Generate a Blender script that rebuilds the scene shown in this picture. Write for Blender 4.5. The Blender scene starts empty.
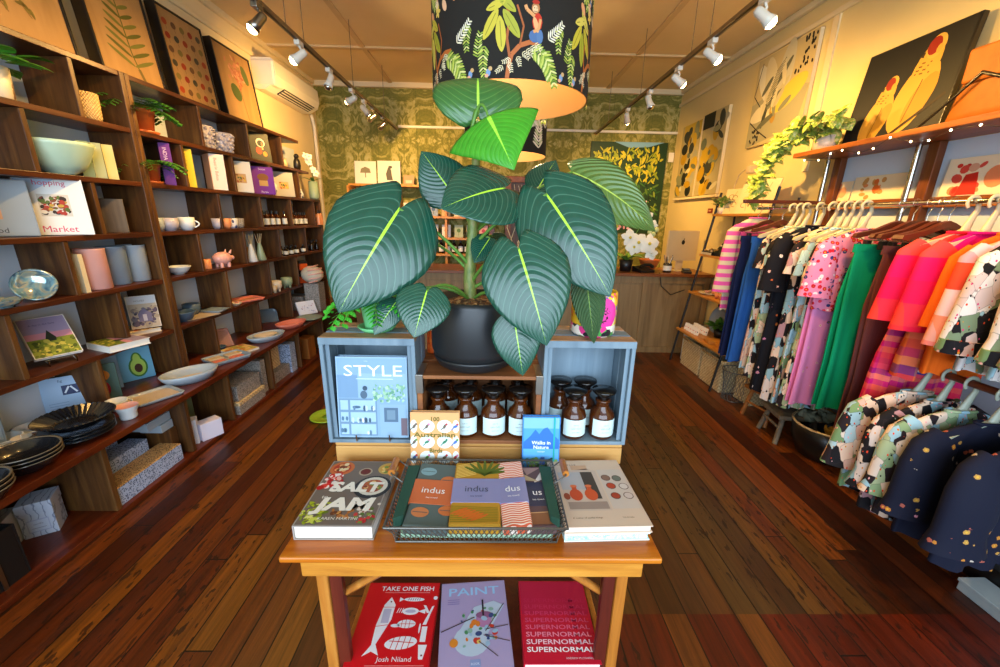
import bpy, bmesh, math, random
from mathutils import Matrix, Vector, Euler
from math import sin, cos, pi, radians, sqrt

C = bpy.context.scene.collection
S = bpy.context.scene
random.seed(11)

# ------------------------------------------------------------------ camera
cam_d = bpy.data.cameras.new('camera')
cam_d.sensor_width = 36.0
cam_d.lens = 36.0 * 399.0 / 1000.0
cam_d.clip_start = 0.05
cam = bpy.data.objects.new('camera', cam_d)
C.objects.link(cam)

def cam_matrix(pitch, yaw, roll, loc):
    p, y, r = radians(pitch), radians(yaw), radians(roll)
    fw = Vector((sin(y) * cos(p), cos(y) * cos(p), -sin(p)))
    rt = Vector((cos(y), -sin(y), 0))
    dn = fw.cross(rt)
    rt2 = cos(r) * rt + sin(r) * dn
    dn2 = -sin(r) * rt + cos(r) * dn
    m = Matrix((rt2, -dn2, -fw)).transposed().to_4x4()
    m.translation = loc
    return m
cam.matrix_world = cam_matrix(16.22, 1.18, -1.15, (0, 0, 1.5))
S.camera = cam

# ------------------------------------------------------------------ view, world, daylight
S.view_settings.view_transform = 'Standard'
S.view_settings.look = 'None'
S.view_settings.gamma = 1.0
S.view_settings.use_curve_mapping = False
S.view_settings.exposure = 0.13
S.cycles.max_bounces = 7
S.cycles.diffuse_bounces = 4
S.cycles.caustics_reflective = False
S.cycles.caustics_refractive = False
S.cycles.sample_clamp_indirect = 6.0

W = bpy.data.worlds.new('sky'); S.world = W
W.use_nodes = True
bg = W.node_tree.nodes['Background']
bg.inputs['Color'].default_value = (0.62, 0.78, 1.0, 1)
bg.inputs['Strength'].default_value = 1.2

def area_light(name, loc, rot, sx, sy, power, col):
    d = bpy.data.lights.new(name, 'AREA'); d.shape = 'RECTANGLE'; d.size = sx; d.size_y = sy
    d.energy = power; d.color = col
    o = bpy.data.objects.new(name, d); C.objects.link(o)
    o.location = loc; o.rotation_euler = rot
    return o
# daylight entering through the street windows behind the camera
area_light('street_daylight', (0.0, -3.2, 1.9), (radians(86), 0, 0), 6.0, 3.2, 410, (0.68, 0.84, 1.0))
# daylight through the door at the rear of the shop
# ------------------------------------------------------------------ node helpers
def lin(h):
    h = h.lstrip('#')
    c = [int(h[i:i + 2], 16) / 255 for i in (0, 2, 4)]
    return tuple(x / 12.92 if x <= .04045 else ((x + .055) / 1.055) ** 2.4 for x in c) + (1,)

MATS = {}
class NT:
    def __init__(s, name, rough=.5, metal=0.0, spec=.5, coat=0.0):
        s.m = bpy.data.materials.new(name); s.m.use_nodes = True
        s.t = s.m.node_tree; s.p = s.t.nodes['Principled BSDF']
        s.p.inputs['Roughness'].default_value = rough
        s.p.inputs['Metallic'].default_value = metal
        s.p.inputs['Specular IOR Level'].default_value = spec
        s.p.inputs['Coat Weight'].default_value = coat
        MATS[name] = s.m
    def n(s, typ, **kw):
        nd = s.t.nodes.new('ShaderNode' + typ)
        for k, v in kw.items(): setattr(nd, k, v)
        return nd
    def set(s, sock, v):
        if hasattr(v, 'is_output') or isinstance(v, bpy.types.NodeSocket): s.t.links.new(v, sock)
        elif isinstance(v, str): sock.default_value = lin(v)
        else: sock.default_value = v
    def math(s, op, a, b=0.0, c=None):
        nd = s.n('Math', operation=op)
        s.set(nd.inputs[0], a); s.set(nd.inputs[1], b)
        if c is not None: s.set(nd.inputs[2], c)
        return nd.outputs[0]
    def sep(s, v):
        nd = s.n('SeparateXYZ'); s.set(nd.inputs[0], v); return nd.outputs
    def comb(s, x, y, z):
        nd = s.n('CombineXYZ')
        for i, v in enumerate((x, y, z)): s.set(nd.inputs[i], v)
        return nd.outputs[0]
    def pos(s): return s.n('NewGeometry').outputs['Position']
    def obj(s): return s.n('TexCoord').outputs['Object']
    def uv(s): return s.n('TexCoord').outputs['UV']
    def mapping(s, v, scale=(1, 1, 1), rot=(0, 0, 0), loc=(0, 0, 0)):
        nd = s.n('Mapping'); s.set(nd.inputs['Vector'], v)
        nd.inputs['Scale'].default_value = scale; nd.inputs['Rotation'].default_value = rot; nd.inputs['Location'].default_value = loc
        return nd.outputs[0]
    def noise(s, v, scale=5, detail=3, rough=.5, dist=0.0, out='Fac'):
        nd = s.n('TexNoise'); s.set(nd.inputs['Vector'], v)
        nd.inputs['Scale'].default_value = scale; nd.inputs['Detail'].default_value = detail
        nd.inputs['Roughness'].default_value = rough; nd.inputs['Distortion'].default_value = dist
        return nd.outputs[out]
    def vor(s, v, scale=5, out='Distance', dist='EUCLIDEAN', rnd=1.0, feature='F1'):
        nd = s.n('TexVoronoi', distance=dist, feature=feature); s.set(nd.inputs['Vector'], v)
        nd.inputs['Scale'].default_value = scale; nd.inputs['Randomness'].default_value = rnd
        return nd.outputs[out]
    def white(s, v, out='Value'):
        nd = s.n('TexWhiteNoise', noise_dimensions='3D'); s.set(nd.inputs['Vector'], v); return nd.outputs[out]
    def ramp(s, f, stops, interp='LINEAR'):
        nd = s.n('ValToRGB'); cr = nd.color_ramp; cr.interpolation = interp
        while len(cr.elements) < len(stops): cr.elements.new(0.5)
        for e, (p, c) in zip(cr.elements, stops):
            e.position = p; e.color = lin(c)
        s.set(nd.inputs[0], f); return nd.outputs[0]
    def mix(s, f, a, b, mode='MIX'):
        nd = s.n('Mix', data_type='RGBA', blend_type=mode)
        s.set(nd.inputs[0], f); s.set(nd.inputs[6], a); s.set(nd.inputs[7], b)
        return nd.outputs[2]
    def col(s, v): s.set(s.p.inputs['Base Color'], v); return s
    def rough(s, v): s.set(s.p.inputs['Roughness'], v); return s
    def bump(s, h, strength=.3, dist=.01):
        nd = s.n('Bump'); s.set(nd.inputs['Height'], h)
        nd.inputs['Strength'].default_value = strength; nd.inputs['Distance'].default_value = dist
        s.t.links.new(nd.outputs[0], s.p.inputs['Normal']); return s

def mat(name, col=None, rough=.5, metal=0.0, spec=.5, coat=0.0, speckle=0.0):
    """plain colour with a faint procedural mottling"""
    if name in MATS: return MATS[name]
    a = NT(name, rough, metal, spec, coat)
    c = lin(col)
    k = speckle or .08
    d = tuple(x * (1 - k) for x in c[:3]) + (1,)
    a.col(a.mix(a.noise(a.obj(), 40 if speckle else 9, 3), c, d))
    return a.m
def hx(col, rough=.5, **kw):
    """material straight from a hex colour"""
    return mat('paint_' + col.lstrip('#') + ('' if rough == .5 else '_%d' % int(rough * 100)), col, rough, spec=.3, **kw)

def wood(name, c1, c2, c3, axis='y', sc=1.0, rough=.4, spec=.4, coat=0.0, bump=.12):
    a = NT(name, rough, 0, spec, coat)
    st = {'x': (1.2, 16, 16), 'y': (16, 1.2, 16), 'z': (16, 16, 1.2)}[axis]
    v = a.mapping(a.pos(), tuple(q * sc for q in st))
    f = a.noise(v, 1.5, 5, .6, .6)
    g = a.noise(a.mapping(a.pos(), tuple(q * sc * 4 for q in st)), 2.0, 3, .6)
    base = a.ramp(f, [(.25, c1), (.5, c2), (.75, c3)])
    a.col(a.mix(a.math('MULTIPLY', g, .35), base, c1))
    a.bump(g, bump, .004)
    return a.m

# ------------------------------------------------------------------ mesh helpers
FONTS = {}
def text_geo(body, size, align='LEFT', spacing=1.0, shear=0.0, bold=0.0):
    key = (body, size, align, spacing, shear, bold)
    if key in FONTS: return FONTS[key]
    cu = bpy.data.curves.new('lettering', 'FONT')
    cu.body = body; cu.size = size; cu.align_x = align; cu.space_character = spacing; cu.shear = shear
    cu.resolution_u = 2; cu.offset = bold * 4 * size
    o = bpy.data.objects.new('lettering', cu); C.objects.link(o)
    dg = bpy.context.evaluated_depsgraph_get()
    me = bpy.data.meshes.new_from_object(o.evaluated_get(dg))
    vs = [tuple(v.co) for v in me.vertices]; fs = [tuple(p.vertices) for p in me.polygons]
    bpy.data.objects.remove(o); bpy.data.meshes.remove(me); bpy.data.curves.remove(cu)
    FONTS[key] = (vs, fs)
    return vs, fs

I4 = Matrix.Identity(4)
def T(x=0, y=0, z=0): return Matrix.Translation((x, y, z))
def RX(a): return Matrix.Rotation(radians(a), 4, 'X')
def RY(a): return Matrix.Rotation(radians(a), 4, 'Y')
def RZ(a): return Matrix.Rotation(radians(a), 4, 'Z')

class MB:
    """collects shapes and links them as one mesh object"""
    def __init__(s): s.v = []; s.f = []; s.mi = []; s.sm = []; s.mats = []; s.uv = {}
    def m(s, mt):
        if isinstance(mt, str): mt = MATS[mt] if mt in MATS else hx(mt)
        if mt not in s.mats: s.mats.append(mt)
        return s.mats.index(mt)
    def add(s, vs, fs, mt, M=None, smooth=False):
        b = len(s.v); k = s.m(mt)
        s.v += [tuple(M @ Vector(q)) for q in vs] if M is not None else [tuple(q) for q in vs]
        for f in fs:
            s.f.append(tuple(i + b for i in f)); s.mi.append(k); s.sm.append(smooth)
        return b
    def box(s, x0, x1, y0, y1, z0, z1, mt, M=None):
        vs = [(x, y, z) for z in (z0, z1) for y in (y0, y1) for x in (x0, x1)]
        s.add(vs, [(0, 2, 3, 1), (4, 5, 7, 6), (0, 1, 5, 4), (2, 6, 7, 3), (0, 4, 6, 2), (1, 3, 7, 5)], mt, M); return s
    def poly(s, pts, mt, z=0.0, M=None):
        s.add([(p[0], p[1], z) for p in pts], [tuple(range(len(pts)))], mt, M); return s
    def ell(s, cx, cy, rx, ry, mt, z=0.0, M=None, n=16, rot=0.0):
        r = radians(rot)
        pts = []
        for i in range(n):
            a = 2 * pi * i / n; x, y = rx * cos(a), ry * sin(a)
            pts.append((cx + x * cos(r) - y * sin(r), cy + x * sin(r) + y * cos(r)))
        return s.poly(pts, mt, z, M)
    def rect(s, x0, y0, x1, y1, mt, z=0.0, M=None): return s.poly([(x0, y0), (x1, y0), (x1, y1), (x0, y1)], mt, z, M)
    def line(s, pts, w, mt, z=0.0, M=None):
        for (x0, y0), (x1, y1) in zip(pts, pts[1:]):
            d = Vector((x1 - x0, y1 - y0)); d.normalize(); nx, ny = -d.y * w / 2, d.x * w / 2
            s.poly([(x0 - nx, y0 - ny), (x1 - nx, y1 - ny), (x1 + nx, y1 + ny), (x0 + nx, y0 + ny)], mt, z, M)
        return s
    def text(s, body, x, y, size, mt, z=0.0, M=None, align='LEFT', fit=None, **kw):
        vs, fs = text_geo(body, size, align, **kw)
        if fit:
            xs = [q[0] for q in vs]; k = fit / max(1e-6, max(xs) - min(xs))
        else: k = 1
        s.add([(x + q[0] * k, y + q[1], z) for q in vs], fs, mt, M); return s
    def prism(s, pts, z0, z1, mt, M=None, smooth=False):
        n = len(pts)
        vs = [(p[0], p[1], z0) for p in pts] + [(p[0], p[1], z1) for p in pts]
        s.add(vs, [tuple(range(n))[::-1], tuple(range(n, 2 * n))], mt, M)
        s.add(vs, [(i, (i + 1) % n, n + (i + 1) % n, n + i) for i in range(n)], mt, M, smooth); return s
    def lathe(s, prof, mt, M=None, n=24, sy=1.0, smooth=True):
        """prof: list of (radius, z); closed where the radius is 0"""
        vs = []; fs = []; rings = []
        for r, z in prof:
            if r < 1e-6: rings.append([len(vs)]); vs.append((0, 0, z))
            else:
                rings.append(list(range(len(vs), len(vs) + n)))
                vs += [(r * cos(2 * pi * i / n), r * sy * sin(2 * pi * i / n), z) for i in range(n)]
        for a, b in zip(rings, rings[1:]):
            for i in range(n):
                j = (i + 1) % n
                if len(a) == 1 and len(b) == 1: continue
                if len(a) == 1: fs.append((a[0], b[j], b[i]))
                elif len(b) == 1: fs.append((a[i], a[j], b[0]))
                else: fs.append((a[i], a[j], b[j], b[i]))
        s.add(vs, fs, mt, M, smooth); return s
    def cyl(s, r, z0, z1, mt, M=None, n=20, r1=None):
        r1 = r if r1 is None else r1
        s.lathe([(0, z0), (r, z0)], mt, M, n, smooth=False); s.lathe([(r, z0), (r1, z1)], mt, M, n); s.lathe([(r1, z1), (0, z1)], mt, M, n, smooth=False); return s
    def tube(s, pts, rad, mt, M=None, n=8, flat=1.0, up=None):
        pts = [Vector(p) for p in pts]; k = len(pts)
        rs = rad if isinstance(rad, (list, tuple)) else [rad] * k
        vs = []; fs = []; prev = None
        for i, p in enumerate(pts):
            d = (pts[min(i + 1, k - 1)] - pts[max(i - 1, 0)]).normalized()
            if prev is None:
                a = Vector(up) if up else (Vector((0, 0, 1)) if abs(d.z) < .9 else Vector((1, 0, 0)))
            else: a = prev
            u = (a - d * a.dot(d)).normalized(); w = d.cross(u); prev = u
            for j in range(n):
                t = 2 * pi * j / n
                vs.append(p + u * (rs[i] * cos(t)) + w * (rs[i] * flat * sin(t)))
        for i in range(k - 1):
            for j in range(n):
                q = (j + 1) % n
                fs.append((i * n + j, i * n + q, (i + 1) * n + q, (i + 1) * n + j))
        s.add(vs, fs, mt, M, True)
        s.add(vs, [tuple(range(n))[::-1], tuple(range((k - 1) * n, k * n))], mt, M)
        return s
    def ball(s, c, r, mt, n=12, sx=1, sy=1, sz=1, M=None):
        pr = [(r * sin(pi * i / (n // 2)) , -r * cos(pi * i / (n // 2))) for i in range(n // 2 + 1)]
        pr[0] = (0, -r); pr[-1] = (0, r)
        B = T(*c) @ Matrix.Diagonal((sx, sy, sz, 1))
        s.lathe(pr, mt, (M @ B) if M is not None else B, n); return s
    def build(s, name, parent=None, loc=None, rot=None, bevel=0.0, label=None, seg=2):
        me = bpy.data.meshes.new(name)
        me.from_pydata(s.v, [], s.f); me.update()
        for q in s.mats: me.materials.append(q)
        me.polygons.foreach_set('material_index', s.mi)
        me.polygons.foreach_set('use_smooth', s.sm)
        if s.uv:
            ul = me.uv_layers.new(name='UVMap')
            for lp in me.loops: ul.data[lp.index].uv = s.uv.get(lp.vertex_index, (0, 0))
        o = bpy.data.objects.new(name, me); C.objects.link(o)
        if parent is not None: o.parent = parent
        if loc is not None: o.location = loc
        if rot is not None: o.rotation_euler = [radians(a) for a in rot]
        if label: o['label'] = label
        if bevel:
            b = o.modifiers.new('edge', 'BEVEL'); b.width = bevel; b.segments = seg; b.limit_method = 'ANGLE'; b.angle_limit = radians(50)
        return o

def tag(o, label, cat, group=None, kind=None):
    o['label'] = label; o['category'] = cat
    if group: o['group'] = group
    if kind: o['kind'] = kind
    return o
def struct(o, label=None):
    o['kind'] = 'structure'
    if label: o['label'] = label
    return o
def empty(name, label, cat, loc, rot=(0, 0, 0), group=None):
    o = bpy.data.objects.new(name, None); C.objects.link(o)
    o.empty_display_size = .05
    o.location = loc; o.rotation_euler = [radians(a) for a in rot]
    return tag(o, label, cat, group)
def kids(o): return [q for q in bpy.data.objects if q.parent == o]
def dup(o, loc, rot=None, label=None, scale=None):
    r = o.copy(); C.objects.link(r); r.location = loc
    if rot is not None: r.rotation_euler = [radians(a) for a in rot]
    if scale is not None: r.scale = scale if hasattr(scale, '__len__') else (scale,) * 3
    if label: r['label'] = label
    for ch in kids(o):
        c = ch.copy(); C.objects.link(c); c.parent = r
        for g in kids(ch):
            d = g.copy(); C.objects.link(d); d.parent = c
    return r
# ------------------------------------------------------------------ materials of the room
XL, XR, YB, YF, H = -2.385, 2.485, 5.95, -1.3, 3.16

def floor_material():
    a = NT('floor_boards', .3, 0, .45)
    x, y, z = a.sep(a.pos())
    near = a.math('MULTIPLY', a.math('LESS_THAN', y, 1.2), a.math('GREATER_THAN', x, .45))   # newer boards beside the entrance
    px = a.math('DIVIDE', x, .098)
    ix = a.math('FLOOR', px); fx = a.math('FRACT', px)
    off = a.math('MULTIPLY', a.white(a.comb(ix, 3.0, 7.0)), 3.0)
    py = a.math('DIVIDE', a.math('ADD', y, off), 2.6)
    iy = a.math('ADD', a.math('FLOOR', py), a.math('MULTIPLY', near, 17.0)); fy = a.math('FRACT', py)
    rnd = a.white(a.comb(ix, iy, 1.0))
    plank = a.ramp(rnd, [(0, '381404'), (.2, '521f06'), (.4, '682b07'), (.58, '803e0b'), (.74, '4a2f10'), (.86, 'a05c12'), (1, '5c1e06')])
    red = a.ramp(rnd, [(0, '4a1204'), (.5, '6a2006'), (.8, '581804'), (1, '94581e')])
    base = a.mix(near, plank, red)
    grain = a.noise(a.mapping(a.pos(), (34, 1.6, 1)), 1.3, 6, .65, .8)
    base = a.mix(a.ramp(grain, [(.3, '000000'), (.72, 'ffffff')]), a.mix(.7, base, '100502'), base)
    wx = a.math('SUBTRACT', 1.0, a.math('MINIMUM', 1.0, a.math('ABSOLUTE', a.math('DIVIDE', a.math('SUBTRACT', x, .95), .75))))
    wl = a.math('MULTIPLY', a.math('SUBTRACT', 1.0, a.math('MINIMUM', 1.0, a.math('ABSOLUTE', a.math('DIVIDE', a.math('ADD', x, .75), .5)))), .6)
    worn = a.math('MULTIPLY', a.math('MULTIPLY', a.math('MAXIMUM', wx, wl), a.math('SUBTRACT', 1.0, near)), .95)
    wear = a.noise(a.mapping(a.pos(), (1.2, .5, 1)), 1.6, 4, .6)
    base = a.mix(a.math('MULTIPLY', worn, a.ramp(wear, [(.3, '303030'), (.7, 'ffffff')])), base, a.mix(grain, '33220f', '6a5028'))
    pit = a.noise(a.mapping(a.pos(), (16, 5, 1)), 2.4, 3, .55)
    zone = a.noise(a.mapping(a.pos(), (1, .8, 1)), 1.4, 2)
    f = a.math('MULTIPLY', a.math('GREATER_THAN', pit, .6), a.math('GREATER_THAN', zone, .46))
    base = a.mix(a.math('MULTIPLY', f, .75), base, '1c0d06')
    gap = a.math('MAXIMUM', a.math('LESS_THAN', fx, .055), a.math('LESS_THAN', fy, .0022))
    base = a.mix(a.math('MULTIPLY', gap, .95), base, '0c0503')
    a.col(base)
    a.rough(a.math('ADD', .22, a.math('MULTIPLY', a.noise(a.mapping(a.pos(), (8, 1, 1)), 2, 4), .35)))
    a.bump(a.math('ADD', a.math('MULTIPLY', gap, -1.0), a.math('MULTIPLY', grain, .35)), .35, .006)
    return a.m
floor_material()

def wallpaper_material():
    a = NT('damask_wallpaper', .75, 0, .2)
    x, y, z = a.sep(a.pos())
    u = a.math('PINGPONG', x, .31)
    row = a.math('FLOOR', a.math('DIVIDE', z, .62))
    u2 = a.math('PINGPONG', a.math('ADD', x, a.math('MULTIPLY', row, .31)), .31)
    w = a.math('PINGPONG', z, .62)
    v = a.comb(u, 0.0, w)
    n1 = a.noise(v, 4.2, 5, .6, 2.2)
    n2 = a.noise(v, 11, 3, .6, 1.6)
    ring = a.math('SINE', a.math('MULTIPLY', n1, 20.0))
    t = a.math('ADD', a.math('MULTIPLY', ring, .22), a.math('ADD', a.math('MULTIPLY', n2, .5), a.math('MULTIPLY', n1, .35)))
    c = a.ramp(t, [(.15, '66682e'), (.38, '868240'), (.55, 'a49c5a'), (.72, 'b8ae7a'), (.9, '908a48')])
    seam = a.math('LESS_THAN', a.math('FRACT', a.math('DIVIDE', x, .53)), .012)
    a.col(a.mix(a.math('MULTIPLY', seam, .5), c, '4d5428'))
    return a.m
wallpaper_material()

def plaster(name, c1, c2, rough=.75):
    a = NT(name, rough, 0, .25)
    a.col(a.mix(a.noise(a.pos(), 3, 4), c1, c2)); a.bump(a.noise(a.pos(), 60, 3), .08, .003); return a.m
plaster('cream_plaster', 'e8d6ae', 'dcc898')
plaster('ceiling_board', 'ecd29c', 'e0c488')
plaster('ceiling_batten_paint', 'dcbf8a', 'd0b07a')
plaster('pale_backing', 'cfdce8', 'c2d0de')
def painted_brick(name, c1, c2):
    a = NT(name, .7, 0, .25)
    x, y, z = a.sep(a.pos())
    b = a.n('TexBrick'); a.set(b.inputs['Vector'], a.comb(y, z, 0.0))
    b.inputs['Scale'].default_value = 2.2; b.inputs['Mortar Size'].default_value = .012
    b.inputs['Color1'].default_value = lin(c1); b.inputs['Color2'].default_value = lin(c2); b.inputs['Mortar'].default_value = lin('dccb9c')
    a.col(b.outputs['Color']); a.bump(b.outputs['Fac'], -.15, .004); return a.m
plaster('yellow_plaster', 'e2cd94', 'dac488')
wood('shelf_board_wood', '2a1108', '4c220e', '683416', 'y', 1.0, .35)
wood('shelf_upright_wood', '2c180a', '5a381a', '7a5428', 'z', 1.0, .42)
wood('ledge_wood', '361208', '5a220c', '743414', 'y', 1.0, .28)
wood('honey_pine', '8a3c08', 'be6812', 'd48626', 'x', 1.0, .28)
wood('apron_pine', '9c5a1c', 'cc8830', 'dda044', 'x', 1.0, .35)
wood('table_leg_pine', '8a4a18', 'b8732a', 'cf8f40', 'z', 1.0, .35)
wood('pale_pine', 'a87438', 'c89450', 'd6a864', 'x', .7, .5)
wood('red_leg_wood', '3c120a', '5a1c0e', '6d2814', 'z', 1.0, .4)
wood('rack_wood', '5a2c0c', '8c4c18', 'a86424', 'y', 1.0, .4)
wood('rack_post_wood', '42200c', '6a3614', '83481e', 'z', 1.0, .4)
wood('ladder_board_wood', 'a86a26', 'd08c3a', 'e0a24c', 'y', 1.0, .4)
wood('counter_wood', '6a5030', '8e7046', 'a28458', 'z', .6, .5)
wood('counter_top_wood', '5a2e14', '84491f', '9c5c2a', 'x', .8, .35)
wood('old_crate_wood', '5c3218', '8a5228', 'a8703c', 'x', 1.0, .6)
wood('stool_wood', '6a3a14', '9a5a22', 'b0702e', 'z', 1.0, .5)
wood('driftwood', '4a3e30', '6e5f4c', '857660', 'z', 1.0, .6)
wood('blue_crate_paint', '586b79', '708491', '8496a1', 'z', .6, .55)
wood('slat_top_wood', '8a6444', 'b08a66', '9fa6aa', 'x', .8, .55)
wood('picture_ply', '947040', 'a68050', 'b48c5a', 'z', .3, .6)
mat('black_lacquer', '14110f', .3)
mat('brushed_steel', '9a948a', .3, 1.0)
mat('chrome', 'c8c4bc', .15, 1.0)
mat('track_metal', '8a7656', .4, .6)
mat('track_dark', '3a2412', .5)
mat('white_plastic', 'e8e2d2', .4)
mat('black_plastic', '151515', .4)
mat('pages', 'e9e6dc', .7)
mat('cream_plastic', 'd8c69c', .5)
mat('grey_hanger_plastic', 'a6ad9c', .45)
mat('brown_hanger_wood', '5a2410', .35)

def emit(name, col, st):
    a = NT(name); a.p.inputs['Emission Color'].default_value = lin(col); a.p.inputs['Emission Strength'].default_value = st
    a.col('fff2d0'); return a.m
emit('lit_bulb', 'ffd890', 30)
emit('soft_bulb', 'ffd8a0', 9)
emit('fairy_glow', 'ffe6b0', 12)

# ------------------------------------------------------------------ room shell
b = MB(); b.box(XL, XR, YF, YB, -.06, 0, 'floor_boards'); struct(b.build('floor'))
b = MB(); b.box(XL, XR, YF, YB, H, H + .08, 'ceiling_board'); struct(b.build('ceiling'))
b = MB(); b.box(XL - .1, XL, YF, YB, 0, H, 'cream_plaster'); struct(b.build('wall_left'))
b = MB(); b.box(XR, XR + .1, YF, YB, 0, H, 'yellow_plaster'); struct(b.build('wall_right'))
b = MB(); b.box(XL - .1, XR + .1, YB, YB + .1, 0, H, 'damask_wallpaper'); struct(b.build('wall_back'))
# street front: a sill, two piers and a header around the shop windows
b = MB()
b.box(XL, XR, YF - .12, YF, 0, .25, 'cream_plaster'); b.box(XL, XR, YF - .12, YF, 2.85, H, 'cream_plaster')
b.box(XL, XL + .1, YF - .12, YF, .25, 2.85, 'cream_plaster'); b.box(XR - .1, XR, YF - .12, YF, .25, 2.85, 'cream_plaster')
struct(b.build('wall_front'))
for i, yy in enumerate((1.2, 2.98, 4.8)):
    b = MB(); b.box(XL, XR, yy - .03, yy + .03, H - .018, H, 'ceiling_batten_paint'); struct(b.build('trim_%d' % (i + 1)))
for i, xx in enumerate((-1.37, 0.08, 1.475)):
    b = MB(); b.box(xx - .025, xx + .025, YF, YB, H - .014, H, 'ceiling_batten_paint'); struct(b.build('trim_%d' % (i + 4)))
b = MB(); b.box(XL, XR, YB - .05, YB, H - .06, H, 'cream_plaster'); struct(b.build('trim_7'))
b = MB(); b.box(XR - .04, XR, YF, YB, H - .05, H, 'cream_plaster'); b.box(XR - .025, XR, YF, YB, H - .2, H - .16, 'cream_plaster'); struct(b.build('trim_8', bevel=.008))
b = MB(); b.box(XL, XL + .04, YF, YB, H - .05, H, 'cream_plaster'); b.box(XL, XL + .025, YF, YB, H - .2, H - .16, 'cream_plaster'); struct(b.build('trim_9', bevel=.008))
b = MB(); b.box(XR - .012, XR, 3.36, 3.42, 1.9, H - .2, 'cream_plaster'); struct(b.build('trim_10'))
b = MB(); b.box(-1.3, XR, YB - .03, YB - .002, 2.63, 2.66, 'white_plastic'); tag(b.build('cable_conduit', bevel=.006), 'thin white cable conduit running across the green wallpaper', 'conduit')

# ------------------------------------------------------------------ air conditioner
ac = empty('air_conditioner', 'white wall-mounted split air conditioner above the left shelves', 'air conditioner', (XL, 4.5, 2.68))
b = MB()
pts = [(0, 0), (.1, -.005), (.2, .05), (.225, .12), (.215, .25), (.19, .27), (0, .27)]
b.prism([(p[0], p[1]) for p in pts], 0, 1.02, 'white_plastic', Matrix(((1, 0, 0, 0), (0, 0, 1, 0), (0, 1, 0, 0), (0, 0, 0, 1))))
b.build('housing', ac, bevel=.012)
b = MB(); b.box(-.002, .21, -.012, .13, .03, .25, 'white_plastic'); b.build('end_cover', ac, bevel=.012)
b = MB()
Mv = T(.163, 0, .026) @ RY(-29)
b.box(-.05, .045, .2, .92, -.004, .006, 'black_plastic', Mv)
b.build('outlet', ac)
for k in range(3):
    b = MB(); b.box(-.034 + k * .03, -.026 + k * .03, .21, .91, .002 - .012, .003, 'white_plastic', Mv); b.build('louver', ac)
b = MB(); b.tube([(XL + .03, 5.72, 2.72), (XL + .03, 5.78, 2.6), (XL + .03, 5.8, 0.9)], .022, 'white_plastic'); tag(b.build('drain_pipe'), 'white pipe running down the corner beside the air conditioner', 'pipe')
# ------------------------------------------------------------------ left wall shelving
XF, XK = -2.12, -2.37
LV = {'top': 2.25, 'A': 1.957, 'B': 1.663, 'C': 1.37, 'D': 1.075, 'E': .745, 'L': .435, 'b': .03}
ORDER = ['top', 'A', 'B', 'C', 'D', 'E', 'L']

def shelf_unit(label, y0, y1, rows, ends):
    u = empty('bookcase', label, 'bookcase', (0, (y0 + y1) / 2, .435))
    oy = (y0 + y1) / 2
    def part(b, n, **k):
        o = b.build(n, u, bevel=.0025, **k); o.location = (0, -oy, -.435); return o
    b = MB(); b.box(XL + .002, XK, y0, y1, .435, 2.22, 'pale_backing'); part(b, 'back_panel')
    for nm in ORDER[:-1]:
        b = MB(); b.box(XK, XF, y0, ends.get(nm, y1), LV[nm] - .027, LV[nm], 'shelf_board_wood'); part(b, 'shelf_board')
    for (up, lo), ys in zip(zip(ORDER, ORDER[1:]), rows):
        for y in ys:
            b = MB(); b.box(XK, XF - .004, y - .012, y + .012, LV[lo], LV[up] - .027, 'shelf_upright_wood'); part(b, 'divider')
    return u, part
near, part_n = shelf_unit('near dark timber pigeonhole bookcase on the red ledge at the left edge', .95, 2.62,
    [(2.32, 1.74, 1.16), (2.03, 1.45), (2.28, 1.71, 1.13), (2.06, 1.48), (1.73, 2.27, 1.15), (2.06, 1.5)], {})
b = MB(); b.box(XK, XF + .006, 2.59, 2.62, .435, 2.25, 'shelf_upright_wood'); part_n(b, 'side_panel')
far, part_f = shelf_unit('far dark timber pigeonhole bookcase with stepped top beyond the tall double post', 2.622, 5.16,
    [(3.22, 3.80, 4.37), (2.985, 3.53, 4.08, 4.66), (3.28, 3.85, 4.42, 4.98), (2.985, 3.53, 4.1, 4.68), (3.22, 3.84, 4.4), (2.985, 3.58, 4.18, 4.75)],
    {'top': 4.74, 'A': 4.92})
b = MB(); b.box(XK, XF + .006, 2.622, 2.652, .435, 2.25, 'shelf_upright_wood'); part_f(b, 'side_panel')
b = MB(); b.box(XK, XF, 5.13, 5.16, .435, LV['B'] - .027, 'shelf_upright_wood'); part_f(b, 'side_panel')

base = empty('display_ledge', 'long red-brown timber ledge with open cubbies below along the left wall', 'shelf', (0, 3, 0))
def bpart(b, n):
    o = b.build(n, base, bevel=.003); o.location = (0, -3, 0); return o
b = MB(); b.box(XL + .004, -1.85, .9, 5.3, .4, .435, 'ledge_wood'); bpart(b, 'ledge_board')
b = MB(); b.box(XL + .004, -1.87, .9, 5.3, .0, .03, 'ledge_wood'); bpart(b, 'plinth_board')
for y in (1.1, 1.735, 2.27, 2.68, 3.24, 3.76, 4.32, 4.85):
    b = MB(); b.box(XL + .004, -1.885, y - .014, y + .014, .03, .4, 'shelf_upright_wood'); bpart(b, 'divider')
b = MB(); b.box(XL + .004, XL + .02, .9, 5.3, .03, .4, 'shelf_upright_wood'); bpart(b, 'back_panel')

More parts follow.
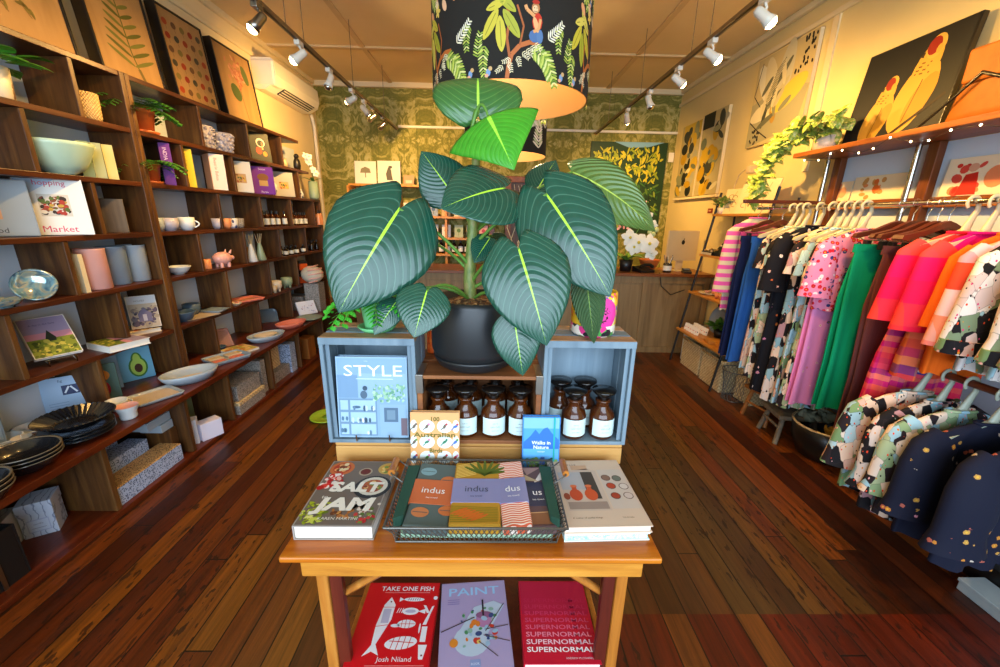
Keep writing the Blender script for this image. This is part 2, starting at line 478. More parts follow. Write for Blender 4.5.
# ------------------------------------------------------------------ makers of small goods
def book(label, loc, rot, w, h, t, cover, art=None, group=None, spine=None, pages='pages', name='book', cat='book', back=None, spine_col=None):
    r = empty(name, label, cat, loc, rot, group)
    b = MB(); e = min(.003, t * .2)
    b.box(-w / 2, w / 2, 0, h, 0, e, back or cover); b.box(-w / 2, w / 2, 0, h, t - e, t, cover)
    b.box(-w / 2, -w / 2 + e, 0, h, e, t - e, spine_col or cover)
    M = T(-w / 2, 0, t + .0006)
    if art: art(b, M, w, h)
    if spine: spine(b, T(-w / 2 - .0006, 0, 0) @ RY(-90), t, h)
    b.build('cover', r)
    b = MB(); b.box(-w / 2 + e, w / 2 - .004, .004, h - .004, e, t - e, pages); b.build('page_block', r)
    return r
WALLR, CAMF = (90, 0, 90), (90, 0, 0)

def bowl_prof(r, h, foot, t=.006, curve=.5):
    out = [(0, 0), (foot, 0), (foot, .006)]
    for i in range(1, 9):
        k = i / 8; out.append((foot + (r - foot) * (k ** curve), .006 + (h - .006) * k))
    inn = [(max(0.002, q[0] - t), q[1] + (t if i < 10 else 0)) for i, q in enumerate(out[3:])]
    inn = inn[::-1]; inn[0] = (r - t, h)
    return out + inn + [(0, .006 + t)]
def vessel(name, label, cat, loc, prof, mt, rot=(0, 0, 0), group=None, n=28, sy=1.0, handle=None, build=True):
    """one turned pot, bowl, dish or cup; handle = (reach, z0, z1, radius, direction in degrees)"""
    b = MB(); b.lathe(prof, mt, None, n, sy)
    if handle:
        o = empty(name, label, cat, loc, rot, group); b.build('body', o)
        rch, z0, z1, r0, a = handle; hb = MB()
        pts = [(r0 - .004 + rch * sin(pi * i / 8), 0, z0 + (z1 - z0) * i / 8) for i in range(9)]
        hb.tube(pts, .005, mt, RZ(a)); hb.build('handle', o)
    else:
        o = b.build(name, None, loc, rot); tag(o, label, cat, group)
    return o
def carton(name, label, cat, loc, rot, w, d, h, mt, art=None, group=None, lid=None):
    """box standing at loc: w along x, d along y, h up; art draws on the -y face"""
    r = empty(name, label, cat, loc, rot, group)
    b = MB(); hh = h * (.72 if lid else 1)
    b.box(-w / 2, w / 2, -d / 2, d / 2, 0, hh, mt)
    if art: art(b, T(-w / 2, -d / 2 - .0008, 0) @ RX(90), w, hh)
    b.build('body', r, bevel=.002)
    if lid:
        b = MB(); b.box(-w / 2 - .002, w / 2 + .002, -d / 2 - .002, d / 2 + .002, hh, h, lid); b.build('lid', r, bevel=.002)
    return r
def bottle(label, loc, group=None, r=.018, h=.12, glass='amber_glass', cap='black_plastic', lab='label_paper', name='bottle'):
    o = empty(name, label, 'bottle', loc, (0, 0, 0), group)
    b = MB(); b.lathe([(0, 0), (r * .95, 0), (r, .004), (r, h * .62), (r * .8, h * .7), (r * .4, h * .76), (r * .4, h * .82), (0, h * .82)], glass, n=14); b.build('body', o)
    b = MB(); b.cyl(r * .46, h * .8, h, cap, n=10); b.build('cap', o)
    b = MB(); b.lathe([(r + .0006, h * .14), (r + .0006, h * .52)], lab, n=14); b.build('label', o)
    return o
mat('label_paper', 'e4e6dc', .7)
def glass_like(name, col, rough=.08):
    a = NT(name, rough, 0, .5, .3); a.col(col); a.p.inputs['Transmission Weight'].default_value = .25; a.p.inputs['IOR'].default_value = 1.45; return a.m
glass_like('amber_glass', '52260a')
glass_like('dark_bottle_glass', '1a0f0a')
def glaze(name, c, c2, rough=.25, speck=0.0):
    a = NT(name, rough, 0, .5, .2)
    base = a.mix(a.noise(a.obj(), 14, 3), c, c2)
    if speck: base = a.mix(a.math('MULTIPLY', a.math('GREATER_THAN', a.noise(a.obj(), 160, 1), .66), speck), base, '5a4a3a')
    a.col(base); return a.m
for nm, c1, c2 in [('celadon_glaze', 'b9d4bc', 'aecbb2'), ('white_glaze', 'dfe3e2', 'd2d8da'), ('pink_glaze', 'e8b0a4', 'dfa398'), ('bluegrey_glaze', '8799a8', '7b8d9d'),
                   ('paleblue_glaze', 'a4b2bc', '98a6b2'), ('oat_glaze', 'cdb89a', 'bfa888'), ('grey_glaze', '9fa6a8', '8f979a'), ('peach_glaze', 'e39a6c', 'd88c5e'),
                   ('terracotta', 'c8662c', 'b85a24'), ('salmon_glaze', 'e0806a', 'd67460'), ('mauve_glaze', '9d7068', '8f645d'), ('denim_glaze', '4e667c', '445b70'),
                   ('sage_glaze', '9aae90', '8da284'), ('black_glaze', '1c1d20', '15161a'), ('cream_glaze', 'e2d4bc', 'd8c8ae'), ('lilac_grey_glaze', 'b5aeb6', 'a8a1aa')]:
    glaze(nm, c1, c2, .22 if nm == 'black_glaze' else .4, .25 if 'oat' in nm or 'cream' in nm else 0)
def terrazzo(name, base, cols, sc=60):
    a = NT(name, .6)
    d = a.vor(a.obj(), sc); c = a.vor(a.obj(), sc, 'Color'); v = a.sep(c)[0]
    n = len(cols)
    k = a.ramp(v, [(i / n, q) for i, q in enumerate(cols)], 'CONSTANT')
    a.col(a.mix(a.math('LESS_THAN', d, .42), base, k)); return a.m
terrazzo('blue_speckled_paper', 'aabbd8', ['24345a', '4a5f8a', '8a9cc0', '34466e'], 120)
terrazzo('tan_speckled_paper', 'cfa56a', ['5a3a1c', '8a5a2a', '3a2a1a', 'b07a3c'], 130)
terrazzo('grey_speckled_paper', '9a938c', ['4a4644', '6e6862', '3a3634', 'b8b0a8'], 130)
terrazzo('blue_china', 'dcdfe6', ['3a4a80', 'dcdfe6', '5468a0', 'dcdfe6'], 34)
def marble(name, c, vein):
    a = NT(name, .4)
    w = a.n('TexWave'); a.set(w.inputs['Vector'], a.obj()); w.inputs['Scale'].default_value = 12; w.inputs['Distortion'].default_value = 9; w.inputs['Detail'].default_value = 4
    a.col(a.ramp(w.outputs['Fac'], [(0, vein), (.12, c), (1, c)])); return a.m
marble('blue_marble_paper', 'c3cfe4', '7e8cab'); marble('grey_marble_paper', 'b4b2ae', '7c7a78'); marble('white_marble', 'dde0e4', '8a93a4')
def woven(name, c1, c2, sc=60):
    a = NT(name, .75)
    x, y, z = a.sep(a.obj())
    t = a.math('MULTIPLY', a.math('SINE', a.math('MULTIPLY', a.math('ADD', x, y), sc * 3.0)), a.math('SINE', a.math('MULTIPLY', z, sc * 3.0)))
    n = a.noise(a.obj(), 50, 3)
    a.col(a.mix(a.math('ADD', a.math('MULTIPLY', t, .35), n), c1, c2)); a.bump(t, .5, .006); return a.m
woven('seagrass_weave', 'a08050', 'ead4a4'); woven('cream_weave', '9a7444', 'e2c690', 120)

# ------------------------------------------------------------------ leaves for the small plants
def leaf_mat(name, dark, light, mid, veins=9.0, rough=.35, slope=.9, var=None, midw=.035, vein=None, vk=.42, bump=.55):
    """blade with a midrib and curved side veins; u runs across (-1..1), v from base to tip"""
    a = NT(name, rough, 0, .5)
    u, v, w_ = a.sep(a.uv())
    s = a.math('ABSOLUTE', u)
    t = a.math('MULTIPLY', a.math('SUBTRACT', v, a.math('MULTIPLY', a.math('POWER', s, 1.25), slope * .38)), veins)
    f = a.math('PINGPONG', t, .5)
    line = a.ramp(f, [(0, 'ffffff'), (.05, '8a8a8a'), (.12, '000000')])
    base = a.mix(a.noise(a.uv(), 3, 3), dark, light)
    if var: base = a.mix(a.ramp(a.noise(a.mapping(a.obj(), (40, 40, 40)), 1.2, 2), [(.5, '000000'), (.62, 'ffffff')]), base, var)
    nd = a.n('RGBToBW'); a.set(nd.inputs[0], line)
    base = a.mix(a.math('MULTIPLY', nd.outputs[0], vk), base, vein or mid)
    base = a.mix(a.math('LESS_THAN', s, a.math('MULTIPLY', a.math('SUBTRACT', 1.15, v), midw)), base, mid)
    a.col(base)
    a.bump(f, bump, .012)
    return a.m
leaf_mat('pothos_leaf', '2f6a1c', '4f9a2c', '6fb840', 3)
leaf_mat('variegated_leaf', '6f8f2c', '9fb84a', 'c8cf70', 3, var='d9d27a')
leaf_mat('fern_leaf', '2c6a1e', '4a8f2a', '5aa034', 4)
leaf_mat('bright_fern_leaf', '2fae2a', '52d23a', '7aea50', 4)
leaf_mat('blade_leaf', '5c8f30', '84b046', 'a8cc60', 2)
mat('stem_green', '6a9a34', .5); mat('soil', '3a2416', .9)

def leaf_geo(b, P, d, nrm, L, Wd, mt, droop=30, cup=.25, cord=.0, table=None, nt=8, ns=3, ripple=0.0):
    """adds one blade to b: base P, growing along d with its face towards nrm, bending down by droop degrees"""
    P, d, nrm = Vector(P), Vector(d).normalized(), Vector(nrm)
    lat = d.cross(nrm).normalized(); nrm = lat.cross(d).normalized()
    tb = table or [(0, .25), (.15, .8), (.35, 1), (.6, .78), (.8, .42), (1, .0)]
    def wd(t):
        for (t0, a0), (t1, a1) in zip(tb, tb[1:]):
            if t <= t1: return a0 + (a1 - a0) * (t - t0) / (t1 - t0)
        return 0
    rows = []; p = P.copy(); step = L / nt; base = len(b.v)
    vs = []; uvs = []
    for i in range(nt + 1):
        t = i / nt
        ang = radians(droop) * t
        dd = d * cos(ang) - nrm * sin(ang); nn = nrm * cos(ang) + d * sin(ang)
        if i: p = p + dd * step
        hw = wd(t) * Wd / 2
        for j in range(-ns, ns + 1):
            s = j / ns
            q = p + lat * (hw * s) - nn * (cup * hw * s * s * (1 - .3 * t)) 
            if cord:
                g = sin(pi * min(1.0, abs(s) ** .85 * .78))
                q = q - dd * (cord * L * g * (1 - t) ** 3.2)
            if ripple: q = q + nn * (ripple * sin(2 * pi * 9 * (t - .34 * abs(s))) * abs(s) ** .7 * (1 - t * .5))
            vs.append(q); uvs.append((s, t))
    n = 2 * ns + 1
    fs = [(i * n + j, i * n + j + 1, (i + 1) * n + j + 1, (i + 1) * n + j) for i in range(nt) for j in range(2 * ns)]
    k = b.add(vs, fs, mt, None, True)
    for i, uv in enumerate(uvs): b.uv[k + i] = uv
    return p

def rosette(label, loc, parent_pot, n, L, W, mt, spread=60, name='potted_fern', cat='potted plant', rise=.6, fern=True, soil_z=.1, soil_r=.04, seed=1):
    """a pot (built by parent_pot on the empty) with arching fronds"""
    rnd = random.Random(seed)
    o = empty(name, label, cat, loc)
    parent_pot(o)
    b = MB(); b.cyl(soil_r, soil_z - .012, soil_z, 'soil', n=16); b.build('soil', o)
    b = MB()
    for i in range(n):
        a = 2 * pi * i / n + rnd.uniform(-.3, .3); e = rnd.uniform(rise * .5, rise * 1.6)
        d = Vector((cos(a), sin(a), e)).normalized(); up = Vector((-cos(a) * e, -sin(a) * e, 1))
        l = L * rnd.uniform(.7, 1.1)
        if not fern:
            p0 = Vector((0, 0, soil_z)); p1 = p0 + d * l * .5
            b.tube([p0, p0 + Vector((0, 0, l * .2)) + d * l * .2, p1], .002, 'stem_green', n=5)
            leaf_geo(b, p1, d, up, l * .6, W, mt, 50, .2, .12)
        else:
            p = Vector((0, 0, soil_z)); pts = [p.copy()]; dr = d.copy()
            for q in range(9):
                dr = (dr + Vector((0, 0, -.16))).normalized(); p = p + dr * l / 9; pts.append(p.copy())
                lat = dr.cross(Vector((0, 0, 1))).normalized()
                for sgn in (-1, 1):
                    leaf_geo(b, p, lat * sgn + dr * .45, Vector((0, 0, 1)), W * (1.1 - q * .09), W * .34, mt, 25, .1, nt=3, ns=1)
            b.tube(pts, .0012, 'stem_green', n=4)
    b.build('foliage', o)
    return o
def clay_pot(o, r=.055, h=.1, mt='terracotta', saucer=True):
    b = MB(); b.lathe([(0, 0), (r * .78, 0), (r * .97, h * .78), (r * 1.04, h * .78), (r * 1.06, h), (r * .98, h), (r * .94, h * .8), (0, h * .78)], mt); b.build('pot', o)
    if saucer:
        b = MB(); b.lathe([(0, -.002), (r * .95, -.002), (r * 1.12, .014), (r * 1.06, .014), (r * .9, .004), (0, .004)], mt); b.build('saucer', o)
a = NT('iridescent_glass', .1, .3, .5, .6)
a.col(a.ramp(a.noise(a.obj(), 16, 3, .5, 1.0), [(.3, '3a5a74'), (.45, '7aa0a8'), (.55, 'b8b090'), (.65, '54788a'), (.8, 'c8ccc4')]))
# ------------------------------------------------------------------ art for covers and cards
def bw(b, M, w, h, bgc): b.rect(.004, .004, w - .004, h - .004, bgc, 0, M)
def blobs(b, M, x0, y0, x1, y1, cols, n, r0, r1, seed, z=.0006, stretch=1.0):
    rnd = random.Random(seed)
    for i in range(n):
        r = rnd.uniform(r0, r1)
        b.ell(rnd.uniform(x0, x1), rnd.uniform(y0, y1), r, r * rnd.uniform(.5, 1) * stretch, rnd.choice(cols), z + i * .00002, M, 9, rnd.uniform(0, 180))
def art_market(b, M, w, h):
    b.poly([(.004, .0), (w, 0), (w, h), (w * .62, h), (.004, h * .62)], 'f0f0ea', .0002, M)
    b.poly([(.004, h * .62), (w * .62, h), (.004, h)], 'b9cfe6', .0003, M)
    b.rect(w * .28, h * .33, w * .74, h * .72, 'd8d2c4', .0004, M)
    blobs(b, M, w * .32, h * .37, w * .7, h * .68, ['3c2a22', '8a4a2a', '5a7030', 'c8a040', 'b03a2a', 'e8e0d0'], 60, w * .02, w * .06, 3)
    b.text('Market', w * .5, h * .05, h * .16, 'd8486a', .0006, M, 'CENTER'); b.text('hopping', w * .5, h * .88, h * .13, 'd8486a', .0006, M, 'CENTER')
def art_food(b, M, w, h):
    bw(b, M, w, h, '9aa4aa'); b.poly([(.0, h * .3), (w * .5, h * .3), (w * .5, h * .72), (0, h * .8)], 'c89a72', .0003, M)
    b.text('Food', w * .2, h * .06, h * .13, '3a4048', .0004, M)
def art_field(b, M, w, h):
    bw(b, M, w, h, '9c8fae'); b.rect(.004, h * .42, w - .004, h * .6, 'd08fa0', .0003, M); b.rect(.004, .004, w - .004, h * .45, '7c8a2e', .0004, M)
    b.poly([(w * .4, h * .45), (w * .5, h * .66), (w * .62, h * .46), (w * .6, h * .38), (w * .42, h * .38)], '2e3428', .0006, M)
    blobs(b, M, .01, .01, w - .01, h * .4, ['a8ac3c', '5c6c24', 'c0b850', '4a5a20'], 60, .004, .012, 5, .0007)
    b.text('A day in the field', w * .2, h * .8, h * .06, '5c5470', .0005, M)
def art_cottage(b, M, w, h):
    bw(b, M, w, h, 'b9a890'); b.rect(.004, h * .75, w - .004, h - .004, 'c4c8cc', .0003, M)
    blobs(b, M, .02, h * .1, w - .01, h * .66, ['5a4a5c', '3e3a44', '8a7a70', 'a09078', '6a6470'], 60, .006, .02, 6)
    b.poly([(w * .3, h * .2), (w * .3, h * .45), (w * .5, h * .6), (w * .75, h * .45), (w * .75, h * .2)], '6e6684', .003, M)
    b.rect(w * .45, h * .22, w * .58, h * .42, 'b8b4c0', .0033, M)
    b.text('HOUSES', w * .25, h * .82, h * .07, '6a6458', .0005, M)
def art_avocado(b, M, w, h):
    bw(b, M, w, h, '6fb3d6'); b.ell(w * .68, h * .4, w * .2, h * .32, '3f7a34', .0004, M, 20); b.ell(w * .68, h * .62, w * .12, h * .24, '3f7a34', .0005, M, 20)
    b.ell(w * .68, h * .4, w * .16, h * .27, 'a8cc5c', .0007, M, 20); b.ell(w * .68, h * .62, w * .08, h * .2, 'a8cc5c', .0008, M, 20); b.ell(w * .68, h * .36, w * .085, h * .14, '4a2e20', .001, M, 18)
def art_radish(b, M, w, h):
    bw(b, M, w, h, '5a7c74'); b.ell(w * .45, h * .68, w * .32, h * .17, 'e89a3c', .0004, M, 20); b.ell(w * .4, h * .7, w * .22, h * .11, 'f0b458', .0006, M, 20)
    b.ell(w * .55, h * .3, w * .16, h * .2, 'b02a38', .0004, M, 18); b.ell(w * .4, h * .2, w * .14, h * .13, 'c03a44', .0005, M, 18); b.line([(w * .55, h * .45), (w * .62, h * .56)], w * .06, '8a2430', .0005, M)
def art_card(b, M, w, h):
    bw(b, M, w, h, 'a9c8ea'); b.rect(w * .5, h * .5, w * .92, h * .76, '2c3a66', .0003, M)
    b.line([(w * .56, h * .55), (w * .68, h * .72)], w * .05, 'dce6f4', .0005, M); b.line([(w * .72, h * .72), (w * .86, h * .54)], w * .05, 'dce6f4', .0005, M); b.text('fig', w * .5, h * .86, h * .1, '55688c', .0005, M, 'CENTER')
    for i in range(3): b.line([(w * .12, h * (.16 + i * .07)), (w * .6, h * (.16 + i * .07))], h * .012, '7c9ac4', .0004, M)
def art_plain(c, txt=None, tc='40382e'):
    def f(b, M, w, h):
        bw(b, M, w, h, c); b.rect(w * .28, h * .3, w * .74, h * .6, 'c8a070', .0003, M); blobs(b, M, w * .34, h * .34, w * .7, h * .56, ['8a5a34', 'd8b040', '5c6a34', 'a8583a'], 18, w * .03, w * .07, 8, .0005)
        if txt: b.text(txt, w * .5, h * .72, h * .1, tc, .0004, M, 'CENTER')
    return f
def sp_text(txt, c, k=.5):
    def f(b, M, t, h):
        vs, fs = text_geo(txt, t * k, 'LEFT')
        b.add([(t * .3 + q[1], h * .9 - q[0], 0) for q in vs], [f_[::-1] for f_ in fs], c, M)
    return f

# ------------------------------------------------------------------ near bookcase: what stands in each pigeonhole
A_, B_, C_, D_, E_, L_, P_ = (LV[k] for k in 'ABCDELb')
def pot_marbled(o):
    b = MB(); b.lathe([(0, 0), (.06, 0), (.068, .004), (.072, .13), (.066, .13), (.06, .12), (0, .118)], 'brown_marble_glaze'); b.build('pot', o)
marble('brown_marble_glaze', 'e8dcc0', '7a5228')
rosette('green trailing plant in a brown-marbled cream pot, top left pigeonhole', (-2.2, 2.0, A_), pot_marbled, 12, .26, .1, 'pothos_leaf', name='potted_plant', fern=False, soil_z=.122, soil_r=.06, rise=.5, seed=4)
vessel('woven_planter', 'small round cream woven planter alone in the top row', 'planter', (-2.22, 2.44, A_), [(0, 0), (.058, 0), (.068, .02), (.07, .14), (.063, .14), (.06, .02), (0, .015)], 'cream_weave')
vessel('serving_bowl', 'large celadon green bowl in front of pale books', 'bowl', (-2.2, 2.21, B_), bowl_prof(.15, .155, .05, .006, .5), 'celadon_glaze')
for i, (yy, c) in enumerate([(2.38, 'a8bc8c'), (2.38, 'c8cc98'), (2.38, 'e8d88e')]):
    book(['pale sage green book spine right behind the large celadon bowl', 'pale lime book spine between two pastel books beside the celadon bowl', 'cream yellow book spine rightmost of the three pastel books'][i], (-2.25 + i * .01, yy + .06 * i - .0, B_), (90, 0, 132), .12, .185, .045, c, group='pastel books beside the celadon bowl')
book('grey cookbook with a food photo at the left edge below the celadon bowl', (-2.24, 1.93, C_), (82, 0, 50), .2, .25, .03, '8e989e', art_food)
book('white and pale blue recipe book with MARKET lettering standing face out', (-2.19, 2.12, C_), (82, 0, 48), .235, .27, .03, 'e8ecec', art_market)
carton('keepsake_box', 'plain grey-brown box standing beside the white recipe book', 'box', (-2.24, 2.47, C_), (0, 0, 40), .13, .06, .19, 'driftwood')
# row D
gl = vessel('glass_bowl', 'iridescent blue glass bowl tipped on its side', 'bowl', (-2.2, 1.94, D_ + .062), bowl_prof(.078, .04, .04, .005), 'iridescent_glass', (68, 0, 45))
vessel('glass_dish', 'low blue glass dish lying in front of the tipped bowl', 'dish', (-2.17, 1.76, D_), bowl_prof(.075, .035, .04, .005), 'iridescent_glass')
book('slim cream book standing spine out beside the pink vase', (-2.22, 2.12, D_), (90, 0, 180), .15, .2, .024, 'e8dcb8')
def tall_vase(label, y, mt, x=-2.23):
    return vessel('cylinder_vase', label, 'vase', (x, y, D_), [(0, 0), (.06, 0), (.066, .005), (.066, .215), (.068, .22), (.062, .22), (.06, .02), (0, .015)], mt, group='pastel cylinder vases')
tall_vase('pink cylinder vase, left of two blue ones', 2.24, 'pink_glaze', -2.2)
tall_vase('dusty blue-grey cylinder vase between the pink and pale ones', 2.4, 'bluegrey_glaze')
tall_vase('pale blue cylinder vase nearest the tall double post', 2.54, 'paleblue_glaze')
# row E
book('field landscape book propped up on its display stand', (-2.2, 1.95, E_ + .03), (52, 0, 62), .175, .225, .022, 'e8e6e0', art_field)
b = MB(); b.tube([(-.05, .0, .02), (-.05, -.04, .0), (-.05, -.045, .03)], .003, 'chrome', n=6); b.tube([(.05, .0, .02), (.05, -.04, .0), (.05, -.045, .03)], .003, 'chrome', n=6); b.tube([(-.05, .0, .02), (.05, .0, .02)], .003, 'chrome', n=6); b.tube([(0, 0, .02), (0, .1, .0)], .003, 'chrome', n=6)
for i in range(1):
    tag(b.build('book_stand', None, (-2.2, 1.95, E_ + .003), (0, 0, 62)), 'thin wire stand holding up the field landscape book', 'book stand')
book('field landscape book lying flat, copy of the propped one', (-2.18, 2.13, E_), (0, 0, -20), .2, .2, .036, 'e8e6e0', art_field)
book('upright cottage garden book on a patterned flat book', (-2.22, 2.51, E_ + .03), (78, 0, 45), .145, .205, .02, 'd8cfc0', art_cottage)
def art_pat(b, M, w, h):
    bw(b, M, w, h, 'ead9b8'); blobs(b, M, .01, .01, w - .01, h - .01, ['c88a4a', 'b05a3a', 'e8c070', '8a6a4a'], 60, .006, .016, 9)
book('orange and cream patterned book lying flat under the cottage garden book', (-2.2, 2.47, E_), (0, 0, 60), .17, .21, .025, 'e0d4bc', art_pat)
# row L, standing cards at the back
carton('greeting_card', 'pale blue card with a small dark emblem standing on the ledge', 'card', (-2.3, 2.0, L_), (-8, 0, 40), .155, .012, .2, 'a9c8ea', lambda b, M, w, h: art_card(b, M, w, h))
carton('greeting_card', 'green card with an orange half fruit and red radishes', 'card', (-2.25, 2.17, L_), (-4, 0, 42), .14, .01, .21, '5a7c74', art_radish)
carton('gift_card_box', 'plain light blue card standing behind the radish card', 'card', (-2.34, 2.28, L_), (-3, 0, 60), .15, .012, .21, '8ab4d8')
carton('greeting_card', 'sky blue card with a halved avocado', 'card', (-2.33, 2.44, L_), (-5, 0, 55), .24, .012, .21, '6fb3d6', art_avocado)
carton('picture_card', 'small grey card at the left edge behind the cups', 'card', (-2.26, 1.6, L_), (-10, 0, 45), .14, .01, .17, '8f9aa0', lambda b, M, w, h: b.rect(.008, .05, w - .008, h - .01, 'b4c2c8', .0002, M))

# ------------------------------------------------------------------ ledge: tableware
def plate_stack(label, loc, r, n, h1, name, group, prof=None, top=None):
    for i in range(n):
        z = loc[2] + i * h1
        pr = prof or bowl_prof(r, .062, r * .45, .005, .5)
        lab = label[i] if isinstance(label, (list, tuple)) else label
        vessel(name, lab, 'plate' if 'plate' in name else 'bowl', (loc[0], loc[1], z), pr, 'black_rim_glaze', group=group, n=36)
a = NT('black_rim_glaze', .22, 0, .5, .3)
ox, oy_, oz = a.sep(a.obj())
a.col(a.mix(a.math('MULTIPLY', a.math('GREATER_THAN', oz, .059), .5), '17181b', '8a7c64'))
NL = ['lowest', 'middle', 'topmost']
plate_stack(['%s black bowl of the stack in front of the small tealights' % q for q in NL], (-1.96, 1.5, L_), .115, 3, .016, 'ceramic_bowl', 'black bowl stack before the tealights')
plate_stack(['%s black bowl of the small stack at the ledge edge, far left' % q for q in NL], (-1.9, 1.28, L_), .1, 3, .018, 'ceramic_bowl', 'small black bowl stack at the far left')
plate_stack(['%s black bowl of the stack behind the two front stacks' % q for q in NL], (-2.13, 1.4, L_), .09, 3, .018, 'ceramic_bowl', 'black bowl stack at the back left')
plate_stack(['lowest plain black plate under the ribbed platter', 'middle plain black plate under the ribbed platter', 'upper plain black plate directly under the ribbed platter'], (-2.0, 1.76, L_), .125, 3, .017, 'dinner_plate', 'plain black plates under the ribbed platter', [(0, 0), (.08, 0), (.1, .008), (.135, .028), (.131, .03), (.095, .013), (0, .009)])
# ribbed platter
b = MB(); n = 72; pr = [(.0, .012), (.075, .014), (.082, .02), (.142, .052), (.148, .05), (.09, .008), (.0, .0)]
vs = []; fs = []
for k, (r, z) in enumerate(pr):
    for i in range(n):
        rr = r + (0 if k not in (2, 3) else 0); zz = z + (.004 * (1 if i % 2 else -1) if k in (2, 3) else 0)
        vs.append((max(rr, .0005) * cos(2 * pi * i / n), max(rr, .0005) * sin(2 * pi * i / n), zz))
for k in range(len(pr) - 1):
    fs += [(k * n + i, k * n + (i + 1) % n, (k + 1) * n + (i + 1) % n, (k + 1) * n + i) for i in range(n)]
b.add(vs, fs, 'black_glaze'); tag(b.build('ribbed_platter', None, (-2.0, 1.76, L_ + .062)), 'black ribbed platter with wide fluted rim, on top of plain black plates', 'plate')
MUGP = [(0, 0), (.028, 0), (.038, .01), (.041, .07), (.037, .07), (.034, .012), (0, .008)]
CUPP = [(0, 0), (.024, 0), (.045, .03), (.052, .055), (.048, .055), (.04, .03), (0, .008)]
vessel('teacup', 'white teacup with a curled handle behind the ribbed platter', 'cup', (-2.17, 1.95, L_), CUPP, 'white_glaze', handle=(.026, .012, .048, .046, 50))
vessel('teacup', 'wide white cup behind the pink cup beside the platter', 'cup', (-2.07, 2.04, L_), CUPP, 'white_glaze', handle=(.026, .012, .048, .046, 60))
o = empty('ribbed_cup', 'pink-lined white cup with a turned rim at the ledge edge', 'cup', (-1.93, 1.95, L_))
b = MB(); b.lathe([(0, 0), (.034, 0), (.037, .01), (.038, .035), (.045, .05), (.05, .072)], 'white_glaze', None, 28); b.build('body', o)
b = MB(); b.lathe([(.05, .072), (.046, .071), (.034, .03), (.03, .012), (0, .01)], 'pink_glaze', None, 28); b.build('lining', o)
vessel('white_dish', 'shallow white dish behind the ribbed platter', 'dish', (-2.26, 1.8, L_), bowl_prof(.08, .03, .045, .005), 'white_glaze')
for i, (x, y, z) in enumerate([(-2.16, 1.62, 0), (-2.1, 1.66, 0), (-2.13, 1.64, .038), (-2.18, 1.69, 0)]):
    b = MB(); b.cyl(.03, 0, .028, 'cream_glaze', n=18, r1=.034); b.cyl(.0015, .028, .038, 'label_paper', n=5)
    tag(b.build('tealight', None, (x, y, L_ + z)), ['cream tealight nearest the black bowl stack', 'cream tealight beside the ribbed platter', 'cream tealight stacked on top of two others', 'cream tealight at the back of the cluster'][i], 'candle', 'cream tealights')
for i, (x, y) in enumerate([(-2.22, 1.5), (-2.14, 1.55), (-2.24, 1.66)]):
    vessel('white_bowl', ['white bowl at the far left behind the black bowls', 'white bowl between two others, beside the tealights', 'white bowl behind the tealights, below the pale blue card'][i], 'bowl', (x, y, L_), bowl_prof(.065, .05, .03, .005), 'white_glaze')
def tray(name, label, loc, rot, w, d, h, mt, inner, r=.03, cat='tray'):
    o = empty(name, label, cat, loc, rot); n = 6
    def rr(w, d, r):
        pts = []
        for cx, cy, a0 in ((w / 2 - r, d / 2 - r, 0), (-w / 2 + r, d / 2 - r, 90), (-w / 2 + r, -d / 2 + r, 180), (w / 2 - r, -d / 2 + r, 270)):
            pts += [(cx + r * cos(radians(a0 + 90 * i / n)), cy + r * sin(radians(a0 + 90 * i / n))) for i in range(n + 1)]
        return pts
    o0, o1, i1, i0 = rr(w - .02, d - .02, r), rr(w, d, r), rr(w - .01, d - .01, r - .003), rr(w - .03, d - .03, r)
    m = len(o0); vs = [(x, y, 0) for x, y in o0] + [(x, y, h) for x, y in o1] + [(x, y, h) for x, y in i1] + [(x, y, .005) for x, y in i0]
    b = MB(); fs = []
    for k in range(3): fs += [(k * m + i, k * m + (i + 1) % m, (k + 1) * m + (i + 1) % m, (k + 1) * m + i) for i in range(m)]
    b.add(vs, fs + [tuple(range(m))[::-1]], mt, None, True); b.build('rim', o)
    b = MB(); b.poly(i0, inner, .005); b.build('tray_base', o); return o
tray('timber_tray', 'flat oat-coloured tray lying in front of the avocado card', (-2.0, 2.2, L_), (0, 0, 62), .24, .2, .018, 'grey_glaze', 'oat_glaze', .015)
def oval_dish(label, x, y, r, h, outer, inner, sy=.62, rot=70, handles=False):
    o = empty('oval_dish', label, 'dish', (x, y, L_), (0, 0, rot))
    b = MB(); b.lathe([(0, 0), (r * .75, 0), (r * .93, h * .6), (r, h), (r * .95, h), (r * .86, h * .55), (r * .72, .008)], outer, None, 40, sy); b.build('wall', o)
    b = MB(); b.lathe([(r * .73, .0085), (0, .008)], inner, None, 40, sy); b.build('dish_base', o)
    return o
oval_dish('large grey oval dish with a tan glazed inside, on the ledge edge', -1.98, 2.47, .165, .06, 'paleblue_glaze', 'oat_glaze', .66, 58)
o = tray('divided_tray', 'grey divided tray holding tan and pink squares', (-1.99, 2.86, L_), (0, 0, 62), .27, .2, .028, 'bluegrey_glaze', 'grey_glaze', .02)
for x0, y0, w_, d_, c in [(-.075, -.045, .085, .07, 'salmon_glaze'), (.05, -.045, .09, .07, 'salmon_glaze'), (-.06, .05, .1, .07, 'oat_glaze'), (.06, .05, .09, .07, 'oat_glaze')]:
    b = MB(); b.box(x0 - w_ / 2, x0 + w_ / 2, y0 - d_ / 2, y0 + d_ / 2, .006, .02, c); b.build('compartment', o, bevel=.004)
def art_tile(b, M, w, h):
    bw(b, M, w, h, 'd8b46c'); blobs(b, M, .02, .02, w - .02, h - .02, ['c88a3c', 'a8a04c', 'e0c480', 'b86a3a'], 26, .012, .03, 12)
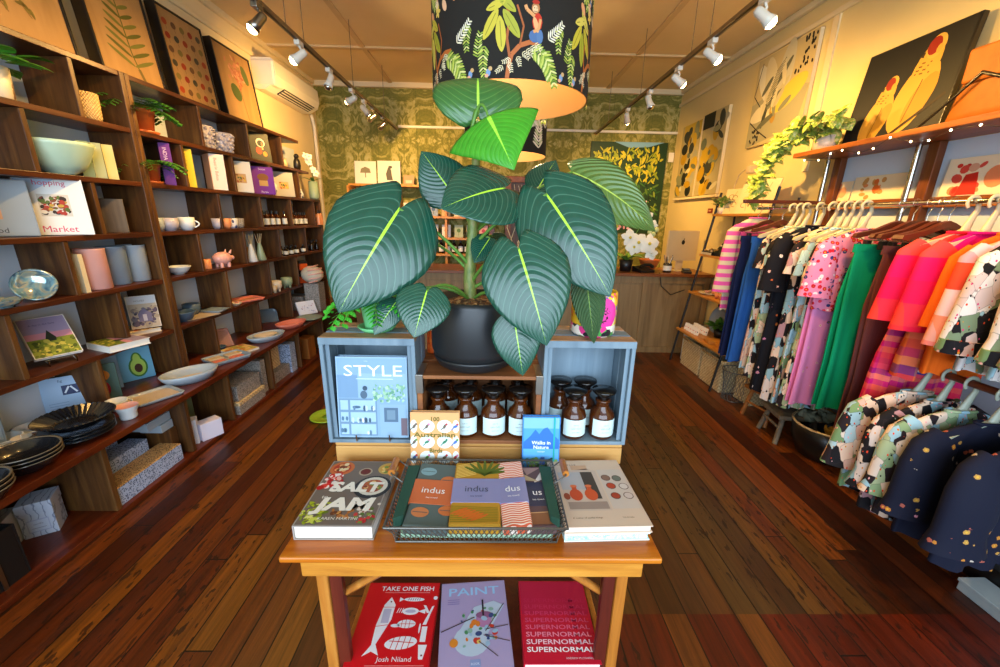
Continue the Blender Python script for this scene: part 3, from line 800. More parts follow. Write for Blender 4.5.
book('flat white-edged book with a yellow food cover between two oval dishes', (-1.93, 3.02, L_), (0, 0, 66), .2, .2, .016, 'e6e2d4', art_tile)
oval_dish('pale grey oval dish with a smaller cream plate inside', -1.97, 3.37, .165, .05, 'paleblue_glaze', 'cream_glaze', .62, 64)
vessel('side_plate', 'cream side plate lying inside the pale grey oval dish', 'plate', (-1.99, 3.39, L_ + .02), [(0, 0), (.06, 0), (.1, .02), (.096, .022), (.06, .006), (0, .005)], 'cream_glaze', (0, 0, 64), sy=.7)
oval_dish('pink oval baking dish with an orange inside', -1.96, 3.79, .16, .05, 'salmon_glaze', 'peach_glaze', .6, 66)
tray('leaning_tray', 'mauve-brown tray leaning against the pigeonhole side', (-2.22, 3.14, L_ + .012), (58, 0, 55), .19, .28, .012, 'mauve_glaze', 'mauve_glaze', .015)
vessel('small_saucer', 'small blue-grey dish in front of the leaning mauve tray', 'dish', (-2.19, 3.08, L_), bowl_prof(.05, .028, .03, .004), 'denim_glaze')
tray('leaning_tray', 'dark blue tray leaning upright behind the pink oval dish', (-2.27, 3.95, L_ + .01), (66, 0, 38), .19, .25, .012, 'denim_glaze', 'denim_glaze', .04)
vessel('dinner_plate', 'grey-green plate lying in front of the open notebook', 'plate', (-1.92, 4.1, L_), [(0, 0), (.07, 0), (.13, .022), (.126, .025), (.07, .007), (0, .006)], 'sage_glaze', n=32)
def art_note(b, M, w, h):
    bw(b, M, w, h, 'dfe4f2'); blobs(b, M, .02, .02, w - .02, h - .02, ['b08aa8', '8a9cc4', 'c4a0b0'], 22, .003, .007, 13)
book('pale floral notebook standing slightly open at the far end of the ledge', (-2.02, 4.3, L_), (62, 0, 52), .2, .15, .02, 'dfe4f2', art_note, name='notebook', cat='notebook')
carton('storage_box', 'plain grey-tan box standing deep on the far ledge', 'box', (-2.24, 4.58, L_), (0, 0, 0), .18, .2, .16, 'grey_speckled_paper')
b = MB(); prev = None
stripe = NT('pink_striped_paper', .6); sx, sy_, sz = stripe.sep(stripe.obj())
stripe.col(stripe.mix(stripe.math('GREATER_THAN', stripe.math('FRACT', stripe.math('MULTIPLY', stripe.math('ADD', sz, stripe.math('MULTIPLY', sy_, .5)), 32.0)), .5), 'e8e4e0', 'd8407c'))
carton('striped_bag', 'pink and white striped gift bag on the far ledge', 'bag', (-2.08, 4.6, L_ + .02), (0, 10, -20), .15, .1, .2, 'pink_striped_paper')
b = MB(); b.ball((0, 0, 0), .105, 'cream_glaze', 18, 1.15, 1, .92)
for k in range(5): b.tube([(.12 * cos(t) * sin(.5 + k * .5), .105 * sin(t) * 1.0, .098 * cos(.5 + k * .5) + .015 * cos(t)) for t in [i * pi / 8 for i in range(-4, 5)]], .007, 'pink_glaze', n=6)
tag(b.build('shell_ornament', None, (-2.03, 4.52, L_ + .41)), 'pink and cream shell-ribbed ball ornament beyond the pigeonholes', 'ornament')
carton('display_block', 'grey speckled block under the shell-ribbed ball', 'box', (-2.03, 4.54, L_), (0, 0, 0), .16, .16, .315, 'grey_speckled_paper')

# ------------------------------------------------------------------ far bookcase goods
def pot_clay_big(o): clay_pot(o, .09, .15)
def pot_clay_small(o): clay_pot(o, .07, .135)
rosette('fern in the larger terracotta pot, top row right of the double post', (-2.21, 2.77, A_), pot_clay_big, 24, .24, .085, 'fern_leaf', soil_z=.13, soil_r=.08, seed=2, rise=.75)
rosette('fern in the smaller terracotta pot beside the purple book spine', (-2.2, 2.75, B_), pot_clay_small, 20, .2, .07, 'fern_leaf', soil_z=.11, soil_r=.06, seed=5, rise=.65)
def bumpy(label, y, r, h):
    o = empty('bubble_vase', label, 'vase', (-2.22, y, A_), (0, 0, 0), 'bubble textured vases')
    b = MB(); b.lathe([(0, 0), (r * .7, 0), (r * .78, h * .3), (r, h * .95), (r * .97, h), (r * .9, h), (r * .7, h * .3), (0, .01)], 'lilac_grey_glaze'); b.build('body', o)
    b = MB()
    for k in range(5):
        for i in range(9):
            a = 2 * pi * (i + .5 * (k % 2)) / 9; rr = r * (.74 + .055 * k); b.ball((rr * cos(a), rr * sin(a), h * (.12 + .19 * k)), r * .2, 'lilac_grey_glaze', 8)
    b.build('bubbles', o)
bumpy('pale bubble-textured vase nearer the terracotta ferns', 3.38, .068, .165); bumpy('wider grey bubble-textured vase nearer the dark book', 3.58, .085, .15)
def art_dark(b, M, w, h):
    bw(b, M, w, h, '33362c'); b.ell(w * .55, h * .66, w * .22, h * .16, 'e8dcc0', .0003, M); b.ell(w * .55, h * .64, w * .16, h * .11, '33362c', .0005, M); b.ell(w * .42, h * .38, w * .15, h * .13, 'd0442a', .0003, M); b.ell(w * .7, h * .28, w * .11, h * .09, 'd8902c', .0003, M); b.line([(w * .6, h * .7), (w * .62, h * .42)], w * .08, 'e0b070', .0005, M)
book('dark green food book with bright swirls in the top row', (-2.2, 4.1, A_), (82, 0, 55), .18, .25, .03, '33362c', art_dark)
book('wooden board-backed book behind the dark food book', (-2.25, 3.93, A_), (88, 0, 70), .06, .16, .02, 'a06a34')
mat('bird_black', '1c1814', .4)
o = empty('bird_ornament', 'black and white bird figurine on the end of the second shelf', 'ornament', (-2.2, 4.83, A_), (0, 0, 60))
b = MB(); b.lathe([(0, 0), (.03, 0), (.042, .05), (.036, .1), (.022, .13), (0, .135)], 'bird_black', None, 16, .8); b.build('body', o)
b = MB(); b.ball((0, 0, .15), .028, 'bird_black', 12); b.build('head', o)
b = MB(); b.lathe([(0, .01), (.025, .02), (.033, .05), (.024, .1), (0, .12)], 'white_glaze', T(.014, 0, 0), 14, .7); b.build('breast', o)
b = MB(); b.tube([(.024, 0, .15), (.05, 0, .145)], [.008, .002], 'oat_glaze', n=6); b.build('beak', o)
vessel('small_jar', 'small tan jar beside the bird figurine', 'jar', (-2.24, 4.62, A_), [(0, 0), (.03, 0), (.036, .05), (.022, .08), (.026, .1), (0, .1)], 'oat_glaze')
# books on row B
book('purple cookbook spine beside the smaller fern', (-2.22, 2.9, B_), (90, 0, 130), .14, .26, .058, '6a2a86', spine=sp_text('INDIA', 'e8c8e8'))
book('bright yellow book spine between the purple and white books', (-2.24, 3.09, B_), (90, 0, 132), .14, .255, .075, 'e8cc2c', spine=sp_text('market', '8a7a10', .4))
book('thick white and pink cookbook turned out beside the yellow one', (-2.22, 3.35, B_), (90, 0, 140), .14, .26, .1, 'e8dcd4', spine=sp_text('Beatrix Bakes', 'c87a6a', .3), back='d8a888')
book('white book with a bowl of yellow flowers on its cover', (-2.17, 3.68, B_), (84, 0, 40), .17, .25, .025, 'e6dfd0', art_plain('e6dfd0'))
book('plain yellow book spine between the white and purple books', (-2.24, 3.86, B_), (90, 0, 130), .15, .25, .03, 'e8b824')
def art_purple(b, M, w, h):
    bw(b, M, w, h, '7a34a0'); b.ell(w * .5, h * .62, w * .26, h * .14, '8a5a30', .0003, M); b.rect(w * .3, h * .3, w * .7, h * .5, 'c8a060', .0004, M); b.text('Sweet', w * .5, h * .88, h * .1, 'f0e4f0', .0004, M, 'CENTER'); b.text('Persia', w * .5, h * .05, h * .1, 'f0e4f0', .0004, M, 'CENTER')
book('purple book with cakes on its cover facing out', (-2.15, 3.99, B_), (84, 0, 40), .18, .24, .03, '7a34a0', art_purple)
vessel('blue_vase', 'blue and white patterned round vase beside a brown book', 'vase', (-2.2, 4.2, B_), [(0, 0), (.035, 0), (.062, .05), (.058, .1), (.03, .14), (.034, .15), (0, .15)], 'blue_china')
book('grey book with a house photo standing beside the blue and white vase', (-2.18, 4.42, B_), (84, 0, 45), .2, .24, .025, 'b0aea4', art_plain('b4b0a6'))
vessel('small_vase', 'small black and white vase at the stepped end of the third shelf', 'vase', (-2.2, 4.82, B_), [(0, 0), (.03, 0), (.04, .05), (.02, .09), (.025, .1), (0, .1)], 'blue_china')
# orchid
o = empty('orchid_vase', 'white orchid in a green vase at the end of the left bookcase', 'flower vase', (-2.13, 5.03, B_))
b = MB(); b.lathe([(0, 0), (.05, 0), (.058, .03), (.05, .2), (.044, .2), (.045, .03), (0, .02)], 'sage_glaze'); b.build('vase', o)
def orchid_flower(b, c, r, petal, nrm=(0, -1, .2), seed=0):
    nrm = Vector(nrm).normalized(); u = nrm.cross(Vector((0, 0, 1))).normalized(); v = u.cross(nrm)
    for k in range(5):
        a = 2 * pi * k / 5 + .3 + seed; d = u * cos(a) + v * sin(a)
        leaf_geo(b, Vector(c) + nrm * .002 * k, d, nrm, r, r * (.95 if k % 2 else .7), petal, 18, .2, table=[(0, .3), (.3, .9), (.6, 1), (.85, .7), (1, .1)], nt=4, ns=2)
    b.ball(tuple(Vector(c) + nrm * .012), r * .16, 'orchid_throat', 8)
mat('orchid_petal', 'f2f2e2', .5); mat('orchid_throat', 'd8c83c', .5); mat('orchid_bud', 'c8d490', .5)
b = MB(); b.tube([(0, 0, .19), (.0, 0, .3), (-.02, -.02, .4), (-.01, -.06, .46)], .004, 'stem_green', n=6); b.tube([(0, 0, .19), (.03, -.01, .28), (.06, -.05, .31)], .004, 'stem_green', n=6); b.build('stems', o)
b = MB()
for i, c in enumerate([(-.02, -.03, .42), (.01, -.06, .46), (-.03, -.06, .47), (.05, -.05, .31), (.07, -.06, .28), (.03, -.03, .33), (0, -.05, .4)]): orchid_flower(b, c, .04, 'orchid_petal', (.5, -1, .1), i)
b.build('flowers', o)
b = MB()
for a in range(6): leaf_geo(b, (0, 0, .2), (cos(a), sin(a), .8), (-cos(a), -sin(a), 1), .17, .04, 'blade_leaf', 50, .1)
b.build('leaves', o)
# row C
vessel('mug', 'pale blue and cream mug partly behind the double post', 'mug', (-2.18, 2.7, C_), [(0, 0), (.034, 0), (.045, .03), (.045, .085), (.041, .085), (.04, .03), (0, .008)], 'paleblue_glaze')
vessel('mug', 'grey round mug between two pale ones', 'mug', (-2.16, 2.79, C_), [(0, 0), (.03, 0), (.05, .035), (.05, .085), (.046, .085), (.044, .035), (0, .008)], 'lilac_grey_glaze')
vessel('mug', 'white round mug with a handle, rightmost of three', 'mug', (-2.15, 2.93, C_), [(0, 0), (.03, 0), (.05, .035), (.05, .09), (.046, .09), (.044, .035), (0, .008)], 'white_glaze', handle=(.028, .02, .07, .048, 30))
for i, (y, m_, l) in enumerate([(3.29, 'lilac_grey_glaze', 'grey tumbler at the start of four cups'), (3.385, 'peach_glaze', 'orange tumbler beside the grey one'), (3.47, 'blue_china', 'speckled green cup third of four'), (3.56, 'grey_speckled_paper', 'dark speckled cup beside the pigeonhole side')]):
    vessel('tumbler', l, 'cup', (-2.17, y, C_), [(0, 0), (.03, 0), (.037, .02), (.042, .08), (.038, .08), (.034, .02), (0, .01)], m_, group='four coloured tumblers')
vessel('small_bowl', 'small dark blue bowl behind the grey tumbler', 'bowl', (-2.28, 3.34, C_ + .0), bowl_prof(.05, .11, .04, .005, .3), 'denim_glaze')
bt = bottle('dark amber dropper bottle in the left bottle pigeonhole of the second row', (-2.18, 3.92, C_), 'dark bottles in the left bottle pigeonhole', .024, .15)
for k in range(1, 9): dup(bt, (-2.18 - .05 * (k % 2) + .02 * (k // 7), 3.92 + .05 * k - .02 * (k % 2), C_))
bt2 = bottle('dark amber bottle with a cream label in the next bottle pigeonhole', (-2.18, 4.5, C_), 'dark bottles in the right bottle pigeonhole', .024, .14)
for k in range(1, 8): dup(bt2, (-2.18 - .05 * (k % 2), 4.5 + .055 * k, C_))
for i in range(3):
    bottle(['honey-coloured bottle nearest the far end of the shelf row', 'honey-coloured bottle second from the far end', 'honey-coloured bottle standing a little behind two others'][i], (-2.12 - .06 * (i == 2), 5.06 + .06 * i - .09 * (i == 2), C_), 'honey bottles at the shelf end', .026, .17, 'peach_glaze', 'black_plastic', 'peach_glaze')
# row D
vessel('small_bowl', 'white bowl alone beside the double post', 'bowl', (-2.2, 2.84, D_), bowl_prof(.075, .055, .03, .005), 'white_glaze')
carton('matted_print', 'grey and pale mat print standing behind the orange candle', 'picture', (-2.3, 3.14, D_), (-6, 0, 50), .11, .012, .2, 'lilac_grey_glaze', lambda b, M, w, h: b.rect(.012, .015, w - .012, h - .015, 'c8ccd4', .0002, M))
vessel('candle_jar', 'orange candle in a glass jar beside the pink piggy bank', 'candle', (-2.2, 3.12, D_), [(0, 0), (.032, 0), (.034, .004), (.034, .075), (.03, .075), (.03, .06), (0, .06)], 'peach_glaze')
o = empty('piggy_bank', 'pink pig-shaped money bank on the middle shelf', 'piggy bank', (-2.17, 3.27, D_), (0, 0, 70))
b = MB(); b.ball((0, 0, .068), .056, 'pink_glaze', 18, 1.35, .95, .92); b.build('body', o)
for sx_ in (-.03, .03):
    for sy2 in (-.025, .025):
        b = MB(); b.cyl(.013, 0, .035, 'pink_glaze', T(sx_, sy2, 0), 10); b.build('leg', o)
for s2 in (-1, 1):
    b = MB(); b.tube([(.05, .025 * s2, .105), (.062, .032 * s2, .135)], [.012, .003], 'pink_glaze', n=6); b.build('ear', o)
b = MB(); b.cyl(.018, 0, .02, 'pink_glaze', T(.07, 0, .068) @ RY(90), 12); b.build('snout', o)
def diffuser(label, y, m_):
    o = empty('reed_diffuser', label, 'diffuser', (-2.16, y, D_), (0, 0, 0), 'reed diffusers')
    b = MB(); b.lathe([(0, 0), (.042, 0), (.045, .006), (.018, .13), (.013, .15), (.015, .155), (0, .155)], m_); b.build('bottle', o)
    for k in range(4):
        b = MB(); b.tube([(0, 0, .1), (.03 * cos(k * 1.7), .03 * sin(k * 1.7), .24)], .0022, 'cream_plastic', n=5); b.build('reed', o)
diffuser('white cone reed diffuser', 3.66, 'white_glaze'); diffuser('green cone reed diffuser beside the pigeonhole side', 3.8, 'sage_glaze')
for i, y in enumerate((3.58, 3.74)):
    carton('gift_kit', ['clear-fronted boxed set behind the white diffuser', 'clear-fronted boxed set behind the green diffuser'][i], 'box', (-2.28, y, D_), (0, 0, 50), .1, .05, .24, 'grey_speckled_paper', lambda b, M, w, h: (b.rect(.006, h * .02, w - .006, h * .5, 'b88a4c', .0002, M), b.rect(.006, h * .52, w - .006, h * .94, '8c9aa0', .0002, M)))
jr = bottle('black jar with a gold and white label on the fourth shelf', (-2.18, 4.14, D_), 'black jars on the fourth shelf', .026, .09, 'dark_bottle_glass')
for k in range(1, 9): dup(jr, (-2.16 - .07 * (k % 2), 4.14 + .058 * k + (.05 if k > 7 else 0), D_))
jr2 = bottle('black bottle in the last pigeonhole of the fourth shelf', (-2.18, 4.74, D_), 'black bottles at the end of the fourth shelf', .026, .12, 'dark_bottle_glass', lab='dark_bottle_glass')
for k in range(1, 6): dup(jr2, (-2.16 - .07 * (k % 2), 4.74 + .07 * k, D_))
# row E
vessel('blue_bowl', 'denim blue bowl beside a blue mug', 'bowl', (-2.21, 2.8, E_), bowl_prof(.085, .07, .04, .006), 'denim_glaze')
vessel('mug', 'round denim blue mug behind the blue bowl', 'mug', (-2.28, 2.99, E_), [(0, 0), (.03, 0), (.055, .035), (.056, .085), (.052, .085), (.05, .035), (0, .008)], 'denim_glaze')
vessel('square_dish', 'low pale blue square dish at the shelf front', 'dish', (-2.18, 3.1, E_), [(0, 0), (.08, 0), (.105, .018), (.1, .02), (.075, .006), (0, .006)], 'bluegrey_glaze', (0, 0, 45), n=4)
tray('serving_tray', 'cream tray under the blue bowl and dish', (-2.2, 2.93, E_ - .0), (0, 0, 70), .26, .17, .006, 'oat_glaze', 'oat_glaze', .02)
tray('divided_tray', 'salmon pink divided tray on the second lowest shelf', (-2.2, 3.52, E_), (0, 0, 64), .27, .19, .022, 'salmon_glaze', 'peach_glaze', .02)
vessel('small_dish', 'cream small dish at the near end of the salmon tray', 'dish', (-2.17, 3.34, E_), bowl_prof(.05, .02, .03, .004), 'cream_glaze')
def footed(label, y, m_, x=-2.17):
    o = empty('footed_planter', label, 'planter', (x, y, E_), (0, 0, 0), 'three footed planters')
    b = MB(); b.lathe([(0, .02), (.035, .02), (.055, .045), (.055, .105), (.05, .105), (.05, .045), (0, .03)], m_); b.build('body', o)
    for k in range(3):
        b = MB(); b.cyl(.009, 0, .03, m_, T(.03 * cos(2.1 * k), .03 * sin(2.1 * k), 0), 8, .013); b.build('foot', o)
footed('cream footed planter beside the sage one', 4.0, 'cream_glaze'); footed('sage green footed planter beside the cream one', 4.22, 'sage_glaze')
carton('picture_card', 'brown patterned card standing behind the cream footed planter', 'card', (-2.32, 3.96, E_), (-5, 0, 45), .12, .01, .19, 'a89a84')
vessel('candle_holder', 'small tan candle holder left of the cream footed planter', 'candle holder', (-2.14, 3.91, E_), [(0, 0), (.02, 0), (.022, .07), (.018, .07), (0, .02)], 'oat_glaze')
for i, (x, y, z, c, l) in enumerate([(-2.17, 4.56, 0, 'd8501e', 'orange tea tin in the lower row of bright tins'), (-2.17, 4.72, 0, 'b81c28', 'red tea tin between an orange and a green tin'), (-2.17, 4.88, 0, '1e8a44', 'green tea tin beside the red one'), (-2.17, 4.6, .14, 'd8581e', 'orange tea tin stacked above the lower row')]):
    carton('tea_tin', l, 'tin', (x, y, E_ + z), (0, 0, 45), .085, .085, .1 if z == 0 else .1, hx(c, .35), None, 'bright tea tins', 'black_plastic')
tea_rack = MB(); tea_rack.box(-2.36, -2.13, 4.5, 4.66, E_ + .103, E_ + .138, 'black_plastic'); tag(tea_rack.build('tin_riser'), 'black riser block under the upper orange tea tin', 'riser')

# ------------------------------------------------------------------ cubbies below the ledge
P_ = .03
def lid_art(b, M, w, h): b.rect(w * .18, h * .2, w * .82, h * .72, 'aebbdc', .0002, M); b.rect(w * .21, h * .24, w * .79, h * .68, 'c9d4ea', .0004, M); b.text('candle', w * .5, h * .5, h * .1, '7a86a8', .0006, M, 'CENTER'); b.line([(w * .3, h * .36), (w * .7, h * .36)], h * .02, '8a94b4', .0006, M)
carton('candle_box', 'blue marbled candle carton with a framed label in the near cubby', 'box', (-2.12, 1.61, P_), (0, 0, 32), .115, .115, .175, 'blue_marble_paper', lid_art, None, 'blue_marble_paper')
carton('gift_box', 'grey stone-patterned box left of the blue marbled carton', 'box', (-2.2, 1.47, P_), (0, 0, 25), .15, .14, .16, 'grey_marble_paper')
o = empty('black_crate', 'open black box in the near cubby at the left edge', 'box', (-2.06, 1.25, P_))
b = MB()
for x0, x1, y0, y1 in ((-.13, .13, -.12, -.112), (-.13, .13, .112, .12), (-.13, -.122, -.112, .112), (.122, .13, -.112, .112)): b.box(x0, x1, y0, y1, 0, .24, 'black_plastic')
b.box(-.122, .122, -.112, .112, 0, .008, 'black_plastic'); b.build('body', o, bevel=.003)
b = MB(); b.box(.131, .134, .02, .035, .0, .12, 'brushed_steel'); b.build('metal_strip', o)
def pattern_box(label, x, y, z, w, d, h, m_='blue_speckled_paper', rot=0, lidm=None, name='patterned_box'):
    return carton(name, label, 'box', (x, y, z), (0, 0, 90 + rot), w, d, h, m_, None, 'patterned paper boxes', lidm)
pattern_box('speckled box with a tan top, frontmost in the second cubby', -1.965, 1.975, P_, .43, .13, .1, lidm=None)
b = MB(); b.box(-.215, .215, -.065, .065, .0, .003, 'tan_speckled_paper'); o = b.build('paper_sleeve', None, (-1.965, 1.975, P_ + .1), (0, 0, 90)); tag(o, 'tan speckled paper sheet covering the frontmost patterned box', 'paper')
pattern_box('blue speckled box behind the tan-topped one', -2.095, 1.945, P_, .37, .11, .17)
pattern_box('blue speckled box standing tallest at the back of the second cubby', -2.22, 1.92, P_, .32, .11, .25)
carton('stationery_box', 'smaller pale blue flat box, lower of the pair', 'box', (-2.03, 2.2, P_ + .19), (0, 0, 90), .09, .13, .05, 'paleblue_glaze', None, 'pale blue stationery boxes')
carton('stationery_box', 'wider pale blue flat box topmost of the pair', 'box', (-2.04, 2.165, P_ + .241), (0, 0, 90), .17, .13, .05, 'paleblue_glaze', None, 'pale blue stationery boxes')
carton('wooden_block', 'brown timber block under the pale blue flat boxes', 'block', (-2.03, 2.223, P_), (0, 0, 0), .15, .055, .19, 'shelf_upright_wood')
carton('white_box', 'tall white carton at the back left of the white pair', 'box', (-1.965, 2.37, P_), (0, 0, 30), .07, .07, .17, 'e6e4ea', None, 'white cartons')
carton('white_box', 'squat white carton in front of the tall white one', 'box', (-1.91, 2.45, P_), (0, 0, 60), .13, .08, .12, 'dcd8ea', None, 'white cartons')
carton('green_card', 'olive green card standing at the back of the third cubby', 'card', (-2.2, 2.54, P_), (-4, 0, 45), .22, .015, .26, '7a8050')
pattern_box('grey speckled chest lying in the fourth cubby', -2.03, 2.92, P_ + .1, .3, .26, .12, 'grey_speckled_paper')
pattern_box('grey speckled flat box under the chest in the fourth cubby', -2.02, 2.92, P_, .34, .27, .098, 'grey_speckled_paper', lidm='seagrass_weave')
vessel('dark_bowl', 'dark bowl resting on the grey speckled chest', 'bowl', (-2.1, 2.88, P_ + .221), bowl_prof(.07, .06, .03, .005), 'mauve_glaze')
pattern_box('upright blue speckled box behind the grey chest', -2.25, 3.0, P_, .3, .1, .3)
pattern_box('upright grey speckled box beside the cubby wall', -2.03, 3.165, P_, .07, .22, .29, 'grey_speckled_paper')
carton('craft_box', 'brown cardboard carton in the fifth cubby', 'box', (-2.1, 3.42, P_ + .1), (0, 0, 90), .28, .22, .19, 'seagrass_weave', None)
pattern_box('grey speckled flat box under the brown carton', -2.06, 3.44, P_, .34, .26, .098, 'grey_speckled_paper')
pattern_box('upright pale blue speckled box at the front of the fifth cubby', -1.99, 3.66, P_, .1, .16, .28)
carton('timber_crate', 'small orange-brown timber crate in the last cubby', 'crate', (-1.97, 4.06, P_), (0, 0, 90), .16, .12, .22, 'stool_wood')
# ------------------------------------------------------------------ centre table
tb = empty('display_table', 'honey-coloured pine side table holding books and the wire basket', 'table', (-.035, .95, 0))
def tp(b, n, bev=.004, label=None):
    o = b.build(n, tb, bevel=bev, label=label); o.location = (.035, -.95, 0); return o
b = MB()
for y0, y1 in ((.733, .86), (.862, .99), (.992, 1.13), (1.132, 1.3)): b.box(-.478, .402, y0, y1, .734, .75, 'honey_pine')
tp(b, 'tabletop')
b = MB(); b.box(-.438, .365, .745, .765, .682, .734, 'apron_pine'); tp(b, 'apron')
b = MB(); b.box(-.438, .365, 1.26, 1.28, .682, .734, 'apron_pine'); tp(b, 'apron')
for x in (-.436, .345):
    b = MB(); b.box(x, x + .018, .765, 1.26, .682, .734, 'apron_pine'); tp(b, 'apron')
for x, y, s in ((-.405, .775, 1), (.33, .775, -1), (-.405, 1.235, 1), (.33, 1.235, -1)):
    b = MB(); b.box(x - .014, x + .014, y - .006, y + .02, 0, .734, 'table_leg_pine'); o = tp(b, 'leg')
    b = MB(); b.box(x + s * .015, x + s * .045, y + .0, y + .02, 0, .734, 'red_leg_wood'); q = b.build('leg_brace', o, bevel=.002)
b = MB(); b.box(-.385, .315, .735, 1.22, .305, .33, 'red_leg_wood'); tp(b, 'lower_shelf')
for x in (-.4, .33):
    b = MB(); b.box(x - .01, x + .01, .78, 1.25, .28, .31, 'table_leg_pine'); tp(b, 'stretcher')
b = MB(); b.tube([(-.37, .8, .57), (-.22, .79, .682)], .012, 'table_leg_pine', n=4); tp(b, 'corner_brace', 0)
b = MB(); b.tube([(.3, .8, .57), (.16, .79, .682)], .012, 'table_leg_pine', n=4); tp(b, 'corner_brace', 0)

# books on the lower shelf
def art_fish(b, M, w, h):
    bw(b, M, w, h, 'd0121c'); wh, gr, dk = 'e8e4e8', 'b9b4cc', '6a1a24'
    b.text('TAKE ONE FISH', w * .56, h * .885, h * .085, wh, .0004, M, 'CENTER', fit=w * .74, bold=.003)
    b.line([(w * .25, h * .86), (w * .88, h * .86)], h * .006, 'e89a98', .0004, M)
    b.text('Josh Niland', w * .58, h * .07, h * .07, wh, .0004, M, 'CENTER', fit=w * .42)
    b.line([(w * .25, h * .03), (w * .95, h * .03)], h * .006, 'e89a98', .0004, M)
    # whole fish, nose up
    b.poly([(w * .36, h * .8), (w * .44, h * .7), (w * .43, h * .52), (w * .31, h * .24), (w * .26, h * .24), (w * .25, h * .45), (w * .29, h * .7)], wh, .0004, M)
    b.poly([(w * .27, h * .25), (w * .18, h * .12), (w * .28, h * .17), (w * .38, h * .13), (w * .31, h * .25)], wh, .0005, M)
    b.ell(w * .37, h * .74, w * .012, w * .012, dk, .0006, M, 8); b.line([(w * .28, h * .67), (w * .44, h * .67)], h * .006, 'd0121c', .0006, M); b.line([(w * .25, h * .44), (w * .41, h * .46)], h * .006, 'd0121c', .0006, M); b.rect(w * .3, h * .48, w * .4, h * .65, gr, .0005, M)
    # small fish
    b.ell(w * .68, h * .77, w * .14, h * .026, wh, .0004, M); b.poly([(w * .54, h * .77), (w * .48, h * .8), (w * .48, h * .74)], wh, .0004, M)
    for k in range(6): b.line([(w * (.6 + k * .03), h * .755), (w * (.61 + k * .03), h * .785)], h * .006, dk, .0006, M)
    b.ell(w * .66, h * .62, w * .11, h * .045, wh, .0004, M); b.poly([(w * .76, h * .62), (w * .86, h * .65), (w * .86, h * .59)], wh, .0004, M); b.ell(w * .66, h * .62, w * .07, h * .02, gr, .0006, M)
    b.ell(w * .64, h * .47, w * .12, h * .05, wh, .0004, M); b.ell(w * .5, h * .45, w * .06, h * .02, wh, .0004, M); b.line([(w * .55, h * .47), (w * .75, h * .47)], h * .006, 'd0121c', .0006, M)
    for k in range(3): b.line([(w * (.58 + k * .05), h * .42), (w * (.58 + k * .05), h * .52)], h * .006, 'd0121c', .0006, M)
    b.ell(w * .62, h * .26, w * .2, h * .07, wh, .0004, M, 20, 6)
    for k in range(4): b.line([(w * (.5 + k * .07), h * .18), (w * (.53 + k * .07), h * .34)], h * .008, 'd0121c', .0006, M)
    b.line([(w * .47, h * .28), (w * .78, h * .26)], h * .008, 'd0121c', .0006, M)
    b.poly([(w * .9, h * .58), (w * .94, h * .68), (w * .97, h * .69), (w * .93, h * .58), (w * .9, h * .46), (w * .85, h * .46)], wh, .0004, M); b.poly([(w * .88, h * .6), (w * .82, h * .7), (w * .86, h * .69), (w * .92, h * .6)], wh, .0004, M)
    b.rect(w * .85, h * .27, w * .92, h * .44, wh, .0004, M); b.poly([(w * .84, h * .24), (w * .95, h * .24), (w * .92, h * .09), (w * .87, h * .09)], wh, .0004, M); b.ell(w * .9, h * .13, w * .012, w * .012, dk, .0006, M, 8)
    for k in range(3): b.line([(w * (.48 + k * .03), h * .6), (w * (.5 + k * .03), h * .66)], h * .008, wh, .0004, M)
    b.ell(w * .97, h * .79, w * .03, h * .025, wh, .0004, M, 8); b.ell(w * .82, h * .42, w * .012, h * .06, wh, .0004, M, 8)
book('red cookbook covered in white fish drawings lying under the table', (-.267, .757, .331), (0, 0, 0), .222, .256, .034, 'd0121c', art_fish)
def art_paint(b, M, w, h):
    bw(b, M, w, h, 'a99ac0'); b.text('PAINT', w * .5, h * .83, h * .14, '9cc8ec', .0004, M, 'CENTER', fit=w * .78, bold=.003)
    for k in range(3): b.line([(w * .1, h * (.78 - .025 * k)), (w * .28, h * (.78 - .025 * k))], h * .008, '8a78b0', .0004, M)
    b.ell(w * .45, h * .32, w * .25, h * .16, 'b8c8d8', .0004, M, 20); b.poly([(w * .3, h * .45), (w * .5, h * .68), (w * .8, h * .74), (w * .95, h * .68), (w * .7, h * .4), (w * .6, h * .24)], 'b8c8d8', .0005, M)
    blobs(b, M, w * .3, h * .25, w * .8, h * .66, ['d87a2c', '5a8ac0', '8ab0a0', 'c83a2c', '3a4a7a', 'e0c060', '9ab8d0', '4a8a5a'], 40, w * .02, w * .05, 21, .0008)
    b.ell(w * .2, h * .3, w * .06, w * .06, 'd8862c', .001, M); b.ell(w * .64, h * .53, w * .12, h * .09, 'b07aa4', .0012, M, 18); b.ell(w * .64, h * .58, w * .12, h * .04, '8a5a80', .0014, M, 18)
    b.line([(w * .02, h * .42), (w * .5, h * .56)], w * .015, '4a3a3a', .0016, M); b.line([(w * .63, h * .57), (w * .63, h * .76)], w * .025, '2a2430', .0016, M)
    for x0, y0, x1, y1 in ((.65, .4, .95, .7), (.65, .42, .98, .45), (.62, .36, .98, .28), (.55, .3, .8, .14)): b.line([(w * x0, h * y0), (w * x1, h * y1)], w * .012, '5a4a4c', .0016, M)
    b.rect(w * .42, h * .06, w * .56, h * .13, '8a9ac8', .0004, M); b.text('BOOK', w * .49, h * .08, h * .03, 'dce4f4', .0006, M, 'CENTER')
book('lilac art book with a paint palette on its cover under the table', (-.028, .745, .331), (0, 0, 4.5), .2, .272, .034, 'a99ac0', art_paint)
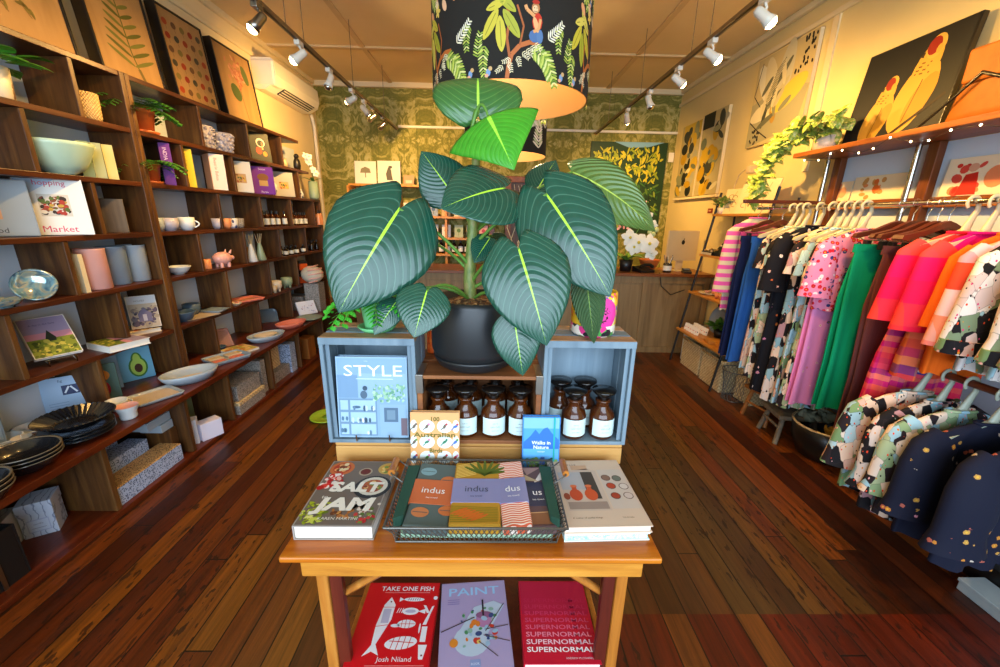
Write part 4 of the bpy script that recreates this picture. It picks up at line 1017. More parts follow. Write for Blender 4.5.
def art_super(b, M, w, h):
    bw(b, M, w, h, 'c41832'); b.rect(.003, h * .55, w - .003, h - .003, 'b4163c', .0002, M)
    for k, c in enumerate(['f6eef0', 'f0c8d4', 'e88aa0', 'dc6080', 'd44a70', 'cc3a62', 'c02c50', 'ba2048']):
        b.text('SUPERNORMAL', w * .5, h * (.12 + .083 * k), h * .075, c, .0004, M, 'CENTER', fit=w * .9, bold=.004 - .0004 * k)
    b.text('ANDREW McCONNELL', w * .93, h * .045, h * .03, 'e8c0c8', .0004, M, 'RIGHT')
book('crimson book with rows of fading lettering lying under the table', (.2, .765, .331), (0, 0, 0), .206, .25, .04, 'c41832', art_super)

# ------------------------------------------------------------------ books and basket on the table top
def art_salt(b, M, w, h):
    bw(b, M, w, h, '74655a'); P = lambda x, y, r, c, z: b.ell(w * x, h * y, w * r, w * r * .95, c, z, M, 22)
    P(.2, .86, .18, 'c86a34', .0003); P(.2, .86, .13, 'b83a1c', .0006); blobs(b, M, w * .1, h * .8, w * .3, h * .93, ['e8a060', 'c84424', 'e8d0a0', '7a3a1a'], 18, w * .02, w * .05, 31, .0009)
    P(.58, .8, .1, 'b09a80', .0003); P(.58, .8, .075, '6a2414', .0006); P(.9, .86, .15, 'c8a050', .0003); P(.9, .86, .11, 'd89a34', .0006); blobs(b, M, w * .82, h * .8, w * .98, h * .92, ['7a8a34', 'e8c870', 'b06a2a'], 14, w * .015, w * .04, 32, .0009)
    P(.78, .55, .26, '2e2a28', .0003); P(.78, .56, .21, 'd8d0c0', .0006); P(.78, .56, .15, 'b05a30', .0009); blobs(b, M, w * .68, h * .48, w * .9, h * .63, ['c83a20', 'e0b070', '8a3a1a', '7a8a3a'], 22, w * .015, w * .04, 33, .0012)
    blobs(b, M, w * .02, h * .52, w * .3, h * .74, ['c81c20', 'e03a2c', 'f0e0d8', 'e8b0a0', 'b81818'], 50, w * .02, w * .06, 34, .0005)
    blobs(b, M, w * .02, h * .03, w * .32, h * .32, ['a8b020', '8a9a1c', 'c8cc50', '6a7a14', 'e0dc80'], 60, w * .02, w * .06, 35, .0005, .6)
    blobs(b, M, w * .72, h * .05, w * .98, h * .3, ['b02020', '7a8a34', 'e0d0c0', '5a6a24', 'c83a30'], 40, w * .015, w * .045, 36, .0005)
    blobs(b, M, w * .4, h * .1, w * .66, h * .2, ['b06a2c', 'c88a44', '6a3a1a'], 14, w * .02, w * .05, 37, .0005)
    b.text('SALT', w * .55, h * .47, h * .2, 'efe6d8', .002, M, 'CENTER', fit=w * .74, bold=.012, shear=.12); b.text('JAM', w * .52, h * .2, h * .24, 'efe6d8', .002, M, 'CENTER', fit=w * .8, bold=.012, shear=.12)
    b.text('to', w * .16, h * .36, h * .07, 'efe6d8', .002, M); b.text('KAREN MARTINI', w * .52, h * .07, h * .05, 'efe6d8', .002, M, 'CENTER')
book('thick cookbook showing plates of food, front left of the table top', (-.372, .785, .7505), (0, 0, 0), .19, .262, .04, '9a9088', art_salt, pages='pages')
def art_handmade(b, M, w, h):
    bw(b, M, w, h, 'd8c0aa'); b.text('MARTELLE', w * .1, h * .9, h * .035, '5a4a44', .0004, M, spacing=1.5)
    b.rect(w * .3, h * .82, w * .52, h * .9, 'd0a888', .0003, M)
    b.poly([(w * .1, h * .2), (w * .62, h * .2), (w * .62, h * .8), (w * .5, h * .84), (w * .1, h * .78)], 'cdb8a8', .0003, M); b.rect(w * .1, h * .5, w * .4, h * .78, 'b8b4b4', .0005, M)
    b.rect(w * .4, h * .36, w * .56, h * .78, '4a4038', .0007, M); b.rect(w * .12, h * .22, w * .6, h * .32, 'a08c80', .0006, M)
    for x, c in ((.25, 'c8502a'), (.44, 'd0582c')):
        b.ell(w * x, h * .42, w * .08, h * .085, c, .001, M, 16); b.rect(w * (x - .03), h * .46, w * (x + .03), h * .56, c, .0011, M); b.ell(w * x, h * .55, w * .045, h * .02, 'e0784a', .0013, M, 12)
    b.ell(w * .13, h * .4, w * .04, h * .05, '9a4a30', .001, M)
    b.rect(w * .64, h * .22, w * .98, h * .82, 'cfc0b4', .0003, M)
    for x, y, c in ((.72, .68, '8a6a5a'), (.86, .67, '6e7468'), (.74, .55, 'b8482c'), (.9, .54, 'd8ccc4'), (.74, .4, 'a8442c'), (.9, .4, 'd0c0b8')): b.ell(w * x, h * y, w * .062, h * .05, '6a4a40', .0005, M, 14); b.ell(w * x, h * y, w * .052, h * .042, c, .0007, M, 14)
    b.text('A maker of useful things', w * .12, h * .1, h * .028, '7a6450', .0004, M); b.text('handmade', w * .7, h * .1, h * .026, '8a7460', .0004, M)
leafp = NT('leafy_printed_paper', .5); lf = leafp.noise(leafp.mapping(leafp.obj(), (40, 90, 40)), 1.2, 2, .5, 2.5)
leafp.col(leafp.ramp(lf, [(.35, 'dfeeea'), (.52, 'b8d8d0'), (.6, '7aa898'), (.66, 'd0e6e2')]))
book('white book with green leaf edges, under the beige pottery book', (.286, .785, .7505), (0, 0, 2), .21, .27, .022, 'dfeeea', None, spine_col='leafy_printed_paper', pages='leafy_printed_paper')
book('beige pottery book with orange jugs, front right of the table top', (.288, .785, .773), (0, 0, 2), .215, .272, .02, 'd8c0aa', art_handmade)
for i, (x, y, z, r, l) in enumerate([(-.212, .985, .793, 80, 'wooden handle stick at the left basket end'), (.18, .985, .797, 96, 'wooden handle stick at the right basket end')]):
    pass
bk = empty('wire_basket', 'shallow grey wire basket of folded tea towels on the table', 'basket', (-.03, .893, .751))
def frame_pts(w, d, z, bow=0): return [(-w / 2, -d / 2, z), (w / 2, -d / 2, z), (w / 2, d / 2, z), (-w / 2, d / 2, z), (-w / 2, -d / 2, z)]
mat('wire_grey', '6f6c66', .4, .7)
b = MB(); b.tube(frame_pts(.425, .27, .06), .0035, 'wire_grey', n=6); b.build('rim', bk)
b = MB(); b.tube(frame_pts(.385, .23, .003), .0028, 'wire_grey', n=6); b.build('base_wire', bk)
b = MB()
def mesh_side(a0, a1, c0, c1, n):
    a0, a1, c0, c1 = map(Vector, (a0, a1, c0, c1))
    for i in range(n):
        for s in (1, -1):
            t0 = i / n; t1 = (i + s * 2) / n
            if not 0 <= t1 <= 1: continue
            b.tube([a0.lerp(a1, t0), c0.lerp(c1, t1)], .0011, 'wire_grey', n=4)
W0, D0, W1, D1 = .192, .115, .212, .135
mesh_side((-W0, -D0, .003), (W0, -D0, .003), (-W1, -D1, .06), (W1, -D1, .06), 34); mesh_side((-W0, D0, .003), (W0, D0, .003), (-W1, D1, .06), (W1, D1, .06), 34)
mesh_side((-W0, -D0, .003), (-W0, D0, .003), (-W1, -D1, .06), (-W1, D1, .06), 20); mesh_side((W0, -D0, .003), (W0, D0, .003), (W1, -D1, .06), (W1, D1, .06), 20)
b.build('wire_mesh', bk)
for s in (-1, 1):
    b = MB(); b.tube([(s * .205, .03, .06), (s * .235, .03, .085), (s * .235, .1, .085), (s * .205, .1, .06)], .0022, 'wire_grey', n=6); h_ = b.build('handle', bk)
    b = MB(); b.tube([(s * .235, .035, .085), (s * .235, .095, .085)], .0095, 'table_leg_pine', n=10); b.build('grip', h_)
# cloth lining and tea towels
def cloth_slab(name, label, cat, loc, rot, w, h, t, mt, band=None, bandtxt=None, bt='e8e8ee', btcol='f0ece8', group=None, art=None):
    o = empty(name, label, cat, loc, rot, group)
    b = MB(); b.box(-w / 2, w / 2, -h / 2, h / 2, 0, t, mt); b.build('folded_cloth', o, bevel=.006, seg=3)
    if art:
        b = MB(); art(b, T(0, 0, t + .0006)); b.build('print', o)
    if band:
        b = MB(); b.box(-w / 2 - .001, w / 2 + .001, -h * .19, h * .19, -.001, t + .0015, band)
        b.text(bandtxt, 0, -.006, .03, btcol, t + .0022, None, 'CENTER'); b.text('tea towel', 0, -.024, .008, btcol, t + .0022, None, 'CENTER'); b.build('paper_band', o)
    return o
terr = lambda *a_: terrazzo(*a_)
def towel_print(kind):
    def f(b, M):
        if kind == 'moon':
            for x, y, c in ((-.025, .075, '7fa0a8'), (.035, .045, 'c8703c'), (-.02, -.07, 'c87a4a'), (.045, -.06, 'c8703c')): b.ell(x, y, .022, .016, c, 0, M, 16); b.line([(x - .018, y), (x + .018, y)], .002, '4a5a5a', .0004, M)
        if kind == 'palm':
            for k in range(9): b.line([(-.06 + .004 * k, -.11 + .004 * k), (.06, .03 + .012 * k)] if False else [(-.058, .045 + .006 * k), (-.058 + .055, .062 + .006 * k)], .003, 'e8c060', 0, M)
            for k in range(8):
                a = radians(10 + 20 * k); b.ell(.02 + .035 * cos(a), .065 + .02 * sin(a), .034, .005, '5c6a22', .0003, M, 10, 10 + 20 * k)
            for k in range(9): b.line([(-.06, -.055 - .006 * k), (.055, -.06 - .005 * k)], .0022, '8a7a1c', 0, M)
            for k in range(6): b.ell(-.04 + .01 * k, -.07 - .004 * k, .025, .004, 'd06a24', .0003, M, 10, 25)
        if kind == 'plum':
            b.poly([(-.005, .04), (.03, .1), (.035, .06)], 'd8ccc4', 0, M); b.poly([(-.03, .1), (-.02, .07), (.02, .1)], '9a7a70', 0, M); b.poly([(-.03, .05), (.01, .045), (-.03, .075)], 'b8a07a', .0003, M); b.rect(-.035, -.1, .035, -.065, '8a5a3c', 0, M); b.line([(-.035, -.065), (.035, -.062)], .003, 'd0a070', .0003, M)
    return f
wv = NT('coral_wave_cloth', .8); wx, wy, wz = wv.sep(wv.obj())
wv.col(wv.mix(wv.math('GREATER_THAN', wv.math('SINE', wv.math('ADD', wv.math('MULTIPLY', wy, 900.0), wv.math('MULTIPLY', wv.math('SINE', wv.math('MULTIPLY', wx, 150.0)), 1.6))), .1), 'd8603c', 'f0dccc'))
mat('slate_cloth', '55625f', .85); mat('ochre_cloth', 'b8861c', .85); mat('plum_cloth', '5e4648', .85); mat('green_cloth', '1f4a3a', .85); mat('mint_cloth', '9cc0a0', .85)
b = MB()
b.box(-.185, .185, -.108, .108, .004, .022, 'mint_cloth'); tag(b.build('folded_cloth', None, (-.03, .893, .751), None, .006), 'pale green folded cloth at the bottom of the wire basket', 'cloth')
for s, l in ((-1, 'dark green napkin tucked at the left end of the basket'), (1, 'dark green napkin tucked at the right end of the basket')):
    b = MB(); b.prism([(s * .178, -.095), (s * .2, -.11), (s * .205, .1), (s * .172, .105)][::s], .0, .028, 'green_cloth', T(0, 0, .0)); tag(b.build('green_napkin', None, (-.03, .893, .776), (0, s * -3, 0), .006), l, 'napkin', 'dark green napkins')
cloth_slab('tea_towel', 'slate tea towel with orange moons and a terracotta band', 'tea towel', (-.15, .893, .776), (5, 3, -2), .108, .225, .03, 'slate_cloth', 'c8683c', 'indus', group='banded tea towels', art=towel_print('moon'))
cloth_slab('tea_towel', 'ochre palm-leaf tea towel with a wide lilac band', 'tea towel', (-.035, .893, .778), (5, 0, 0), .125, .222, .034, 'ochre_cloth', '8a88b0', 'indus', btcol='4a5064', group='banded tea towels', art=towel_print('palm'))
cloth_slab('tea_towel', 'coral wave-striped tea towel with a lilac band', 'tea towel', (.062, .893, .782), (5, -4, 3), .072, .23, .032, 'coral_wave_cloth', '8684ac', 'dus', group='banded tea towels')
cloth_slab('tea_towel', 'plum and brown leaf tea towel with a dark band', 'tea towel', (.125, .893, .776), (5, 0, 2), .07, .218, .026, 'plum_cloth', '33344a', 'us', group='banded tea towels', art=towel_print('plum'))
# two small books propped behind the basket
def art_birds(b, M, w, h):
    bw(b, M, w, h, 'e0a468'); rnd = random.Random(3); cc = ['3a7a5a', 'b83a3a', '4a6ab0', '6a5a4a', 'd07a9a', '5a8a3a']
    for r in range(4):
        for c in range(4):
            x, y = w * (-.02 + c * .36), h * (.01 + r * .255)
            if r in (1, 2, 0, 3): b.ell(max(w * .07, min(w * .93, x)), y, w * (.07 if c in (0, 3) else .155), h * .105, 'dfe6e4', .0003, M, 20)
            col = rnd.choice(cc); x = max(w * .08, min(w * .92, x)); b.ell(x, y, w * .055, h * .022, col, .0006, M, 10, rnd.uniform(20, 70)); b.ell(x + w * .04, y + h * .035, w * .025, h * .02, rnd.choice(cc), .0008, M, 8); b.line([(x - w * .03, y - h * .02), (x - w * .08, y - h * .06)], w * .02, col, .0007, M)
    b.text('100', w * .5, h * .86, h * .1, '6a6418', .0012, M, 'CENTER', bold=.006); b.text('Australian', w * .5, h * .6, h * .11, '6a6418', .0012, M, 'CENTER', fit=w * .86, bold=.006); b.text('Birds', w * .52, h * .345, h * .1, '6a6418', .0012, M, 'CENTER', bold=.006)
book('small orange book with bird circles propped behind the basket', (-.166, 1.062, .7525), (82, 0, 0), .145, .19, .02, 'e0a468', art_birds)
def art_walks(b, M, w, h):
    bw(b, M, w, h, '4a9ae0'); b.rect(.003, h * .8, w - .003, h - .003, '7ab4e4', .0002, M)
    b.poly([(.003, h * .3), (.003, h * .56), (w * .2, h * .66), (w * .34, h * .78), (w * .44, h * .7), (w * .56, h * .8), (w * .66, h * .82), (w * .78, h * .72), (w - .003, h * .6), (w - .003, h * .3)], '2a6ac8', .0004, M); b.rect(.003, h * .26, w - .003, h * .44, '5aa8e8', .0005, M)
    blobs(b, M, .008, .008, w - .01, h * .26, ['3a6a34', '2a5a3a', '5a8a3c', '24503a', '7aa050'], 60, .004, .011, 41, .0008)
    b.poly([(w * .46, h * .16), (w * .5, h * .3), (w * .6, h * .3), (w * .62, h * .16)], '3a5aa0', .0016, M); b.text('Walks in', w * .5, h * .52, h * .09, 'f4f6f8', .001, M, 'CENTER', bold=.003); b.text('Nature', w * .5, h * .44, h * .09, 'f4f6f8', .001, M, 'CENTER', bold=.003); b.text('Australia', w * .5, h * .38, h * .035, 'f4f6f8', .001, M, 'CENTER')
    b.rect(w * .82, 0, w * .87, h, '1fa0a0', .002, M)
book('small blue mountain walks book propped behind the basket', (.152, 1.065, .7525), (82, 0, 0), .112, .178, .02, '3a86d8', art_walks)

# ------------------------------------------------------------------ plinth and crates behind
b = MB(); b.box(-.482, .415, 1.1, 1.29, .751, .808, 'pale_pine'); b.box(-.482, .415, 1.102, 1.288, .809, .822, 'pale_pine'); tag(b.build('pine_plinth', bevel=.003), 'low pale pine plinth on the table under the three crates', 'plinth')
def crate(label, x0, x1, z0, z1, y0, y1, paint, top=True, name='painted_crate'):
    cx = (x0 + x1) / 2
    o = empty(name, label, 'crate', (cx, y0, z0)); w = x1 - x0; h = z1 - z0; d = y1 - y0; t = .012
    def pt(b, n, **k): return b.build(n, o, bevel=.002, **k)
    for x in (-w / 2, w / 2 - t):
        for k, (a0, a1) in enumerate(((0, .58), (.6, 1))):
            b = MB(); b.box(x, x + t, d * a0, d * a1, 0, h - .012, paint); pt(b, 'side_board')
    b = MB(); b.box(-w / 2 + t, w / 2 - t, d - t, d, t, h - .012, paint); pt(b, 'back_panel')
    b = MB(); b.box(-w / 2 + t, w / 2 - t, 0, d, 0, t, paint); pt(b, 'bottom_board')
    for sx_ in (-1, 1):
        b = MB(); xx = sx_ * (w / 2 - t); b.prism([(xx, .012), (xx - sx_ * .014, .012), (xx, .028)][::sx_], t, h - .012, paint); pt(b, 'corner_post')
    for k in range(3):
        b = MB(); b.box(-w / 2, w / 2, d * (k * .345), d * (k * .345 + .3), h - .012, h, ('slat_top_wood', paint, 'slat_top_wood')[k]); pt(b, 'slat')
    b = MB(); b.box(-w / 2, w / 2, -.003, .0, h - .022, h - .001, paint); pt(b, 'front_rail')
    return o
crate('blue-grey painted crate holding the framed style book, left', -.497, -.222, .823, 1.163, 1.095, 1.265, 'blue_crate_paint')
crate('blue-grey painted crate holding four amber jars, right', .153, .42, .823, 1.163, 1.095, 1.265, 'blue_crate_paint')
o = empty('wooden_crate', 'old brown wooden crate of amber jars under the black pot', 'crate', (-.035, 1.095, .823)); 
for sx_ in (-1, 1):
    b = MB(); x = sx_ * .178; b.box(x - .008, x + .008, 0, .26, 0, .215, 'old_crate_wood'); b.build('side_board', o, bevel=.002)
    b = MB(); b.box(x - .011, x + .011, -.003, .02, .17, .229, 'brushed_steel'); b.box(x - .011, x + .011, -.003, .1, .2265, .2285, 'brushed_steel'); b.build('corner_bracket', o, bevel=.001)
for k in range(2):
    b = MB(); b.box(-.19, .19, .0 + .133 * k, .13 + .133 * k, .215, .2265, 'old_crate_wood'); b.build('top_board', o, bevel=.002)
b = MB(); b.box(-.17, .17, 0, .26, 0, .012, 'old_crate_wood'); b.build('bottom_board', o, bevel=.002)
b = MB(); b.box(-.17, .17, .25, .262, .012, .215, 'old_crate_wood'); b.build('back_panel', o)

# framed STYLE book
def art_style(b, M, w, h):
    bw(b, M, w, h, '7f9fba'); b.rect(.003, h * .5, w * .3, h * .78, '6f8fae', .0002, M); b.rect(w * .3, h * .5, w - .003, h * .8, '8caac2', .0002, M)
    b.text('STYLE', w * .52, h * .77, h * .19, 'eef4f8', .001, M, 'CENTER', fit=w * .82); b.line([(w * .28, h * .735), (w * .8, h * .735)], h * .006, 'dce8f0', .001, M)
    for k in range(4): b.text('home', w * (.4 + .0 * k), h * .945, h * .02, 'c8d8e6', .001, M) if k == 0 else None
    b.rect(.003, .003, w - .003, h * .5, '7f9fba', .0003, M); b.rect(w * .02, .006, w * .56, h * .49, '6a87a2', .0004, M)
    for x0, y0, x1, y1 in ((.04, .35, .15, .47), (.18, .35, .54, .47), (.04, .2, .15, .32), (.18, .2, .54, .32), (.04, .04, .15, .17), (.18, .04, .54, .17)): b.rect(w * x0, h * y0, w * x1, h * y1, '9cbad2', .0007, M)
    b.rect(w * .6, .006, w - .006, h * .42, '86a4bc', .0005, M); b.rect(w * .66, h * .2, w * .86, h * .38, '4f6880', .0008, M); b.rect(w * .7, h * .23, w * .82, h * .35, '6a8498', .001, M)
    blobs(b, M, w * .52, h * .46, w * .96, h * .66, ['7aa88a', '94bc9c', '5f9478', 'a8c8ac'], 90, w * .012, w * .03, 51, .0012)
    b.ell(w * .4, h * .62, w * .035, h * .03, '33485c', .0012, M); b.ell(w * .38, h * .54, w * .05, h * .05, '4a6076', .0012, M); b.ell(w * .27, h * .385, w * .06, h * .018, '44607a', .001, M)
    rnd = random.Random(6)
    for k in range(16): b.ell(w * rnd.uniform(.2, .52), h * rnd.choice((.22, .06, .37)), w * .018, h * rnd.uniform(.02, .045), rnd.choice(['d4e2ec', '5a7690', '3f566c', 'b8ccda']), .0012, M, 8)
    for k in range(5): b.ell(w * rnd.uniform(.05, .14), h * rnd.choice((.24, .09)), w * .02, h * .03, '50708a', .0012, M, 8)
    b.rect(w * .9, h * .03, w * .99, h * .25, '6a5a64', .001, M)
book('blue-toned home style book standing in the left crate', (-.36, 1.125, .8375), (84, 0, 0), .212, .255, .025, '93b2cc', art_style)
b = MB()
for x in (-.05, .05): b.tube([(x, .03, .0), (x, -.03, .0), (x, -.033, .022)], .0022, 'chrome', n=6)
b.tube([(-.05, .02, 0), (.05, .02, 0)], .0022, 'chrome', n=6)
tag(b.build('book_stand', None, (-.358, 1.115, .8365)), 'small wire hooks holding up the home style book', 'book stand')

# amber apothecary jars
def apothecary(label, loc, s=1.0, group='amber apothecary jars'):
    o = empty('apothecary_jar', label, 'jar', loc, (0, 0, random.uniform(-12, 12)), group)
    r, h = .039, .115
    b = MB(); b.lathe([(0, 0), (r * .92, 0), (r, .006), (r, h * .62), (r * .9, h * .74), (r * .52, h * .86), (r * .5, h), (r * .6, h + .004), (r * .6, h + .01), (0, h + .01)], 'amber_glass', n=28); b.build('body', o)
    b = MB(); b.lathe([(0, h + .01), (r * .45, h + .01), (r * .5, h + .02), (r * .95, h + .036), (r * .95, h + .042), (0, h + .046)], 'stopper_glass', n=24); b.build('stopper', o)
    b = MB(); n = 14; rr = r + .0007; vs = []
    for i in range(n + 1):
        a = radians(-90 - 62 + 124 * i / n); vs += [(rr * cos(a), rr * sin(a), .012), (rr * cos(a), rr * sin(a), .068)]
    b.add(vs, [(2 * i, 2 * i + 2, 2 * i + 3, 2 * i + 1) for i in range(n)], 'jar_label', None, True)
    for k, (tx, sz) in enumerate((('nature', .006), ('GREY CLAY', .006), ('hand cream', .005))): b.text(tx, 0, .05 - .012 * k, sz, '6a7a78', 0, T(0, -rr - .0006, 0) @ RX(90), 'CENTER')
    b.build('label', o); return o
mat('jar_label', 'cfe4e2', .6); mat('stopper_glass', '15110f', .12)
fr = [(-.168, 'amber jar leftmost in the front row of the brown crate'), (-.082, 'second amber jar in the front row of the brown crate'), (.005, 'third amber jar in the front row of the brown crate'), (.09, 'rightmost amber jar in the front row of the brown crate')]
for i, (x, l) in enumerate(fr): apothecary(l, (x + .002, 1.145, .8355))
for i, (x, l) in enumerate([(-.15, 'dark amber jar at the back left of the brown crate'), (-.068, 'dark amber jar second along the back row of the brown crate'), (.015, 'dark amber jar third along the back row of the brown crate'), (.09, 'dark amber jar at the back right of the brown crate')]): apothecary(l, (x, 1.265, .8355))
for x, y, l in ((.262, 1.14, 'amber jar front left in the right crate'), (.352, 1.14, 'amber jar front right in the right crate'), (.228, 1.215, 'amber jar back left in the right crate'), (.31, 1.215, 'amber jar back right in the right crate')): apothecary(l, (x, y, .8355))
mat('black_pot', '1b1d1f', .42)
# ------------------------------------------------------------------ the big potted philodendron on the brown crate
leaf_mat('philodendron_leaf', '143c2e', '1e5240', 'a6dc3c', 13.0, .24, 1.0, midw=.028, vein='6aa088', vk=.34, bump=.12)
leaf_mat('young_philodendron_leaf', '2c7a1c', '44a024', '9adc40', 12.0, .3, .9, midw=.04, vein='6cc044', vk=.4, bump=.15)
leaf_mat('green_philodendron_leaf', '28542a', '3c6e30', 'a0d848', 13.0, .28, 1.0, midw=.03, vein='80ac58', vk=.4, bump=.15)
leaf_mat('old_philodendron_leaf', '2c4a2c', '3f5c34', '7c9a4a', 13.0, .4, 1.0, midw=.03, vein='5a7850', vk=.4, bump=.6)
leaf_mat('warm_lit_philodendron_leaf', '4a6a30', '64803a', 'b4cc58', 13.0, .32, 1.0, midw=.03, vein='8aa45c', vk=.5, bump=.7)  # lighter yellowish copy of the blade, warm backlight put into its colour
HEART = [(0, .5), (.06, .74), (.14, .9), (.25, 1.0), (.38, .98), (.52, .87), (.66, .69), (.8, .44), (.9, .24), (.96, .1), (1, .0)]
WEDGE = [(0, .9), (.08, 1.0), (.3, .82), (.55, .55), (.8, .25), (1, 0)]
LEAVES = {
    'A': ((-0.253, 1.120, 1.516), (-0.410, -0.549, -0.728), (0.295, -0.835, 0.464), 0.325, 0.292, 34, 0.22),
    'B': ((0.138, 1.100, 1.559), (0.498, -0.496, -0.712), (-0.232, -0.867, 0.441), 0.318, 0.250, 30, 0.2),
    'C': ((0.063, 1.000, 1.426), (0.292, -0.446, -0.846), (-0.064, -0.892, 0.448), 0.253, 0.224, 30, 0.18),
    'D': ((0.027, 1.140, 1.576), (-0.675, -0.725, -0.138), (0.471, -0.567, 0.675), 0.207, 0.206, 25, 0.26),
    'E': ((-0.122, 1.320, 1.556), (-0.586, -0.012, 0.810), (0.188, -0.974, 0.122), 0.173, 0.168, 15, 0.1),
    'F': ((-0.047, 1.220, 1.765), (0.0, -0.1, 0.995), (0.05, -0.99, -0.1), 0.270, 0.250, 135, 0.1),
    'U': ((-0.019, 1.170, 1.756), (0.334, -0.672, -0.661), (-0.272, -0.740, 0.615), 0.177, 0.269, 30, 0.0),
    'G': ((0.258, 1.420, 1.650), (0.785, -0.514, -0.346), (-0.263, -0.782, 0.566), 0.350, 0.206, 45, 0.1),
    'H': ((0.144, 1.420, 1.591), (0.471, 0.387, 0.793), (-0.027, -0.892, 0.451), 0.150, 0.123, 20, 0.1),
    'I': ((0.057, 1.020, 1.246), (0.175, -0.296, -0.939), (-0.012, -0.954, 0.298), 0.160, 0.133, 20, 0.12),
    'J': ((-0.171, 1.030, 1.313), (-0.197, -0.584, -0.788), (0.156, -0.812, 0.562), 0.128, 0.144, 25, 0.15),
    'K': ((0.257, 1.100, 1.352), (0.156, -0.187, -0.970), (-0.192, -0.969, 0.156), 0.197, 0.095, 10, 0.05),
    'L': ((-0.010, 1.200, 1.442), (-0.426, -0.694, -0.581), (0.232, -0.704, 0.671), 0.096, 0.087, 25, 0.1),
    'N': ((-0.261, 1.300, 1.432), (-0.233, -0.393, -0.890), (0.192, -0.915, 0.354), 0.109, 0.063, 25, 0.1),
    'O': ((-0.275, 1.120, 1.263), (-0.457, -0.588, -0.667), (0.263, -0.806, 0.530), 0.113, 0.079, 30, 0.1),
    'Q': ((-0.005, 1.300, 1.443), (0.484, -0.453, -0.749), (-0.089, -0.877, 0.472), 0.080, 0.082, 25, 0.1),
}
KIND = {'U': 'young_philodendron_leaf', 'K': 'old_philodendron_leaf', 'N': 'old_philodendron_leaf', 'Q': 'old_philodendron_leaf', 'G': 'warm_lit_philodendron_leaf', 'F': 'green_philodendron_leaf'}
LEAF_LABEL = {'U': 'bright new green leaf hanging below the lampshade', 'A': 'largest leaf, reaching left', 'B': 'large leaf reaching right', 'K': 'dull hanging leaf in front of the pink pot', 'G': 'leaf at the back right, coloured as if warmly backlit'}
px0, py0, pz0 = -.055, 1.207, 1.0515
pl = empty('potted_philodendron', 'big philodendron with heart-shaped dark leaves in a black pot on the brown crate', 'potted plant', (px0, py0, pz0))
b = MB(); b.lathe([(0, .036), (.12, .036), (.126, .04), (.133, .06), (.135, .2), (.132, .215), (.125, .215), (.122, .175), (0, .172)], 'black_pot', n=48); b.build('pot', pl)
b = MB(); b.lathe([(0, 0), (.1, 0), (.115, .01), (.126, .03), (.129, .038), (.121, .038), (.11, .018), (0, .016)], 'black_pot', n=48); b.build('saucer', pl)
bark = NT('bark_mulch', .9); bark.col(bark.ramp(bark.vor(bark.obj(), 90, 'Color'), [(.2, '3a2416'), (.5, '7a5230'), (.8, 'b08a5a')])); bark.bump(bark.vor(bark.obj(), 90), .8, .01)
b = MB(); b.lathe([(0, .214), (.06, .208), (.114, .19), (.116, .17)], 'bark_mulch', n=32); b.build('mulch', pl)
trunk_m = NT('trunk_skin', .5); trunk_m.col(trunk_m.ramp(trunk_m.noise(trunk_m.mapping(trunk_m.obj(), (40, 40, 18)), 1.4, 3), [(.35, '4f6a2c'), (.55, '7f8a44'), (.7, 'a08c5c')]))
b = MB(); b.tube([(-.012, 0, .19), (-.016, .005, .27), (-.008, 0, .38), (-.004, 0, .5), (.004, -.002, .62), (.008, -.002, .70)], [.02, .019, .016, .014, .011, .006], 'trunk_skin', n=10); b.build('trunk', pl)
mat('petiole_green', '5c8a34', .4)
def offs(v): return Vector(v) - Vector((px0, py0, pz0))
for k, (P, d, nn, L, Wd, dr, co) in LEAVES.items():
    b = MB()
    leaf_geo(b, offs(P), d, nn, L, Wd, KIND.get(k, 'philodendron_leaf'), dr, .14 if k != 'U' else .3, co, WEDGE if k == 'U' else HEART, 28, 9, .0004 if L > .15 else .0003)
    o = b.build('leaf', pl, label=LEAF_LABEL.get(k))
    so = o.modifiers.new('thick', 'SOLIDIFY'); so.thickness = .0012
    p1 = offs(P); hgt = {'A': .3, 'B': .36, 'C': .26, 'D': .42, 'E': .4, 'F': .66, 'U': .68, 'G': .4, 'H': .4, 'I': .2, 'J': .19, 'K': .24, 'L': .3, 'N': .28, 'O': .2, 'Q': .3}[k]
    p0 = Vector((-.008, 0, hgt)); rise = p1.z - p0.z
    dd = Vector(d)
    mid = p0.lerp(p1, .5) + Vector((0, 0, max(.02, .09 - rise * .3)))
    end = p1 - dd * .0
    pts = []
    for i in range(9):
        t = i / 8; pts.append(p0 * (1 - t) ** 2 + mid * 2 * t * (1 - t) + end * t ** 2)
    b = MB(); b.tube(pts, [.0055 - .002 * i / 8 for i in range(9)], 'petiole_green', n=6); b.build('petiole', o)

# light green pot with a bright fern, on the left crate
def pot_green(o):
    b = MB(); b.lathe([(0, .006), (.034, .006), (.036, .01), (.047, .095), (.05, .095), (.051, .115), (.046, .115), (.043, .1), (0, .098)], 'mint_pot', n=28); b.build('pot', o)
    b = MB(); b.lathe([(0, 0), (.045, 0), (.058, .014), (.054, .016), (.042, .005), (0, .005)], 'mint_pot', n=28); b.build('saucer', o)
mat('mint_pot', '6fc080', .35)
rosette('bright green fern in a light green pot on the left painted crate', (-.35, 1.18, 1.1635), pot_green, 14, .18, .055, 'bright_fern_leaf', soil_z=.1, soil_r=.042, seed=8, rise=.5)
